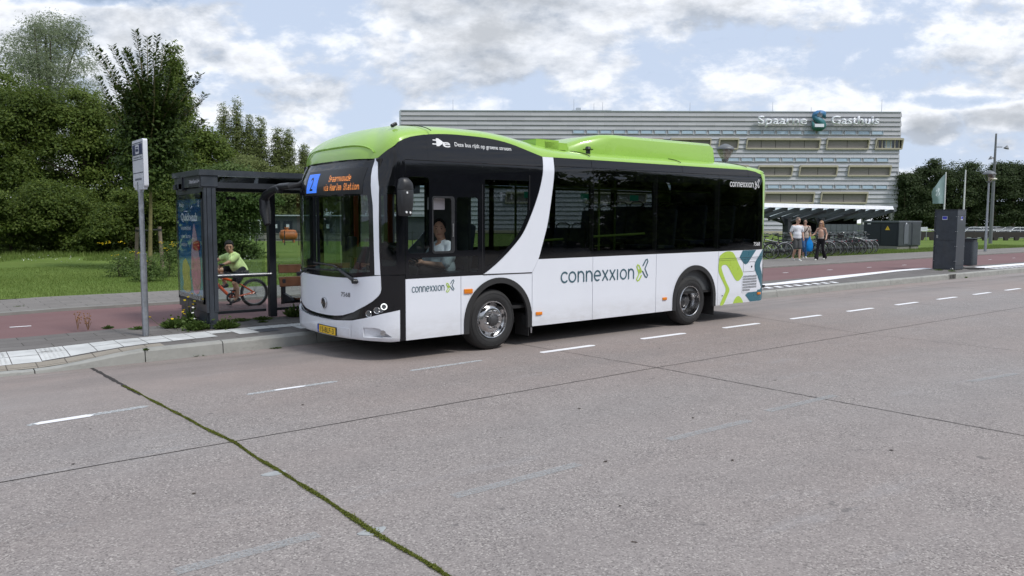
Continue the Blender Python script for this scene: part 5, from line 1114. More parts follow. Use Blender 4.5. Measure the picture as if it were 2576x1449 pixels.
for (x0,x1,z0,z1,n,op) in wins:
    w=empty('window'); w.parent=hosp; mb=MB(); t=.14; d0,d1=-.42,.1
    mb._f([(x0-.05,d0,z1+.1),(x1+.12,d0,z1+.1),(x1+.12,d0,z1-t),(x0-.05,d0,z1-t),(x0-.05,d1,z1+.1),(x1+.12,d1,z1+.1),(x1+.05,d1,z1-t),(x0,d1,z1-t)],[(0,3,2,1),(0,1,5,4),(3,7,6,2),(1,2,6,5),(0,4,7,3)])
    mb._f([(x0-.18,d0+.1,z0+t),(x1,d0+.1,z0+t),(x1,d0+.1,z0-.04),(x0-.18,d0+.1,z0-.04),(x0-.1,d1,z0+t),(x1,d1,z0+t),(x1,d1,z0-.04),(x0-.1,d1,z0-.04)],[(0,3,2,1),(0,1,5,4),(3,7,6,2),(1,2,6,5),(0,4,7,3)])
    for xa,xb in ((x0-.16,x0-.02),(x1-.04,x1+.10)): mb._f([(xa+.08,d0,z1),(xb+.08,d0,z1),(xb-.06,d0+.1,z0),(xa-.06,d0+.1,z0),(xa+.04,d1,z1),(xb,d1,z1),(xb,d1,z0),(xa,d1,z0)],[(0,3,2,1),(0,4,7,3),(1,2,6,5)])
    mb.build('window_frame',M_cream,w)
    if not op:
        for k in range(n):
            a=x0+(x1-x0)*k/n+.03; b_=x0+(x1-x0)*(k+1)/n-.03; mb=MB(); mb.box(((a+b_)/2,-.02,(z0+z1)/2),(b_-a,.03,z1-z0-.24)); mb.build('sun_blind',M_taupe,w)
    else:
        mb=MB(); mb.box(((x0+x1)/2,.0,(z0+z1)/2),(x1-x0,.03,z1-z0-.2)); mb.build('pane',M_dkw,w); mb=MB()
        for k in range(1,n+1): a=x0+(x1-x0)*(k-.5)/n; mb.box((a,-.04,(z0+z1)/2),(.12,.05,z1-z0-.2))
        mb.build('window_mullion',M_cream,w); mb=MB(); mb.box((x1-1.6,-.03,(z0+z1)/2),(.9,.03,z1-z0-.3)); mb.build('curtain',M_curt,w)
# ground-floor parts
xw=hl(2962,800)[0]; mb=MB()
for r in range(6):
    z1=ZBt-r*ph; z0=max(.1,z1-ph); mb._f([(X0,-.03,z1),(xw,-.03,z1),(xw,-.17,z0),(X0,-.17,z0)],[(0,3,2,1)])
mb.build('lower_cladding',M_sid,hosp,fix=False)
mb=MB(); mb.box(((X0+xw)/2,.8,ZBt/2),(xw-X0,1.5,ZBt)); mb.box(((xw+X1)/2-1,9,ZBt/2),(X1-xw,.3,ZBt)); mb.build('recessed_wall',M_under,hosp)
mb=MB(); mb.box(((X0+xw)/2,-.2,hl(2900,872)[1]),(xw-X0,.2,.35)); mb.build('beige_sill',M_cream,hosp)
for sx in (3246,3350):
    x,_=hl(sx,800); mb=MB(); mb.box((x,.4,ZBt/2),(.5,.5,ZBt)); mb.build('column',pm('white_column',(.5,.5,.5),.7),hosp)
mb=MB(); x0,z0=hl(1480+1212/1.814,417); x1,_=hl(1480+1485/1.814,417); mb.box(((x0+x1)/2,4,ZT+.15),(x1-x0,5,.5)); x2,_=hl(1480+1263/1.814,417); mb.box((x2,3,ZT+.55),(.6,.6,.6)); mb.build('roof_plant',M_stripf,hosp)
for vx,h in ((1138,1.6),(1445,1.7),(1496,1.2),(1518,1.3),(1740,1.3),(1950,1.4),(2048,.8),(2227,1.8)):
    x,_=hl(vx*1.4907,415); mb=MB(); mb.cone((x,1.0,ZT),(x,1.0,ZT+h),.035,.02,6); mb.build('lightning_rod',M_steel,hosp)
# lettering on the facade
M_lett=pm('pale_letters',(.80,.82,.88),.4); sg=empty('rooftop_sign'); sg.parent=hosp
def ftext(txt,sx0,sx1,sybase,sycap,bold,name):
    x0,zb=hl(sx0,sybase); x1,zc=hl(sx1,sycap); b=text_bm(txt,zc-zb,x1-x0,bold)
    ex=bmesh.ops.extrude_face_region(b,geom=b.faces[:]); 
    for v in [e for e in ex['geom'] if isinstance(e,bmesh.types.BMVert)]: v.co.z+=.25
    mapbm(b,lambda x,y,z:(x0+x,-.5-z,zb+y)); bmesh.ops.recalc_face_normals(b,faces=b.faces); return bm_obj(name,b,M_lett,sg)
ftext('Spaarne',2800+155/4.2933,2800+938/4.2933,400+292/4.2933,400+155/4.2933,.012,'sign_letters'); ftext('Gasthuis',2800+1328/4.2933,2800+2095/4.2933,400+292/4.2933,400+155/4.2933,.012,'sign_letters')
def gradm():
    b=NB('blue_green_emblem'); c=b.n('ShaderNodeTexCoord').outputs['Object']; s=b.n('ShaderNodeSeparateXYZ'); b.l(c,s.inputs[0]); z0=hl(3060,490)[1]; z1=hl(3060,418)[1]
    col=b.ramp(b.mr(s.outputs[2],z0,z1),[(0,(.035,.13,.10)),(.45,(.04,.17,.19)),(1,(.06,.19,.42))]); return b.out(col,.5)
x0,zb=hl(2800+1012/4.2933,400+383/4.2933); x1,zc=hl(2800+1250/4.2933,400+75/4.2933); b=text_bm('S',(zc-zb)*.97,x1-x0,.055); ex=bmesh.ops.extrude_face_region(b,geom=b.faces[:])
for v in [e for e in ex['geom'] if isinstance(e,bmesh.types.BMVert)]: v.co.z+=.3
mapbm(b,lambda x,y,z:(x0+x,-.55-z,zb+.05+y)); bmesh.ops.recalc_face_normals(b,faces=b.faces); em=bm_obj('sign_emblem',b,gradm(),sg)
mb=MB(); cxx=(x0+x1)/2
for (dx,dz,w,h) in ((.0,.74,1.15,.10),(-.05,.80,.75,.09),(0,.88,.28,.12),(-.22,.83,.12,.08),(.25,.83,.12,.08)): mb.box((cxx+dx,-.87,zb+(zc-zb)*dz),(w*.55,.05,(zc-zb)*h))
mb.build('emblem_crown',pm('emblem_crown',(.16,.17,.2),.6),em); mb=MB(); mb.box((cxx,-.87,zb+(zc-zb)*.22),(1.15,.05,.38)); mb.build('emblem_base',M_lett,em)
# ---------------------------------------------------------------- bicycle canopy
def translm(name,col,fac):
    b=NB(name); t=b.n('ShaderNodeBsdfTranslucent'); t.inputs[0].default_value=(*col,1); u=b.n('ShaderNodeBsdfTransparent'); m=b.n('ShaderNodeMixShader'); m.inputs[0].default_value=fac; b.l(u.outputs[0],m.inputs[1]); b.l(t.outputs[0],m.inputs[2]); o=b.n('ShaderNodeOutputMaterial'); b.l(m.outputs[0],o.inputs[0]); return b.m
M_cansteel=pm('canopy_steel',(.045,.05,.055),.5)
M_canglass=translm('canopy_glass',(.60,.70,.70),.7); M_canw=pm('canopy_fascia_white',(.74,.76,.80),.5); M_candark=glass('canopy_rear_glass',(.16,.19,.14),.10,.1)
cn=empty('bicycle_canopy',(29,22,.16),0,'long V-shaped glass and dark steel canopy with white front edge over the bicycle racks','canopy')
cx0,cx1=26.5,41.3; L_=lambda x,y,z:(x-29,y-22,z-.16)
mb=MB(); mb._f([L_(cx0,20.52,2.57),L_(cx1,20.52,2.61),L_(cx1,20.44,2.43),L_(cx0,20.44,2.39),L_(cx0,20.75,2.50),L_(cx1,20.75,2.54)],[(0,3,2,1),(0,1,5,4),(3,4,5,2)]); mb.build('front_fascia',M_canw,cn)
mb=MB(); mb._f([L_(cx0,20.5,2.46),L_(cx1,20.5,2.50),L_(cx1+.9,22.3,2.03),L_(cx0,22.3,2.0)],[(0,1,2,3)]); mb.build('front_glass_roof',M_canglass,cn)
mb=MB(); mb._f([L_(cx0,22.3,1.98),L_(cx1+.9,22.3,2.01),L_(cx1,24.6,2.62),L_(cx0,24.6,2.58)],[(0,1,2,3)]); mb.build('rear_glass_roof',M_candark,cn)
mb=MB(); mb.box(L_((cx0+cx1+.8)/2,22.3,1.985),(cx1+.8-cx0,.14,.07)); mb.build('gutter',M_cansteel,cn)
for i,x in enumerate(np.linspace(cx0+.3,cx1+.1,16)):
    mb=MB(); a=Vector(L_(x,20.5,2.46)); c=Vector(L_(x+.25,22.3,1.95)); mb.prism([(0,0),(1,0),(1,-.16),(0,-.20)],-.035,.035,lambda u,v,z:tuple(a.lerp(c,u)+Vector((z,0,v+.03)))); mb.build('rafter',M_cansteel,cn)
for x in (29.6,33.95,36.9):
    mb=MB(); mb.box(L_(x,22.0,1.02),(.20,.30,1.75)); mb.box(L_(x+.42,22.15,1.02),(.16,.25,1.75)); 
    a=Vector(L_(x+.1,22.0,1.72)); c=Vector(L_(x+1.1,20.6,2.30)); mb.tube([a,c],.075,6); a=Vector(L_(x-.1,22.1,1.75)); c=Vector(L_(x-.8,23.9,2.40)); mb.tube([a,c],.09,6); mb.prism([(x-.5,1.98),(x+.5,1.98),(x+.25,1.55),(x-.1,1.55)],22.0,22.1,lambda u,v,z:L_(u,z,v)); mb.build('post',M_cansteel,cn)
# grey wall beyond the racks
p0=at((2880+890/4.6)/1.4907,560,60); p1=at((2880+1660/4.6)/1.4907,560,60); gw=empty('screen_wall',((p0.x+p1.x)/2,(p0.y+p1.y)/2,.1),AZ-math.pi/2,'low grey panelled screen wall behind the parked bicycles','wall')
wl_=(p1-p0).length; M_gw=pm('grey_panel',(.085,.10,.115),.6); mb=MB()
for k in range(8):
    for j in range(3): mb.box((-wl_/2+wl_*(k+.5)/8,0,.26+j*.5),(wl_/8-.02,.08,.485),bev=.006)
mb.build('panels',M_gw,gw)
# ---------------------------------------------------------------- transformer cabinets
tf=empty('transformer_cabinet',(44.92,21.94,.1),0,'low dark navy and grey louvred transformer housing with a yellow warning triangle','transformer')
M_nav=pm('navy_steel',(.012,.017,.028),.5); M_louv=pm('grey_louvre',(.10,.115,.13),.5)
mb=MB(); mb.box((.78,1.03,.98),(1.52,2.05,1.36),bev=.01); mb.build('casing',M_nav,tf); mb=MB(); mb.box((.76,1.03,.18),(1.46,1.98,.36)); mb.box((2.14,.5,.18),(.95,.9,.36)); mb.build('plinth',M_conc,tf)
mb=MB(); mb.box((.76,1.03,1.70),(1.62,2.15,.10),bev=.01); mb.box((2.15,.5,1.70),(1.14,1.1,.10),bev=.01); mb.build('lid',M_louv,tf)
mb=MB(); mb.box((2.15,.5,.98),(1.08,1.0,1.34),bev=.01); mb.build('second_casing',M_louv,tf)
for x0,x1 in ((.04,1.48),(1.64,2.66)):
    mb=MB()
    for k in range(20): mb.box(((x0+x1)/2,-.012,.36+k*.064),(x1-x0,.05,.042),Matrix.Rotation(.5,3,'X'))
    lv=mb.build('louvres',M_louv,tf)
mb=MB(); mb.box((.86,-.05,1.0),(.52,.02,1.15)); mb.build('louvre_door',M_louv,tf); mb=MB(); mb.box((.80,-.062,1.60),(.12,.012,.08)); mb.build('type_label',M_signw,tf)
mb=MB()
for y0,y1 in ((.08,.98),(1.04,1.96)): mb.box((.012,(y0+y1)/2,.98),(.02,y1-y0,1.25))
mb.build('cabinet_door',M_nav,tf)
mb=MB(); mb.prism([(.62-.14,1.22),(.62+.14,1.22),(.62,1.46)],-.008,-.002,lambda a,b_,z:(z,a,b_)); wt_=mb.build('warning_triangle',M_plate,tf); mb=MB(); mb.prism([(.63,1.39),(.60,1.33),(.625,1.33),(.60,1.26),(.65,1.345),(.62,1.345)],-.012,-.009,lambda a,b_,z:(z,a,b_)); mb.build('warning_bolt',M_ink,wt_)
mb=MB(); mb.box((-.006,1.72,1.58),(.01,.2,.06)); mb.build('type_label',M_signw,tf)
# ---------------------------------------------------------------- low barrier, parked cars, notice board at the far right
p0=at(3370/1.4907,560,71); br=empty('barrier',(p0.x,p0.y,0),AZ-math.pi/2,'long dark barrier on angled struts with a pale top rail before parked cars','barrier')
LB=18.0; M_brk=pm('dark_timber',(.035,.03,.027),.8,var=.3,scale=3); mb=MB(); mb.box((LB/2,0,.70),(LB,.09,.50)); mb.build('boarding',M_brk,br)
mb=MB(); mb.cone((0,.02,1.08),(LB,.02,1.08),.045,.045,8); mb.build('top_rail',M_galv,br)
for k in range(19):
    mb=MB(); mb.prism([(k*.95,.46),(k*.95+.45,.46),(k*.95+.30,.12),(k*.95+.05,.05)],-.12,.10,lambda a,b_,z:(a,z,b_)); mb.cone((k*.95+.2,0,.4),(k*.95+.2,0,1.06),.035,.035,6); mb.build('strut',M_brk,br)
def car(loc,rz,label,paint,idx):
    c=empty('parked_car',loc,rz,label,'car','cars parked beyond the barrier'); L2=2.15
    lower=[(-2.15,.35),(-2.1,.75),(-1.9,.88),(-1.2,.95),(1.5,.98),(2.0,.95),(2.15,.70),(2.15,.35)]; upper=[(-1.15,.93),(-.45,1.40),(.1,1.46),(1.0,1.44),(1.75,.96)]
    mb=MB(); mb.prism(lower,-.86,.86,lambda a,b_,z:(a,z,b_)); bmesh.ops.bevel(mb.b,geom=mb.b.edges[:],offset=.06,segments=2,affect='EDGES'); mb.build('body',paint,c,60)
    mb=MB(); pts=[(a,b_) for a,b_ in upper]; n=len(pts); mb._f([(a,-.80+.20*(b_-.93)/.5,b_) for a,b_ in pts]+[(a,.80-.20*(b_-.93)/.5,b_) for a,b_ in pts],[tuple(range(n-1,-1,-1)),tuple(range(n,2*n))]+[(i,i+1,n+i+1,n+i) for i in range(n-1)]); mb.build('windows',M_dkw,c)
    mb=MB(); mb.box((.3,0,1.465),(1.25,1.20,.035),bev=.012)
    for s in (-1,1):
        for q,(a,b_) in enumerate(zip(upper,upper[1:])):
            y=lambda z:s*(.81-.20*(z-.93)/.5); mb.tube([(a[0],y(a[1]),a[1]),(b_[0],y(b_[1]),b_[1])],.035,5)
        mb.tube([(.15,s*.80,.95),(.2,s*.63,1.44)],.03,5)
    mb.build('roof',paint,c)
    for x in (-1.35,1.3):
        for s in (-.80,.80):
            mb=MB(); mb.lathe([(.30,-.1),(.32,-.06),(.32,.06),(.30,.1),(.18,.09),(.0,.08)],(x,s,.32),(0,s,0),16); w=mb.build('wheel',M_rubber,c,50); mb=MB(); mb.cone((x,s*1.1,.32),(x,s*1.14,.32),.19,.18,12); mb.build('rim',M_chrome,w)
    for s in (-.6,.6):
        mb=MB(); mb.box((-2.14,s,.68),(.05,.36,.14),bev=.02); mb.build('headlight',M_lens,c); mb=MB(); mb.box((2.13,s,.78),(.05,.3,.16),bev=.02); mb.build('tail_light',M_adred,c)
    return c
M_cw=pm('white_car_paint',(.62,.64,.66),.25,coat=.6); M_cs=pm('silver_car_paint',(.36,.38,.40),.28,.5,coat=.6); M_cd=pm('grey_car_paint',(.11,.12,.13),.25,coat=.6)
for i,(sx,d,pa,lab,rz) in enumerate(((3625,80,M_cs,'silver car behind the tall cabinet, leftmost of the parked cars',.3),(3665,84,M_cw,'white car left of the street lamp post beyond the barrier',.2),(3710,92,M_cs,'silver car just right of the street lamp post beyond the barrier',.3),(3765,84,M_cd,'dark grey low car between the mast and the white car',.2),(3800,82,M_cw,'white car at the far right edge, beyond the barrier',.15))):
    p=at(sx/1.4907,575,d); car((p.x,p.y,-.16),AZ-math.pi/2+rz,lab,pa,i)
p=at((3300+478/2.898)/1.4907,560,69.5); nb=empty('notice_board',(p.x,p.y,.1),AZ-math.pi/2,'small white notice board on the barrier right of the transformer','sign')
mb=MB(); mb.box((0,-.05,1.08),(.62,.04,.36)); n_=mb.build('board',M_signw,nb); mb=MB(); mb.box((0,-.074,1.10),(.40,.006,.035)); mb.build('board_print',M_grey,n_)
for s in (-.25,.25):
    mb=MB(); mb.box((s,0,.5),(.05,.05,.95)); mb.build('leg',M_galv,nb)
# ---------------------------------------------------------------- beyond the shelter: grey cabins, tank, fence
D2=68.; gb=empty('grey_cabin',HF*D2,AZ-math.pi/2,'low dark grey flat-roofed cabin with white notices on its doors, seen through the shelter','building')
def gl_(sx,sy,d=D2): p=at(sx/1.4907,sy/1.4907,d); return p.dot(LAT),p.z
xa,zt=gl_(1020,810); xb,_=gl_(1600,815); mb=MB(); mb.box(((xa+xb)/2,3,zt/2),(xb-xa,6,zt)); mb.build('wall',pm('grey_cabin_wall',(.065,.075,.085),.7,var=.15,scale=1),gb)
mb=MB(); mb.box(((xa+xb)/2,2.9,zt+.05),(xb-xa+.2,6.3,.10)); mb.build('roof',M_stripf,gb)
for sx in (1035,1080,1230,1330,1450):
    x,_=gl_(sx,850); mb=MB(); mb.box((x,-.03,.95),(.75,.06,1.5)); dr=mb.build('door',M_nav,gb); mb=MB(); mb.box((x,-.075,1.25),(.26,.02,.34)); mb.build('notice',M_signw,dr)
for j in range(9): 
    pass
tk=empty('gas_tank',(0,0,0),0,'round orange-brown tank with a flanged neck standing in long grass behind the shelter','tank'); p=at(1082/1.4907,905/1.4907,56); tk.location=(p.x,p.y,0.1); tk.rotation_euler=(0,0,AZ-math.pi/2+.45)
M_tank=pm('orange_tank_paint',(.42,.13,.035),.55,var=.12,scale=5,dirt=.4); mb=MB(); mb.lathe([(0,-.62),(.20,-.60),(.34,-.50),(.375,-.36),(.375,.36),(.34,.50),(.20,.60),(0,.62)],(0,0,.62),(1,0,0),28); mb.build('vessel',M_tank,tk,50)
mb=MB(); mb.cone((-.12,0,.92),(-.12,0,1.12),.13,.13,16); mb.cone((-.12,0,1.12),(-.12,0,1.17),.17,.17,16); mb.build('neck',M_tank,tk,40)
for s in (-.35,.35):
    mb=MB(); mb.box((s,0,.15),(.08,.5,.35)); mb.build('leg',M_tank,tk)
fe=empty('fence',HF*50,AZ-math.pi/2,'thin dark post and rail fence in front of the orange tank','fence'); mb=MB()
x0,_=gl_(960,860,50); x1,_=gl_(1560,860,50); M_fe=pm('fence_dark',(.03,.035,.04),.6)
for z in (.55,1.02): mb.box(((x0+x1)/2,0,z),(x1-x0,.03,.04))
mb.build('rails',M_fe,fe)
for i in range(int((x1-x0)/.9)+1):
    mb=MB(); mb.box((x0+i*.9,0,.6),(.05,.05,1.0)); mb.build('post',M_fe,fe)
lw=empty('low_wall',HF*60,AZ-math.pi/2,'low grey concrete wall at the edge of the lawn behind the shelter','wall'); x0,_=gl_(955,900,60); x1,_=gl_(1500,900,60); mb=MB(); mb.box(((x0+x1)/2,0,.35),(x1-x0,.2,.75)); mb.box(((x0+x1)/2,-.01,.74),(x1-x0+.04,.26,.05)); mb.build('wall',M_conc,lw)
for i,(sx,h,lab) in enumerate(((937,2.55,'short white T-shaped pole left of the dark shelter post'),(976,2.45,'taller white pole with a crossbar by the dark shelter post'))):
    x=at(sx/1.4907,860/1.4907,62); pp_=empty('white_pole',(x.x,x.y,.1),AZ-math.pi/2,lab,'pole'); zt_=(at(sx/1.4907,826/1.4907,62)).z; mb=MB(); mb.cone((0,0,0),(0,0,zt_-.1),.05,.05,8); mb.box((-.12,0,zt_-.1),(.5,.08,.05)); mb.build('pole',M_polew,pp_)
# ---------------------------------------------------------------- people
M_skin=pm('skin_fair',(.50,.30,.22),.5,var=.06); M_skin2=pm('skin_tan',(.46,.26,.18),.5,var=.06); M_hairb=pm('black_hair',(.010,.008,.008),.8,var=.3,scale=60); M_hairbl=pm('blond_hair',(.36,.20,.10),.5,var=.4,scale=50); M_hairs=pm('cropped_hair',(.20,.15,.12),.7)
def cloth(name,col,var=.14):
    b=NB(name); f=b.noise(7,5,.6); w=b.noise(2.4,3,.5,stretch=(1,1,.5)); c=b.mix(b.mr(f,.3,.7),tuple(x*(1-var) for x in col),tuple(min(1,x*(1+var)) for x in col)); return b.out(c,.85,spec=.2,bump=w,bs=.7,bd=.05)
M_tee=cloth('white_tee',(.72,.74,.78)); M_short=cloth('grey_shorts',(.085,.088,.09)); M_beige=cloth('beige_top',(.42,.36,.32)); M_jean=cloth('blue_denim',(.05,.11,.24),.3); M_blk=cloth('black_trousers',(.016,.014,.018)); M_lime=cloth('pale_lime_tshirt',(.66,.82,.36)); M_shirtb=cloth('pale_blue_shirt',(.76,.82,.88))
M_shoe=pm('white_shoe',(.62,.62,.58),.6); M_shoed=pm('dark_trainer',(.03,.03,.035),.6,var=.5,scale=30); M_bag=cloth('blue_plastic_bag',(.01,.22,.62)); M_eye=pm('dark_eye',(.01,.008,.008),.2)
def limb(mb,p0,p1,r0,r1,sq=1):
    mb.cone(p0,p1,r0,r1,12); mb.sphere(p0,r0,u=12,v=8); mb.sphere(p1,r1,u=12,v=8)
def remesh(o,vs=.011,sm=3):
    m=o.modifiers.new('union','REMESH'); m.mode='VOXEL'; m.voxel_size=vs; m.use_smooth_shade=True
    s=o.modifiers.new('smooth','SMOOTH'); s.iterations=sm; s.factor=.5
def V3(*a): return Vector(a)
def rotz(p,c,a): d=p-c; return c+Vector((d.x*math.cos(a)-d.y*math.sin(a),d.x*math.sin(a)+d.y*math.cos(a),d.z))
def hand(mb,w,d,k,out,curl=.5):
    """palm and five fingers; w wrist, d direction, out = thumb side"""
    d=d.normalized(); out=(out-d*out.dot(d)).normalized(); nrm=d.cross(out); pc=w+d*.045*k
    mb.sphere(w+d*.045*k,.04*k,1,1,1,u=10,v=6); limb(mb,w,pc,.022*k,.03*k)
    for i in range(4):
        b0=w+d*.075*k+out*(.027-.018*i)*k; l=(.045,.052,.048,.036)[i]*k; b1=b0+(d*math.cos(curl)+nrm*math.sin(curl))*l*.55; b2=b1+(d*math.cos(curl*2)+nrm*math.sin(curl*2))*l*.55
        limb(mb,b0,b1,.0105*k,.0098*k); limb(mb,b1,b2,.0098*k,.0085*k)
    t0=w+d*.025*k+out*.025*k; t1=t0+(d*.7+out*.7).normalized()*.035*k; limb(mb,t0,t1,.012*k,.011*k); limb(mb,t1,t1+(d*.9+out*.2).normalized()*.03*k,.011*k,.009*k)
def head(mb,c,yaw,pitch,k):
    R_=Matrix.Rotation(yaw,3,'Z')@Matrix.Rotation(pitch,3,'Y'); q=lambda x,y,z:c+R_@Vector((x,y,z))*k
    mb.sphere(q(0,0,.02),.1*k,.98,.78,1.08,R_,16,12); mb.sphere(q(.022,0,-.055),.068*k,.98,.86,.90,R_,14,9); mb.sphere(q(.052,0,-.085),.032*k,1,1.15,.8,R_)
    limb(mb,q(.088,0,.010),q(.108,0,-.028),.010*k,.016*k); mb.sphere(q(.088,0,-.058),.018*k,.8,1.35,.5,R_)
    for s in (-1,1): mb.sphere(q(0,.078*s,-.012),.026*k,.7,.35,1.15,R_); mb.sphere(q(.085,.032*s,.034),.016*k,.6,1.4,.5,R_)
    return q,R_
def face_bits(par,q,R_,k,glasses=False):
    for s in (-1,1):
        mb=MB(); 
        if glasses: mb.sphere(q(.096,.033*s,.010),.026*k,.35,1.15,.8,R_); mb.tube([q(.09,.058*s,.014),q(.0,.08*s,.012)],.004*k,5)
        else: mb.sphere(q(.0885,.033*s,.012),.0095*k,.6,1.2,.6,R_)
        mb.build('sunglass_lens' if glasses else 'eye',M_eye,par,60)
    if not glasses:
        mb=MB(); 
        for s in (-1,1): mb.tube([q(.092,.05*s,.036),q(.098,.033*s,.040),q(.096,.015*s,.035)],.003*k,5)
        mb.build('eyebrow',M_hairb,par,60)
    mb=MB(); mb.tube([q(.096,-.022,-.060),q(.1035,0,-.058),q(.096,.022,-.060)],.0045*k,5); mb.build('lips',pm('lips',(.32,.10,.08),.5),par,60)
def finish(par,mb,name,mat,vs,sm=3):
    o=mb.build(name,mat,par); remesh(o,vs,sm); return o
def shoe(par,ankle,toe_dir,k,mat):
    d=Vector((toe_dir.x,toe_dir.y,toe_dir.z)).normalized(); mb=MB(); h=ankle-Vector((0,0,.045))*k; limb(mb,h-d*.035*k,h+d*.09*k,.042*k,.038*k); limb(mb,h+d*.09*k-Vector((0,0,.008*k)),h+d*.15*k-Vector((0,0,.012*k)),.038*k,.030*k); limb(mb,h,ankle+Vector((0,0,.01)),.04*k,.04*k); return finish(par,mb,'shoe',mat,.01,2)
# ---- man in white t-shirt
def walker(loc,rz,H,label,skin,hairfn,top,bottom,shoem,J,topfn,botfn,glasses,hy=0,hp=0,k=None):
    P=empty('person',loc,rz,label,'person'); k=k or H/1.78
    j={a:Vector(b_)*k for a,b_ in J.items()}
    mb=MB(); q,R_=head(mb,j['head'],hy,hp,k*.98)
    limb(mb,j['neck'],j['head']-Vector((.01,0,.04))*k,.058*k,.052*k); limb(mb,j['chest'],j['belly'],.13*k,.12*k); mb.sphere(j['pelvis'],.15*k,.8,1.05,.8)
    for s in 'lr':
        limb(mb,j['neck']-Vector((0,0,.04))*k,j['sh'+s],.05*k,.055*k); limb(mb,j['sh'+s],j['el'+s],.048*k,.038*k); limb(mb,j['el'+s],j['wr'+s],.038*k,.025*k)
        hand(mb,j['wr'+s],(j['wr'+s]-j['el'+s]),k,Vector((1,0,0)))
        limb(mb,j['hip'+s],j['kn'+s],.078*k,.055*k); limb(mb,j['kn'+s],j['kn'+s].lerp(j['an'+s],.35)-Vector((.01,0,0)),.052*k,.056*k); limb(mb,j['kn'+s].lerp(j['an'+s],.35)-Vector((.01,0,0)),j['an'+s],.056*k,.036*k)
        limb(mb,j['an'+s]-Vector((.02,0,.03)),j['an'+s]+Vector((.10,0,-.05)),.035*k,.03*k)
    body=finish(P,mb,'body',skin,.010); face_bits(body,q,R_,k*.98,glasses); hairfn(P,q,R_,k*.98)
    mb=MB(); topfn(mb,j,k); finish(P,mb,'top',top,.012,14); mb=MB(); botfn(mb,j,k); finish(P,mb,'trousers',bottom,.012,8)
    for s in 'lr': shoe(P,j['an'+s],Vector((1,0,(-.45 if J['an'+s][2]>.13 else -.02))),k,shoem)
    return P,j
def hair_crop(P,q,R_,k): mb=MB(); mb.sphere(q(-.012,0,.036),.1*k,.98,.80,1.02,R_,16,12); 
def hair_crop(P,q,R_,k):
    mb=MB(); mb.sphere(q(-.014,0,.045),.102*k,.93,.80,.97,R_,16,12); mb.build('hair',M_hairs,P,60)
def hair_tied(P,q,R_,k):
    mb=MB(); mb.sphere(q(-.018,0,.042),.107*k,.95,.84,1.0,R_,16,12); mb.sphere(q(-.09,-.02,.0),.05*k,1,1,1.2,R_); mb.sphere(q(-.01,-.06,-.02),.04*k,1,.6,1.5,R_); o=mb.build('hair',M_hairb,P); remesh(o,.012,2)
def hair_long(P,q,R_,k):
    mb=MB(); mb.sphere(q(-.022,0,.044),.110*k,.94,.86,1.0,R_,16,12)
    for s in (-1,1): limb(mb,q(-.01,.075*s,.02),q(-.01,.088*s,-.14),.035*k,.036*k); limb(mb,q(-.01,.088*s,-.14),q(-.03,.095*s,-.32),.036*k,.022*k)
    limb(mb,q(-.08,0,0),q(-.10,0,-.38),.06*k,.04*k); o=mb.build('hair',M_hairbl,P); remesh(o,.012,2)
def tee(mb,j,k,r=1,loose=1,hem=.02):
    c,b_,pv=j['chest'],j['belly'],j['pelvis']
    mb.sphere(c+Vector((0,0,.03))*k,.165*k*r,.78,1.12,.85,u=18,v=12); mb.sphere(b_,.165*k*r,.80,1.0,1.0,u=18,v=12); mb.sphere(pv+Vector((0,0,.05))*k,.165*k*r,.80,1.04,.80,u=18,v=12)
    limb(mb,c,pv+Vector((0,0,.10))*k,.13*k*r,.135*k*r)
    for s in 'lr':
        limb(mb,j['neck']-Vector((0,0,.085))*k,j['sh'+s]-Vector((0,0,.012))*k,.062*k,.064*k); limb(mb,j['sh'+s]-Vector((0,0,.012))*k,j['sh'+s].lerp(j['el'+s],.68),.064*k,.058*k*loose)
def shorts(mb,j,k,frac=.80,r=1,w=.10):
    mb.sphere(j['pelvis'],.165*k,.80,1.02,.75,u=16,v=10)
    for s in 'lr': e=j['hip'+s].lerp(j['kn'+s],frac); limb(mb,j['hip'+s],e,.100*k*r,w*k*r)
def jeans(mb,j,k,r=1,flare=.045):
    mb.sphere(j['pelvis'],.16*k,.80,1.02,.75,u=16,v=10)
    for s in 'lr': limb(mb,j['hip'+s],j['kn'+s],.098*k*r,.064*k*r); limb(mb,j['kn'+s],j['an'+s]+Vector((0,0,.03))*k,.064*k*r,flare*k)
base=dict(head=(.01,0,1.66),neck=(0,0,1.50),chest=(0,0,1.30),belly=(.01,0,1.10),pelvis=(0,0,.94),shl=(0,.19,1.43),shr=(0,-.19,1.43),hipl=(0,.09,.92),hipr=(0,-.09,.92))
VW=AZ+math.pi # facing the camera
def gp(sx,sy): p=gnd(sx/1.4907,sy/1.4907,.14); return (p.x,p.y,.14)
Jm=dict(base,ell=(-.05,.27,1.16),wrl=(.06,.25,.93),elr=(-.06,-.26,1.16),wrr=(.05,-.24,.93),knl=(.10,.08,.50),anl=(.12,.06,.09),knr=(.02,-.07,.49),anr=(-.20,-.05,.16),head=(.03,0,1.655))
hm=dict(hy=.35,hp=.20)
man,jm=walker(gp(2986,980),VW+.15,1.80,'man in white t-shirt, grey shorts and sunglasses, leftmost of the three people walking',M_skin,hair_crop,M_tee,M_short,M_shoe,Jm,lambda m,j,k:tee(m,j,k,1.08,1.2),lambda m,j,k:shorts(m,j,k,.82),True,.55,.22)
Jw=dict(base,ell=(-.05,.25,1.17),wrl=(.02,.25,.93),elr=(-.03,-.25,1.17),wrr=(.06,-.22,.95),knl=(.03,.08,.49),anl=(.03,.06,.09),knr=(.12,-.06,.52),anr=(-.10,-.03,.14))
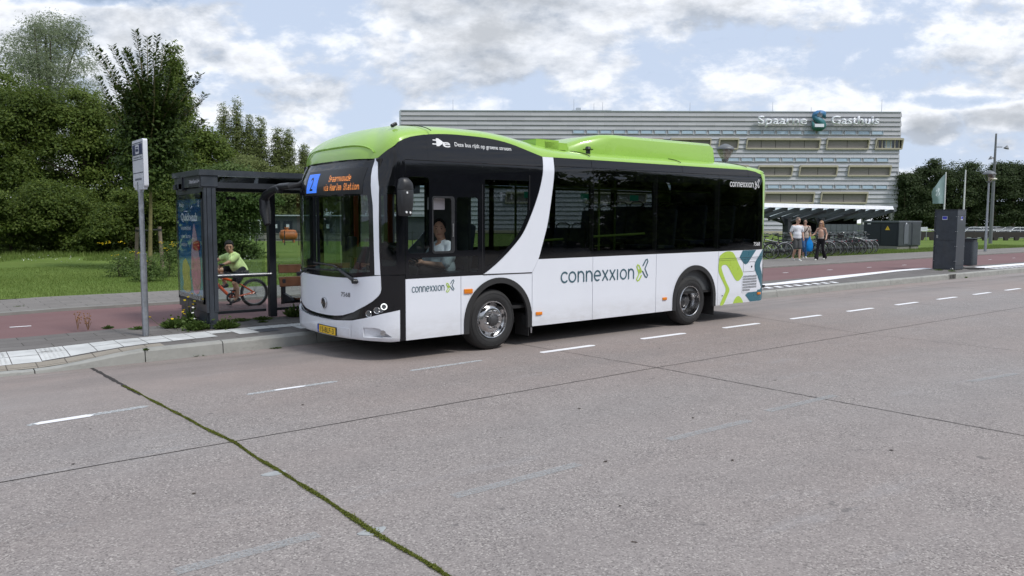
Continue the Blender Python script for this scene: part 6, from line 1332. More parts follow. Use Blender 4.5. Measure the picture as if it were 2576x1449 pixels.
woman,jw=walker(gp(3015,970),VW-.05,1.74,'dark-haired person in beige top, blue jeans and black shoulder strap, middle of three walkers',M_skin,hair_tied,M_beige,M_jean,M_shoe,Jw,lambda m,j,k:tee(m,j,k,1.04,1.1),lambda m,j,k:jeans(m,j,k),True,-.35,.15)
mb=MB(); k=1.74/1.78; mb.tube([Vector(p)*k for p in [(-.05,.14,1.50),(.08,.13,1.44),(.165,.02,1.28),(.165,-.10,1.14),(.10,-.20,1.04),(-.1,-.2,1.1),(-.14,0,1.3),(-.05,.14,1.50)]],.016,6); mb.build('shoulder_strap',M_blk,woman,60)
Jg=dict(base,shl=(0,.165,1.42),shr=(0,-.165,1.42),ell=(-.08,.22,1.19),wrl=(.08,.26,1.02),elr=(.05,-.25,1.22),wrr=(.20,-.30,1.15),knl=(-.02,.09,.50),anl=(-.26,.10,.12),knr=(.12,-.09,.50),anr=(.20,-.10,.09))
def cami(mb,j,k):
    mb.sphere(j['chest'],.145*k,.72,1.02,.85,u=16,v=10); mb.sphere(j['belly'],.13*k,.74,1.0,1.1,u=16,v=10); mb.sphere(j['pelvis']+Vector((0,0,.06))*k,.14*k,.8,1.05,.7)
girl,jg=walker(gp(3076,977),VW-.75,1.66,'blond woman in beige cropped top and black flared trousers, rightmost of three walkers',M_skin,hair_long,M_beige,M_blk,M_shoe,Jg,cami,lambda m,j,k:jeans(m,j,k,1.0,.095),True,.0,.05)
wp=girl.matrix_basis@(jg['wrr']+Vector((.06,0,-.03))); wp=Vector((0,0,0))
import mathutils
Mg=Matrix.Translation(girl.location)@Matrix.Rotation(girl.rotation_euler.z,4,'Z'); wp=Mg@(jg['wrr']+Vector((.05,-.02,-.06)))
bgm=MB(); wd=.17
rows=[(0,.02,.012),(-.12,.05,.015),(-.20,.10,.02),(-.30,.135,.05),(-.46,.14,.07),(-.60,.12,.06),(-.64,.05,.03)]
rr_=[[bgm.b.verts.new((LAT*(rx*math.cos(t)*(1+.08*math.sin(5*t+z*9)))+HF*(ry*math.sin(t)))+Vector((0,0,z))) for t in [2*math.pi*i/18 for i in range(18)]] for z,rx,ry in rows]
for a,b_ in zip(rr_,rr_[1:]):
    for i in range(18): bgm.b.faces.new((a[i],a[(i+1)%18],b_[(i+1)%18],b_[i]))
bgm.b.faces.new(rr_[-1]); bgo=bgm.build('carrier_bag',M_bag,None,80); bgo.location=wp-LAT*.08; tag(bgo,'bright blue plastic bag hanging from the blond woman\'s hand','bag')
# ---- bus driver (sits in the bus: a thing of its own)
drv=empty('person',BO+Vector((-.50,.50,1.10)),YAW+math.pi,'bus driver in a pale blue shirt seated at the side window','person')
mb=MB(); q,R_=head(mb,Vector((.06,0,.535)),.95,.02,1.04); limb(mb,V3(.02,0,.38),V3(.05,0,.50),.06,.055); limb(mb,V3(0,0,.25),V3(0,0,0),.14,.15)
for s in (1,-1):
    limb(mb,V3(.0,.17*s,.31),V3(.14,.24*s,.06),.055,.045); limb(mb,V3(.14,.24*s,.06),V3(.40,.14*s,.10),.045,.03); hand(mb,V3(.40,.14*s,.10),V3(1,0,.3),1,V3(0,-s,.4),.8)
    limb(mb,V3(0,.1*s,-.05),V3(.42,.12*s,-.02),.09,.07); limb(mb,V3(.42,.12*s,-.02),V3(.50,.12*s,-.40),.06,.045)
bd_=finish(drv,mb,'body',M_skin2,.011); face_bits(bd_,q,R_,1.02)
mb=MB(); mb.sphere(q(-.02,0,.048),.108,.92,.84,.95,R_,16,12); mb.build('hair',M_hairb,drv,60)
mb=MB(); mb.sphere(V3(.0,0,.20),.20,.80,1.1,.9,u=16,v=10); mb.sphere(V3(.02,0,.02),.20,.95,1.0,.9,u=16,v=10); limb(mb,V3(0,0,.27),V3(0.02,0,.38),.10,.062)
for s in (1,-1): limb(mb,V3(0,.10*s,.32),V3(.0,.20*s,.29),.075,.078); limb(mb,V3(0,.2*s,.29),V3(.12,.25*s,.09),.076,.066)
finish(drv,mb,'shirt',M_shirtb,.012); mb=MB(); 
for s in (1,-1): limb(mb,V3(0,.1*s,-.06),V3(.42,.12*s,-.02),.10,.08); limb(mb,V3(.42,.12*s,-.02),V3(.50,.12*s,-.36),.075,.06)
finish(drv,mb,'trousers',M_blk,.013); mb=MB(); mb.box((.165,-.09,.20),(.02,.10,.05)); mb.build('name_badge',M_ink,drv)
# ---------------------------------------------------------------- bicycles
M_tyre=pm('bicycle_tyre',(.018,.018,.018),.8); M_rimb=pm('bicycle_rim',(.34,.34,.35),.35,.8); M_spoke=pm('spokes',(.40,.40,.41),.35,.8)
def bicycle(frame_mat,R0=.35,fender=M_plas,wb=1.08,basket=False,rack=True,kid=False,name='bicycle'):
    b=empty(name); q=R0
    for x in (0,wb):
        w=empty('wheel'); w.parent=b; mb=MB(); mb.tube([(x+(q-.018)*math.cos(t),0,q+(q-.018)*math.sin(t)) for t in [2*math.pi*i/40 for i in range(40)]],.018 if not kid else .026,8,closed=True); ty=mb.build('tyre',M_tyre,w,60)
        mb=MB(); mb.tube([(x+(q-.045)*math.cos(t),0,q+(q-.045)*math.sin(t)) for t in [2*math.pi*i/40 for i in range(40)]],.011,6,closed=True); mb.build('rim',M_rimb,w,60)
        mb=MB()
        for i in range(20): a=2*math.pi*i/20; mb.cone((x,.012*(-1)**i,q),(x+(q-.05)*math.cos(a+.2*(-1)**(i//2)),0,q+(q-.05)*math.sin(a+.2*(-1)**(i//2))),.0022,.0022,4)
        mb.cone((x,-.05,q),(x,.05,q),.022,.022,10); mb.build('spokes',M_spoke,w)
    rh=V3(0,0,q); fh=V3(wb,0,q); bb=V3(.44,0,q-.07)
    if not kid: st=V3(.30,0,.80); ht=V3(wb-.20,0,.92); hb=V3(wb-.16,0,.72); sd=V3(.25,0,.98)
    else: st=V3(.30,0,.50); ht=V3(.74,0,.66); hb=V3(.77,0,.54); sd=V3(.25,0,.64)
    r_=.018 if not kid else .024
    mb=MB(); mb.tube([bb,st],r_,8); mb.tube([hb,bb],r_*1.25,8); mb.tube([ht.lerp(hb,.3),st.lerp(bb,.12 if not kid else .1)],r_,8); mb.tube([hb,ht],r_*1.2,8)
    for s in (-.045,.045): mb.tube([rh+V3(0,s,0),bb+V3(0,s*.6,0)],r_*.55,6); mb.tube([rh+V3(0,s,0),st.lerp(bb,.1)],r_*.5,6); mb.tube([hb+V3(0,s*.8,0),fh+V3(0,s,0)],r_*.7,6)
    mb.build('frame',frame_mat,b,60)
    mb=MB(); mb.tube([st,sd],.013,6); mb.sphere(sd+V3(-.03,0,.02),.13,1.0,.62,.28,u=14,v=8); o=mb.build('saddle',M_plas,b,60)
    top=ht+V3(-.03,0,.16 if not kid else .10); mb=MB(); mb.tube([ht,top],.014,6)
    if not kid: mb.tube([top+V3(-.20,-.30,.0),top+V3(-.05,-.26,.03),top+V3(.05,-.08,.02),top,top+V3(.05,.08,.02),top+V3(-.05,.26,.03),top+V3(-.20,.30,0)],.012,6)
    else: mb.tube([top+V3(-.08,-.27,.06),top+V3(-.02,-.20,.06),top+V3(.0,-.06,0),top+V3(0,.06,0),top+V3(-.02,.20,.06),top+V3(-.08,.27,.06)],.012,6)
    mb.build('handlebar',M_chrome if not kid else M_plas,b,60)
    for s in (-1,1): mb=MB(); e=top+(V3(-.20,.30*s,0) if not kid else V3(-.08,.27*s,.06)); mb.tube([e,e+V3(.09,-.01*s,.01)],.018,6); mb.build('grip',M_plas,b)
    mb=MB(); mb.lathe([(.09,-.004),(.095,0),(.09,.004),(.06,.004)],bb+V3(0,.03,0),(0,1,0),20); 
    ca=1.15 if not kid else 1.35; dd=V3(math.cos(ca),0,-math.sin(ca)) if not kid else V3(.0,0,-1)
    for s in (-1,1): c1=bb+V3(0,.06*s,0); e=c1-dd*(.165 if not kid else .14)*s; mb.tube([c1,e],.010,6); mb.box(e+V3(0,.05*s,0),(.08,.09,.018))
    mb.build('crankset',M_plas,b)
    if not kid:
        for x,a0,a1 in ((0,20,185),(wb,35,150)):
            mb=MB(); pts=[(x+(q+.022)*math.cos(R(t)),(q+.022)*math.sin(R(t))+q) for t in np.linspace(a0,a1,14)]
            for (ax,az),(bx_,bz) in zip(pts,pts[1:]): mb.quad((ax,-.026,az),(bx_,-.026,bz),(bx_,.026,bz),(ax,.026,az)); mb.quad((ax,-.026,az),(bx_,-.026,bz),(bx_,-.03,bz-.02),(ax,-.03,az-.02)); mb.quad((ax,.026,az),(bx_,.026,bz),(bx_,.03,bz-.02),(ax,.03,az-.02))
            mb.build('mudguard',fender,b)
        mb=MB(); mb.box((.22,.035,q-.03),(.42,.03,.09),bev=.01); mb.build('chain_case',M_plas,b)
        mb=MB(); mb.tube([(.1,-.03,.005),(.12,-.03,q)],.008,5); 
        if rack:
            for s in (-.05,.05): mb.tube([(-.25,s,.74),(.22,s,.74)],.008,5); mb.tube([(0,s,q),(-.12,s,.74)],.006,5)
            for x in (-.2,-.05,.1): mb.tube([(x,-.05,.74),(x,.05,.74)],.006,5)
        mb.build('luggage_rack',M_plas if fender is M_plas else M_chrome,b,60)
        mb=MB(); mb.sphere(V3(wb-.12,0,.80),.04); mb.build('headlamp',M_lens,b); mb=MB(); mb.box((-.27,0,.70),(.02,.05,.035)); mb.build('rear_reflector',M_adred,b)
        if basket: mb=MB(); mb.box((wb+.12,0,.93),(.28,.36,.22)); mb.build('basket',M_brk,b)
    return b
M_silv=pm('silver_bike_frame',(.42,.43,.45),.35,.6); M_blkb=pm('black_bike_frame',(.015,.015,.017),.3,coat=.5); M_dgr=pm('dark_green_bike_frame',(.02,.035,.03),.35,coat=.5); M_mud=pm('pale_mudguard',(.55,.56,.58),.4)
protos=[bicycle(M_blkb,fender=M_plas),bicycle(M_silv,fender=M_mud),bicycle(M_blkb,fender=M_mud,basket=True),bicycle(M_dgr,fender=M_plas,rack=True)]
rowx=[(29.7,19.95,0,0),(30.75,20.0,1,.15),(31.75,20.2,0,-.1),(32.45,20.15,3,.1),(33.16,20.17,1,0),(33.86,20.12,0,.12),(34.6,20.2,2,-.05),(35.32,20.21,0,.1),(35.85,20.3,1,.0),(36.41,20.27,3,.12),(37.05,20.3,0,-.1),(37.65,20.26,0,.1),(38.24,20.28,2,0),(38.83,20.31,1,.14)]
labs=['black bicycle at the left end of the rack, against the rear of the bus','silver bicycle with pale mudguards left of the man in white','black bicycle directly behind the man in grey shorts','dark green bicycle behind the person in jeans','silver bicycle just right of the blond woman','black bicycle with racks, second right of the blond woman','black bicycle with front basket and pale mudguards in the middle of the rack','black bicycle in the middle of the rack, next right of the one with a basket','silver bicycle in the crowded middle of the rack','dark green bicycle right of the middle of the rack','black bicycle under the right canopy post','black bicycle left of the second basket bicycle','black bicycle with basket near the right end of the rack','silver bicycle with pale mudguards, last in the slanting row']
used=[False]*4
def place_bike(x,y,pi_,rz,lean_,lab,z=.145,grp='bicycles parked in the rack under the canopy'):
    b=protos[pi_] if not used[pi_] else copy_tree(protos[pi_]); used[pi_]=True; b.location=(x,y,z); b.rotation_euler=(lean_,0,rz); tag(b,lab,'bicycle',grp); return b
for i,(x,y,pi_,dz) in enumerate(rowx): place_bike(x,y,pi_,R(126)+dz,R(random.uniform(-7,7)),labs[i])
place_bike(38.6,20.95,0,R(143),R(4),'upright black bicycle standing side-on in front of the dark transformer cabinet')
rear=[(31.2,0,'black bicycle in the back row left of the canopy post'),(33.5,2,'basket bicycle in the back row, behind the blond woman'),(34.7,1,'silver bicycle in the back row with raised handlebars'),(35.9,0,'black bicycle in the back row near the middle post'),(36.9,3,'dark green bicycle in the back row'),(37.9,1,'silver bicycle at the right end of the back row')]
for x,pi_,lab in rear: place_bike(x+.9,21.55,pi_,R(-52)+random.uniform(-.1,.1),R(random.uniform(-5,5)),lab)
rk=MB()
for i in range(15): x=29.6+i*.68; rk.tube([(x,20.2,.15),(x,20.2,.55),(x-.25,20.7,.55),(x-.25,20.7,.15)],.018,6)
rk.tube([(29.4,20.5,.16),(39.3,20.5,.16)],.02,6); tag(rk.build('bicycle_rack',M_galv,None,60),'low galvanised rack holding the row of parked bicycles','bicycle rack')
# ---- boy on an orange bicycle on the cycle path
M_orb=pm('orange_bike_frame',(.80,.115,.015),.3,coat=.6)
M_boyskin=pm('skin_brown',(.44,.25,.165),.5,var=.06)
kb=bicycle(M_orb,R0=.262,wb=.98,kid=True,name='bicycle'); BX,BY=5.27,14.72; kb.location=(BX,BY,.125); kb.rotation_euler=(0,0,math.pi); tag(kb,'orange children\'s bicycle ridden along the red cycle path','bicycle')
fr_=[c for c in kb.children if c.name.startswith('frame')][0]
b=text_bm('YARI',.032,.14,.01); mapbm(b,lambda x,y,z:(x,y,z)); dn=Vector((-.62,0,-.78)).normalized(); o0=V3(.74,.032,.50); upn=Vector((.78,0,-.62))
mapbm(b,lambda x,y,z:o0+Vector((-.70,0,-.71))*x*1.0+Vector((-.62,0,.62))*(-y)*-1+V3(0,0,0)); bm_obj('frame_lettering',b,M_ink,fr_)
boy=empty('person',(BX,BY,.125),math.pi,'boy in pale lime t-shirt and black shorts riding the orange bicycle, looking at the camera','person')
k=.82; mb=MB(); hc=V3(.46,.03,1.125); q,R_=head(mb,hc,1.25,.08,.90); limb(mb,V3(.395,0,1.00),hc-V3(.01,0,.05),.045,.042); limb(mb,V3(.37,0,.92),V3(.26,0,.72),.095,.10)
lsh,rsh=V3(.36,.14,.965),V3(.42,-.13,.97); lel,rel=V3(.50,.17,.865),V3(.58,-.17,.90); lwr,rwr=V3(.655,.22,.815),V3(.70,-.25,.84)
for sh1,el,wr,out in ((lsh,lel,lwr,V3(0,-1,.2)),(rsh,rel,rwr,V3(0,1,.2))): limb(mb,sh1,el,.045,.036); limb(mb,el,wr,.036,.024); hand(mb,wr,(V3(.06,0,-.03)),.85,out,.9)
lh,rh_=V3(.26,.08,.69),V3(.26,-.08,.69); lk,rk_=V3(.40,.12,.46),V3(.60,-.10,.70); la,ra=V3(.36,.12,.185),V3(.50,-.11,.44)
for h_,kn,an in ((lh,lk,la),(rh_,rk_,ra)): limb(mb,h_,kn,.078,.056); c_=kn.lerp(an,.35)-V3(.015,0,0); limb(mb,kn,c_,.050,.052); limb(mb,c_,an,.050,.032); limb(mb,an,an+V3(.07,0,-.06),.032,.03)
bb_=finish(boy,mb,'body',M_boyskin,.0085); face_bits(bb_,q,R_,.90)
mb=MB(); mb.sphere(q(-.022,0,.050),.108*.90,.92,.86,.95,R_,16,12); mb.sphere(q(.03,0,.088),.06*.9,1,1.1,.6,R_); o=mb.build('hair',M_hairb,boy); remesh(o,.01,2)
mb=MB(); mb.sphere(V3(.385,0,.90),.145,.75,1.10,.85,u=16,v=10); mb.sphere(V3(.32,0,.79),.145,.85,1.02,1.0,u=16,v=10); mb.sphere(V3(.245,0,.70),.145,.92,1.05,.75,u=16,v=10); limb(mb,V3(.38,0,.93),V3(.25,0,.72),.12,.13)
limb(mb,V3(.385,.05,.96),lsh,.055,.062); limb(mb,V3(.40,-.05,.96),rsh,.055,.06); limb(mb,lsh,lsh.lerp(lel,.75),.062,.060); limb(mb,rsh,rsh.lerp(rel,.75),.06,.058); finish(boy,mb,'tshirt',M_lime,.010,14)
mb=MB(); mb.sphere(V3(.25,0,.665),.15,1,1.05,.65,u=16,v=10); limb(mb,lh,lh.lerp(lk,.70),.098,.088); limb(mb,rh_,rh_.lerp(rk_,.68),.095,.084); finish(boy,mb,'shorts',M_blk,.011)
for an,tz in ((la,-.25),(ra,-.15)): shoe(boy,an,Vector((1,0,tz)),.82,M_shoed)
# ---------------------------------------------------------------- trees and other plants
M_bark=pm('bark',(.085,.065,.045),.9,var=.35,scale=12,bump=.5); M_barkl=pm('mossy_bark',(.16,.14,.06),.9,var=.35,scale=9,bump=.4)
LM={'dark':leafmat('dark_leaves',(.044,.076,.014),(.080,.122,.021),(.155,.205,.040),.4),
    'mid':leafmat('mid_green_leaves',(.066,.108,.018),(.112,.165,.030),(.195,.245,.055),.4),
    'light':leafmat('light_green_leaves',(.055,.10,.022),(.085,.14,.034),(.14,.19,.06),.35),
    'willow':leafmat('grey_green_leaves',(.135,.175,.095),(.20,.25,.145),(.30,.34,.22),.45),
    'poplar':leafmat('olive_leaves',(.105,.14,.04),(.165,.205,.065),(.25,.28,.115),.4),
    'elm':leafmat('deep_green_elm_leaves',(.026,.050,.010),(.044,.078,.014),(.085,.125,.026),.28),
    'far':leafmat('far_dark_leaves',(.030,.052,.018),(.048,.076,.026),(.082,.112,.040),.3)}
def clumps(boxes,n,leaf,per,rng,shellish=.55,bough=True,cf=3.4):
    """boxes: list of ellipsoids (cx,cy,cz,rx,ry,rz); n clumps over their surfaces, per leaves in a clump"""
    vol=np.array([b[3]*b[4]+b[4]*b[5]+b[3]*b[5] for b in boxes]); pr=vol/vol.sum(); idx=rng.choice(len(boxes),n,p=pr); B_=np.array(boxes)[idx]
    d=rng.normal(size=(n,3)); d/=np.linalg.norm(d,axis=1)[:,None]; r=np.where(rng.random(n)<shellish,rng.uniform(.80,1.06,n),rng.uniform(.35,.85,n))
    C=B_[:,:3]+d*r[:,None]*B_[:,3:]
    if n>=600 and bough:      # gather the leaf clumps into boughs with darker gaps between them
        nb=max(14,n//34); bi=rng.choice(n,nb); BC=C[bi]; br=rng.uniform(.20,.36,nb)*np.mean(B_[bi,3:5],axis=1); k=rng.integers(0,nb,n); u=rng.normal(size=(n,3)); u/=np.linalg.norm(u,axis=1)[:,None]; sel=rng.random(n)<.72
        Cb=BC[k]+u*(br[k]*rng.uniform(.75,1.1,n))[:,None]*np.array([1,1,.75]); C=np.where(sel[:,None],Cb,C); d=np.where(sel[:,None],u*.75+d*.25,d)
    cs=rng.uniform(.7,1.6,n)*leaf*cf; u=rng.normal(size=(n*per,3)); u/=np.linalg.norm(u,axis=1)[:,None]; u[:,2]=np.where(u[:,2]<-.35,-u[:,2],u[:,2])
    P=np.repeat(C,per,0)+u*(rng.random(n*per)**.4*np.repeat(cs,per))[:,None]*np.array([1,1,.60])
    nr=u*.8+np.array([0,0,.55])+np.repeat(d,per,0)*.45; nr/=np.linalg.norm(nr,axis=1)[:,None]
    return P,nr
def tree(name,label,loc,boxes,kind,n,leaf,per=26,trunk=None,group=None,cat='tree',seed=0,limbs=5,ratio=.55,bark=None,flat=.25,bough=True,cf=3.4):
    rng=np.random.default_rng(seed+100); T=empty(name,loc,0,label,cat,group); P,nr=clumps(boxes,n,leaf,per,rng,bough=bough,cf=cf); kp=P[:,2]>.02; P=P[kp]; nr=nr[kp]
    V,F=leaves(P,rng.uniform(.6,1.25,len(P))*leaf,flat,ratio,rng,nrm=nr); np_mesh('crown' if cat=='tree' else 'foliage',V,F,LM[kind],T)
    tr=trunk or .12; zt=max(b[2] for b in boxes); mb=MB(); r2=random.Random(seed); pts=[(0,0,-.1),(.05*r2.uniform(-1,1),.05,zt*.35),(.15*r2.uniform(-1,1),.1*r2.uniform(-1,1),zt*.75),(0,0,zt)]
    mb.tube(pts,[tr*1.2,tr,tr*.6,tr*.2],9)
    for i in range(limbs):
        b_=boxes[r2.randrange(len(boxes))]; s0=Vector(pts[1]).lerp(Vector(pts[2]),r2.uniform(-.3,1)); e=Vector(b_[:3])+Vector((r2.uniform(-.6,.6)*b_[3],r2.uniform(-.6,.6)*b_[4],r2.uniform(0,.7)*b_[5])); m=s0.lerp(e,.5)+Vector((0,0,.12*b_[5])); mb.tube([s0,m,e],[tr*.5,tr*.32,tr*.1],6)
    mb.build('trunk',bark or M_bark,T,60); return T
def pxr(d): return d/FPX
def crown(cx,top,bot,w,d,depth_r=None,n=4,seed=0,shape='oval'):
    """ellipsoids (in local coordinates round the foot) filling a crown of picture width w and heights top..bot at distance d"""
    rnd=random.Random(seed); p=at(cx,top,d); zt=p.z; zb=max(.2,at(cx,bot,d).z); foot=Vector((p.x,p.y,.1)); R_=w*pxr(d)/2; H=zt-zb; bs=[]
    for i in range(n):
        if shape=='oval': f=(i+.5)/n; z=zb+H*f; rr_=R_*math.sqrt(max(.12,1-(2*f-1)**2*.72))*rnd.uniform(.72,.98); off=R_*.35
        elif shape=='spire': f=(i+.5)/n; z=zb+H*f; rr_=R_*(1-f*.80)*rnd.uniform(.75,1.1); off=R_*.22*(1-f)
        else: f=(i+.5)/n; z=zb+H*f*.9; rr_=R_*(1-.35*f)*rnd.uniform(.7,1); off=R_*.4
        a=rnd.uniform(0,6.28); hz_=H/n*(.95 if shape!='spire' else 1.15)
        z=min(z,zt-.1-hz_*.85 if shape!='spire' else z); bs.append((off*math.cos(a)*rnd.random(),off*math.sin(a)*rnd.random(),z-.1,rr_,rr_,hz_))
        if shape=='oval': 
            a2=rnd.uniform(0,6.28); bs.append((LAT.x*R_*.55*math.cos(a2),LAT.y*R_*.55*math.cos(a2),z-.1+rnd.uniform(-.3,.3)*hz_,rr_*.55,rr_*.55,hz_*.75))
    if shape=='oval':
        for i in range(9):      # small lobes that break the outline
            a=rnd.uniform(0,6.28); e=rnd.uniform(-.2,1.25); q=R_*.95*math.cos(e*.9); zz=zb+H*(.5+.42*math.sin(e)); s_=R_*rnd.uniform(.22,.40); bs.append((q*math.cos(a),q*math.sin(a),min(zz,zt-s_)-.1,s_,s_,s_*rnd.uniform(.9,1.5)))
        s_=R_*.3; a=rnd.uniform(0,6.28); bs.append((R_*.2*math.cos(a),R_*.2*math.sin(a),zt-s_*1.2-.1,s_,s_,s_*1.2))
    return foot,bs
GW='trees of the green belt left of the shelter'
def T(name,label,cx,top,bot,w,d,kind,n,leaf,**k):
    shape=k.pop('shape','oval'); nn=k.pop('nb',5); seed=int(cx*3+top); foot,bs=crown(cx,top,bot,w,d,n=nn,seed=seed,shape=shape)
    return tree(name,label,foot,bs,kind,n,leaf,seed=seed,**k)
# left belt, back to front
T('willow','tall airy grey-green willow rising above the dark trees at the top left',112,42,420,250,50,'willow',2600,.20,ratio=.24,per=16,bough=False,cf=2.8,trunk=.22,group=GW,nb=6)
T('broadleaf_tree','tall dark broadleaf tree cut by the left edge of the picture',-60,150,640,300,44,'dark',2200,.17,trunk=.2,group=GW)
T('broadleaf_tree','dark broadleaf tree at the far left under the willow',40,205,640,250,40,'dark',2200,.16,trunk=.2,group=GW)
T('broadleaf_tree','dark green tree right of the willow, behind the young staked tree',205,225,640,220,41,'mid',2200,.16,trunk=.2,group=GW)
T('broadleaf_tree','mid-green tree filling the gap behind the sign post',310,250,640,200,43,'dark',1900,.16,trunk=.2,group=GW)
T('broadleaf_tree','tall pointed tree behind the right half of the young staked tree',437,142,560,170,46,'mid',3200,.14,shape='spire',nb=8,bough=False,cf=2.6,trunk=.2,group=GW)
T('broadleaf_tree','dark tree behind the left end of the shelter roof',490,300,640,130,42,'mid',1500,.16,trunk=.18,group=GW)
# poplars
for i,(cx,top,w,lab) in enumerate(((563,272,48,'leftmost poplar of the row, just right of the dark trees'),(595,264,52,'tallest poplar with the highest tip in the row'),(628,304,48,'third poplar of the row from the left'),(654,310,52,'fourth poplar of the row from the left'),(697,334,50,'poplar left of the gap above the shelter roof'),(724,340,44,'poplar right beside the gap above the shelter roof'),(765,378,46,'smallest poplar, touching the front roof edge of the bus'))):
    T('poplar',lab,cx,top,570,w*1.95,78,'poplar',2800,.16,shape='spire',nb=10,per=12,bough=False,cf=2.2,trunk=.16,group='row of poplars beyond the shelter',limbs=3)
for i,(cx,top,w,lab) in enumerate(((600,395,130,'low olive-green tree below the tallest poplars'),(690,420,120,'low olive-green tree behind the shelter roof'),(770,425,110,'light green tree behind the bus windscreen'),(860,440,120,'light tree seen through the front windscreen of the bus'),(950,445,120,'light tree behind the driver side of the windscreen'))):
    T('broadleaf_tree',lab,cx,top,590,w,72,'poplar',1300,.20,trunk=.15,group='low trees below the poplars')
T('hazel_bush','large leafy bush behind the shelter glass, left of the dark post',575,425,655,190,33,'light',2600,.13,cat='bush',limbs=4,trunk=.08)
for i,(cx,top,w,d,lab) in enumerate(((20,500,220,35,'dark shrub at the far left edge of the grass'),(150,455,200,36,'dark shrub left of the sign post'),(265,520,190,36,'dark shrub just left of the staked tree'),(395,460,170,37,'dark shrub behind the wooden stakes'),(480,440,150,36,'mid-green shrub behind the advertising panel'))):
    T('shrub',lab,cx,top,650,w,d,'dark' if i<3 else 'mid',1300,.13,cat='shrub',group='shrubs at the foot of the green belt',limbs=2,trunk=.06)
# the young staked elm: ascending limbs clothed in leaves, long shoots standing clear of the crown
ef=gnd(377,683,.15); elm=empty('young_elm',(ef.x,ef.y,.14),0,'young tree with long upswept leafy shoots, standing between wooden stakes','tree'); dE=ef.dot(HF); kx=pxr(dE)
def ep(x,y,dd=0): p=at(x,y,dE+dd)-Vector((ef.x,ef.y,.14)); return p
shoots=[((372,330),(300,215),(222,112),0),((372,330),(318,225),(243,118),.3),((375,330),(330,210),(280,115),-.3),((376,320),(345,200),(318,118),.3),((378,320),(352,190),(310,128),-.5),((378,310),(358,170),(340,75),0),((380,310),(368,180),(372,92),.4),((382,310),(388,180),(396,88),-.2),((384,300),(402,180),(417,112),.3),((384,320),(425,240),(430,170),-.3),((385,340),(450,270),(505,185),0),((385,350),(462,300),(520,235),.4),((384,340),(440,250),(475,190),-.4),((385,400),(460,345),(515,300),.3),((370,400),(300,330),(262,260),.4),((372,380),(290,300),(245,190),-.3),((385,300),(395,230),(408,140),.5),((376,300),(360,240),(352,140),.5),((374,360),(310,280),(270,185),.2),((384,370),(430,300),(462,245),.1),((380,350),(395,270),(385,130),-.5),((380,370),(350,280),(335,160),.6)]
mb=MB(); base_=ep(379,520); mb.tube([(0,0,-.1),ep(378,600),base_,ep(379,400)],[.075,.06,.05,.03],8); rng=np.random.default_rng(5); PL=[];AL=[];
Vs=[];Fs=[];o_=0
def quadleaf(p,d,up,L,W):
    global o_
    d=d.normalized(); s=d.cross(up); s=s.normalized() if s.length>1e-4 else Vector((1,0,0)); n_=s.cross(d); a=p; b_=p+d*L*.5+s*W*.5-n_*L*.10; c=p+d*L-n_*L*.05; e=p+d*L*.5-s*W*.5-n_*L*.10
    Vs.extend([a[:],b_[:],c[:],e[:]]); Fs.append((o_,o_+1,o_+2,o_+3)); o_+=4
rnd=random.Random(3)
for (a,b_,c,dd) in shoots:
    p0=ep(379,470); p1=ep(*a,dd*.6); p2=ep(*b_,dd*1.6); p3=ep(*c,dd*2.2); pts=[p0.lerp(p1,t) for t in (0,.5)]+[Vector(q) for q in [((p1*(1-t)**2+p2*2*t*(1-t)+p3*t*t)) for t in [i/12 for i in range(13)]]]
    mb.tube(pts,[.028*(1-i/len(pts))+.004 for i in range(len(pts))],5)
    n=185
    for i in range(n):
        f=.12+.88*i/n; q=f*(len(pts)-1); j=min(int(q),len(pts)-2); p=pts[j].lerp(pts[j+1],q-j); tg=(pts[j+1]-pts[j]).normalized(); side_=1 if i%2 else -1; sl=LAT*side_
        for rr_ in range(2 if f<.55 else 1):
            dv=(tg*.55+sl*rnd.uniform(.6,1)+HF*rnd.uniform(-.7,.7)+Vector((0,0,rnd.uniform(-.25,.25)))).normalized(); L=rnd.uniform(.12,.19)*(1.05-.35*max(0,f-.8)*5*.2)
            quadleaf(p+tg*rnd.uniform(-.02,.02)+HF*rnd.uniform(-.05,.05),dv,Vector((0,0,1)),L,L*.5)
    for _ in range(5 if c[1]<200 else 4):      # side twigs lower down
        f=rnd.uniform(.12,.5); q=f*(len(pts)-1); j=int(q); p=pts[j]; d=(tg+LAT*rnd.uniform(-1.3,1.3)+HF*rnd.uniform(-1.3,1.3)).normalized(); Lt=rnd.uniform(.4,.85); e=p+d*Lt; mb.tube([p,e],[.008,.003],4)
        for i in range(46): t=i/46; side_=rnd.choice((-1,1)); quadleaf(p.lerp(e,t),(d*.5+LAT*side_*rnd.uniform(.4,1)+HF*rnd.uniform(-.8,.8)),Vector((0,0,1)),rnd.uniform(.09,.15),.07)
# dense inner crown
rb=[]
for (x,y,w,h) in ((379,330,70,120),(345,390,75,90),(420,390,75,90),(380,440,95,60),(400,290,55,90),(350,300,50,90)): p=ep(x,y); rb.append((p.x,p.y,p.z,w*kx/1.5,w*kx/1.5,h*kx))
P,nr=clumps(rb,420,.12,26,rng); V1,F1=leaves(P,rng.uniform(.09,.16,len(P)),.2,.5,rng,nrm=nr); V=np.concatenate([np.array(Vs),V1]); F=np.concatenate([np.array(Fs),F1+len(Vs)]); np_mesh('crown',V,F,LM['elm'],elm); mb.build('trunk',M_barkl,elm,60)
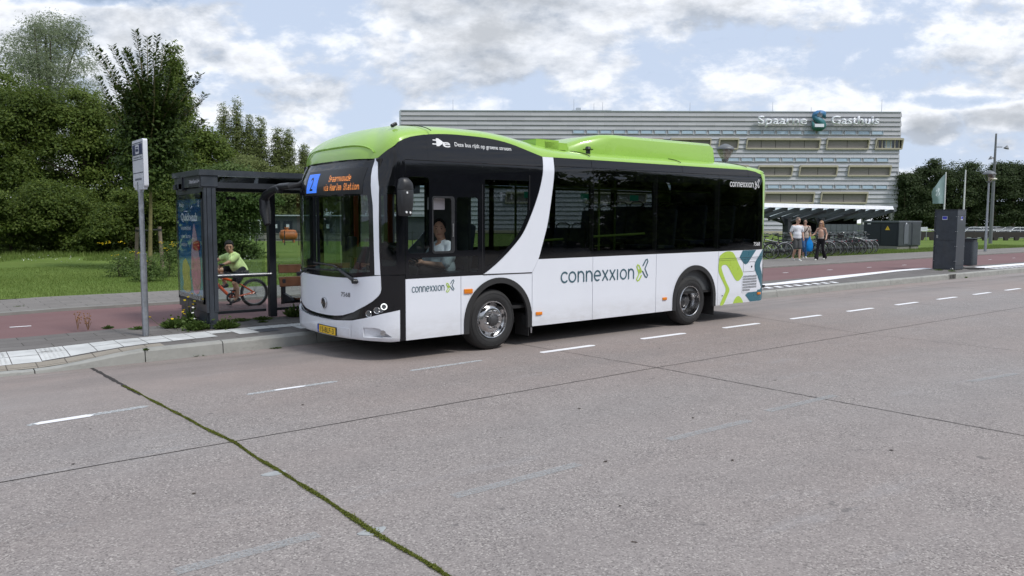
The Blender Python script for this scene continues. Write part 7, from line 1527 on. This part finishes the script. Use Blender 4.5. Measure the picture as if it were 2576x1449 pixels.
# wooden stakes with rubber straps
M_stake=pm('weathered_stake',(.19,.15,.115),.85,var=.3,scale=8,bump=.3)
for i,(bx_,by_,tx,ty,lab) in enumerate(((342,665,345,572,'left wooden stake of the young tree'),(410,672,401,570,'right wooden stake of the young tree, leaning slightly'))):
    g=gnd(bx_,by_+10,.14); tp=at(tx,ty,g.dot(HF)); st_=empty('tree_stake',(g.x,g.y,.12),0,lab,'stake'); d=tp-Vector((g.x,g.y,.12)); mb=MB(); mb.cone((0,0,-.05),d,.060,.055,10); mb.build('pole',M_stake,st_,40); e=ep(378,ty+8)+Vector((ef.x,ef.y,.14))-Vector((g.x,g.y,.12)); mb=MB(); mb.cone(d*.90,d*.95,.066,.066,10); mb.tube([d*.93,e],.022,5); mb.build('strap',M_rubber,st_)
# right-hand tree row
for i,(cx,top,w,lab) in enumerate(((2283,440,56,'dark tree half hidden behind the right edge of the hospital'),(2318,430,60,'dark tree left of the flag'),(2362,408,78,'dark tree behind the flag, left of its pole'),(2418,406,82,'dark tree with a high crown behind the bare flagpole'),(2462,452,60,'lower dark tree just left of the street lamp'),(2510,410,76,'dark tree behind the tall mast'),(2556,416,72,'dark tree right of the tall mast'),(2605,410,88,'dark tree cut by the right edge of the picture'))):
    T('row_tree',lab,cx,top,556,w*1.12,100,'far',1100,.24,trunk=.2,group='row of dark trees beyond the parking',per=22)
hg=empty('clipped_hedge',HF*104,AZ-math.pi/2,'dark hedge line beneath the row of trees','hedge'); rng=np.random.default_rng(77); n=26000; P=np.stack([rng.uniform(48,76,n),rng.uniform(0,2,n),rng.uniform(1.0,4.5,n)],1); V,F=leaves(P,rng.uniform(.2,.4,n),.2,.6,rng); np_mesh('foliage',V,F,LM['far'],hg)
# lawn blades, rough margin, weeds
def blades(n,xr,yr,h,w,rng,zf,clump=None):
    x=rng.uniform(*xr,n); y=rng.uniform(*yr,n)
    if clump: keep=np.array([noise.noise(Vector((a*clump,b_*clump,3)))>-.05 for a,b_ in zip(x,y)]); x=x[keep];y=y[keep]; n=len(x)
    z=np.array([zf(a,b_) for a,b_ in zip(x,y)]); hh=rng.uniform(.5,1.2,n)*h; an=rng.uniform(0,6.28,n); ln=rng.uniform(0,.6,n)*hh; a2=rng.uniform(0,6.28,n); wx=np.cos(an)*w/2; wy=np.sin(an)*w/2
    b0=np.stack([x-wx,y-wy,z-.01],1); b1=np.stack([x+wx,y+wy,z-.01],1); t=np.stack([x+np.cos(a2)*ln,y+np.sin(a2)*ln,z+hh],1); V=np.stack([b0,b1,t],1).reshape(-1,3); F=np.arange(3*n).reshape(-1,3); return V,F
rng=np.random.default_rng(21); gz=lambda x,y:.165+.10*noise.noise(Vector((x*.12,y*.12,0)))*min(1,max(0,(y-gr0(x))/3))
V,F=blades(70000,(-2,15),(18.6,30),.055,.016,rng,gz); k1=np_mesh('lawn_blades',V,F,M_blade); tag(k1,'short mown grass of the lawn behind the cycle path','grass',kind='stuff')
V,F=blades(22000,(-2,13),(33,43),.24,.035,rng,gz,.35); k2=np_mesh('rough_grass',V,F,M_blade); tag(k2,'long unmown grass along the foot of the trees','grass',kind='stuff')
V,F=blades(26000,(30,60),(19.95,22.5),.14,.02,rng,gz); k3=np_mesh('verge_blades',V,F,M_blade); tag(k3,'grass verge behind the racks and around the transformer','grass',kind='stuff')
def weed(x,y,z,r,h,label,n=160,flowers=0,fm=None,kind='blades',seed=0,cat='weed',grp=None,leafs=0):
    rg=np.random.default_rng(seed+900); W=empty('weed_clump',(x,y,z),0,label,cat,grp); a=rg.uniform(0,6.28,n); rr_=rg.random(n)**.6*r; hh=h*(1.1-rr_/r*.7)*rg.uniform(.5,1.1,n); px_=np.cos(a)*rr_*.6; py_=np.sin(a)*rr_*.6; an=rg.uniform(0,6.28,n); w=.010+.006*rg.random(n)
    b0=np.stack([px_-np.cos(an)*w,py_-np.sin(an)*w,np.zeros(n)],1); b1=np.stack([px_+np.cos(an)*w,py_+np.sin(an)*w,np.zeros(n)],1); m=np.stack([px_*1.3,py_*1.3,hh*.75],1); t=np.stack([px_*1.8,py_*1.8,hh*.9],1)
    V=np.stack([b0,b1,m+(b1-b0)*.4,t],1).reshape(-1,3); F=np.arange(4*n).reshape(-1,4)
    if leafs: P=np.stack([rg.normal(0,r*.45,leafs),rg.normal(0,r*.45,leafs),np.abs(rg.normal(0,h*.4,leafs))],1); v2,f2=leaves(P,rg.uniform(.03,.07,leafs),.4,.6,rg); F=np.concatenate([F,f2+len(V)]); V=np.concatenate([V,v2])
    np_mesh('leaves',V,F,M_weed,W)
    if flowers:
        mb=MB(); sb=MB()
        for i in range(flowers):
            fx_,fy_=rg.normal(0,r*.5,2); fz=h*rg.uniform(.8,1.7); sb.tube([(fx_*.5,fy_*.5,0),(fx_,fy_,fz)],.003,4); mb.lathe([(0,.006),(.020,.004),(.016,-.004),(0,-.008)],(fx_,fy_,fz),(rg.normal(0,.3),rg.normal(0,.3)-.4,1),8)
        sb.build('stems',M_weed,W); mb.build('flowers',fm or M_yellow,W)
    return W
def wpx(sx,sy,z=.16): p=gnd(sx/1.4907,sy/1.4907,z); return p.x,p.y,z
weed(*wpx(655,1228),.22,.17,'dandelion clump with yellow flowers at the left foot of the shelter',260,5,leafs=130,seed=1)
weed(*wpx(712,1222),.12,.34,'tall yellow-flowered stems against the advertising panel',90,6,seed=2,leafs=40)
weed(*wpx(735,1236),.20,.18,'low leafy weed with small white flowers under the advertising panel',240,3,M_whitefl,seed=3,leafs=220)
weed(*wpx(845,1230),.22,.16,'grass tuft right of the shelter end post',300,seed=4,leafs=100)
for i,(sx,sy,r,h,lab) in enumerate(((405,1232,.09,.06,'small grass tuft on the platform left of the sign post'),(520,1233,.15,.05,'flat grass tuft just left of the sign post foot'),(985,1198,.18,.07,'weeds at the foot of the dark shelter post'),(1110,1186,.22,.26,'tall grassy weed under the shelter bench'),(900,1202,.2,.05,'low weeds along the bottom of the shelter glass'),(985,1208,.10,.03,'tiny weed on the slabs before the dark post'))): weed(*wpx(sx,sy),r,h,lab,120,seed=10+i)
for i,(sx,sy,z,r,h,lab) in enumerate(((548,1312,.15,.04,.03,'small tuft in the kerb joint where the kerb begins to rise'),(745,1332,.0,.16,.05,'straggly weed in the gutter below the kerb'),(250,1372,.03,.10,.04,'tuft on the dropped kerb at the left'),(75,1152,.14,.14,.04,'weeds on the far pavement edge at the left'),(1035,1306,.0,.10,.02,'flat moss tuft in the gutter in front of the bus'))): weed(*wpx(sx,sy,z),r,h,lab,70,seed=30+i)
for i,(sx,sy,lab) in enumerate(((3515,1048,'tuft in the gutter just left of the kerb inlet'),(3615,1042,'first tuft right of the kerb inlet'),(3652,1035,'largest gutter weed right of the kerb inlet'),(3690,1030,'low gutter weed further right'),(3780,1021,'gutter weed near the right edge of the picture'),(3812,1018,'last gutter weed at the right edge'))): weed(*wpx(sx,sy,0),.13,.09,lab,60,seed=50+i)
for i,(sx,sy,lab) in enumerate(((3520,1014,'weeds at the left foot of the tall cabinet'),(3570,1018,'weeds with small pale flowers at the right foot of the tall cabinet'),(3600,1004,'weeds by the cable behind the tall cabinet'))): weed(*wpx(sx,sy),.15,.06,lab,70,3 if i==1 else 0,M_whitefl,seed=70+i)
for i,(sx,sy,lab) in enumerate(((292,1228,'dry reddish weed stalk on the platform, left one'),(330,1228,'dry reddish weed stalk on the platform, right one'))):
    x,y,z=wpx(sx,sy+10); W=empty('weed_stalk',(x,y,z),0,lab,'weed'); mb=MB(); r2=random.Random(i); 
    for j in range(7): mb.tube([(0,0,0),(r2.uniform(-.05,.05),r2.uniform(-.05,.05),r2.uniform(.12,.26))],.0035,4)
    mb.build('stems',pm('dry_stem',(.22,.12,.06),.8),W); mb=MB()
    for j in range(16): mb.sphere((r2.uniform(-.06,.06),r2.uniform(-.06,.06),r2.uniform(.1,.26)),.010,u=6,v=4)
    mb.build('seed_heads',pm('rusty_seed_head',(.30,.15,.06),.8),W)
# shrubs with yellow flowers around the stakes
for i,(cx,by,w,h,lab) in enumerate(((305,700,95,85,'ragwort bush with yellow flowers left of the wooden stakes'),(372,712,80,80,'leafy undergrowth at the foot of the staked tree'),(425,700,70,110,'tall weedy bush between the right stake and the shelter'))):
    g=gnd(cx,by,.15); d=g.dot(HF); k_=pxr(d); T_=tree('weed_bush',lab,(g.x,g.y,.14),[(0,0,h*k_*.32,w*k_*.5,w*k_*.4,h*k_*.34),(w*k_*.15,0,h*k_*.55,w*k_*.3,w*k_*.3,h*k_*.3)],'light',95,.06,per=20,cat='bush',seed=200+i,limbs=6,trunk=.02)
    mb=MB(); r2=random.Random(40+i)
    for j in range((4,2,5)[i]):
        cxx,cyy=r2.uniform(-.5,.5)*w*k_,r2.uniform(-.3,.3)*w*k_; cz=h*k_*r2.uniform(.65,1.1)
        for q_ in range(7): mb.sphere((cxx+r2.gauss(0,.05),cyy+r2.gauss(0,.05),cz+r2.gauss(0,.02)),.016,1,1,.5,u=6,v=4)
    mb.build('flowers',M_yellow,T_)
# flowers sprinkled in the rough grass
rg=np.random.default_rng(8); n=500; P=np.stack([rg.uniform(0,14,n),rg.uniform(31,41,n),rg.uniform(.2,.32,n)],1); P=P[[noise.noise(Vector((p[0]*.5,p[1]*.5,9)))>.08 for p in P]]; V,F=leaves(P,np.full(len(P),.05),.5,.9,rg); tag(np_mesh('wild_flowers',V,F,M_whitefl),'white wild flowers scattered in the rough grass','flowers',kind='stuff')
# litter of leaves on the platform and road
rg=np.random.default_rng(14); L1=[]
for (x0,x1,y0,y1,n) in ((18,30,11.9,12.6,40),(0,12,2.5,7.5,26),(29,31,17,18.5,8)):
    for _ in range(n): L1.append((rg.uniform(x0,x1),rg.uniform(y0,y1)))
P=np.array([(a,b_,(.175 if b_>11 else .006)) for a,b_ in L1]); V,F=leaves(P,rg.uniform(.02,.05,len(P)),.97,.6,rg); tag(np_mesh('leaf_litter',V,F,pm('dry_leaf',(.05,.035,.025),.9)),'scattered dead leaves on the road and platform','leaves',kind='stuff')

# woods out of frame: beyond the left edge, and across the road behind the camera (both show in the bus's glass)
def wood(name,label,pts,h,leaf,n,kind,seed):
    rg=np.random.default_rng(seed); bs=[]
    for (x,y) in pts:
        H=h*rg.uniform(.75,1.15); r=rg.uniform(2.2,3.4); bs+=[(x,y,1.6,r*1.2,r,1.7),(x,y,H*.45,r,r,H*.46),(x+rg.uniform(-1,1),y+rg.uniform(-1,1),H*.75,r*.7,r*.7,H*.28)]
    P,nr=clumps(bs,n,leaf,16,rg); V,F=leaves(P,rg.uniform(.7,1.3,len(P))*leaf,0,.6,rg,nrm=nr); return tag(np_mesh(name,V,F,LM[kind]),label,'wood',kind='stuff')
wood('woodland','continuing belt of dark trees beyond the left edge of the picture',[(-3-4.2*i,37-1.0*i+(i%2)*2) for i in range(12)],9.0,.42,5200,'dark',1)
wood('woodland','line of trees across the road behind the photographer',[(-22+5*i,-24+(i%3)*1.5) for i in range(20)],9.5,.55,9500,'dark',2)
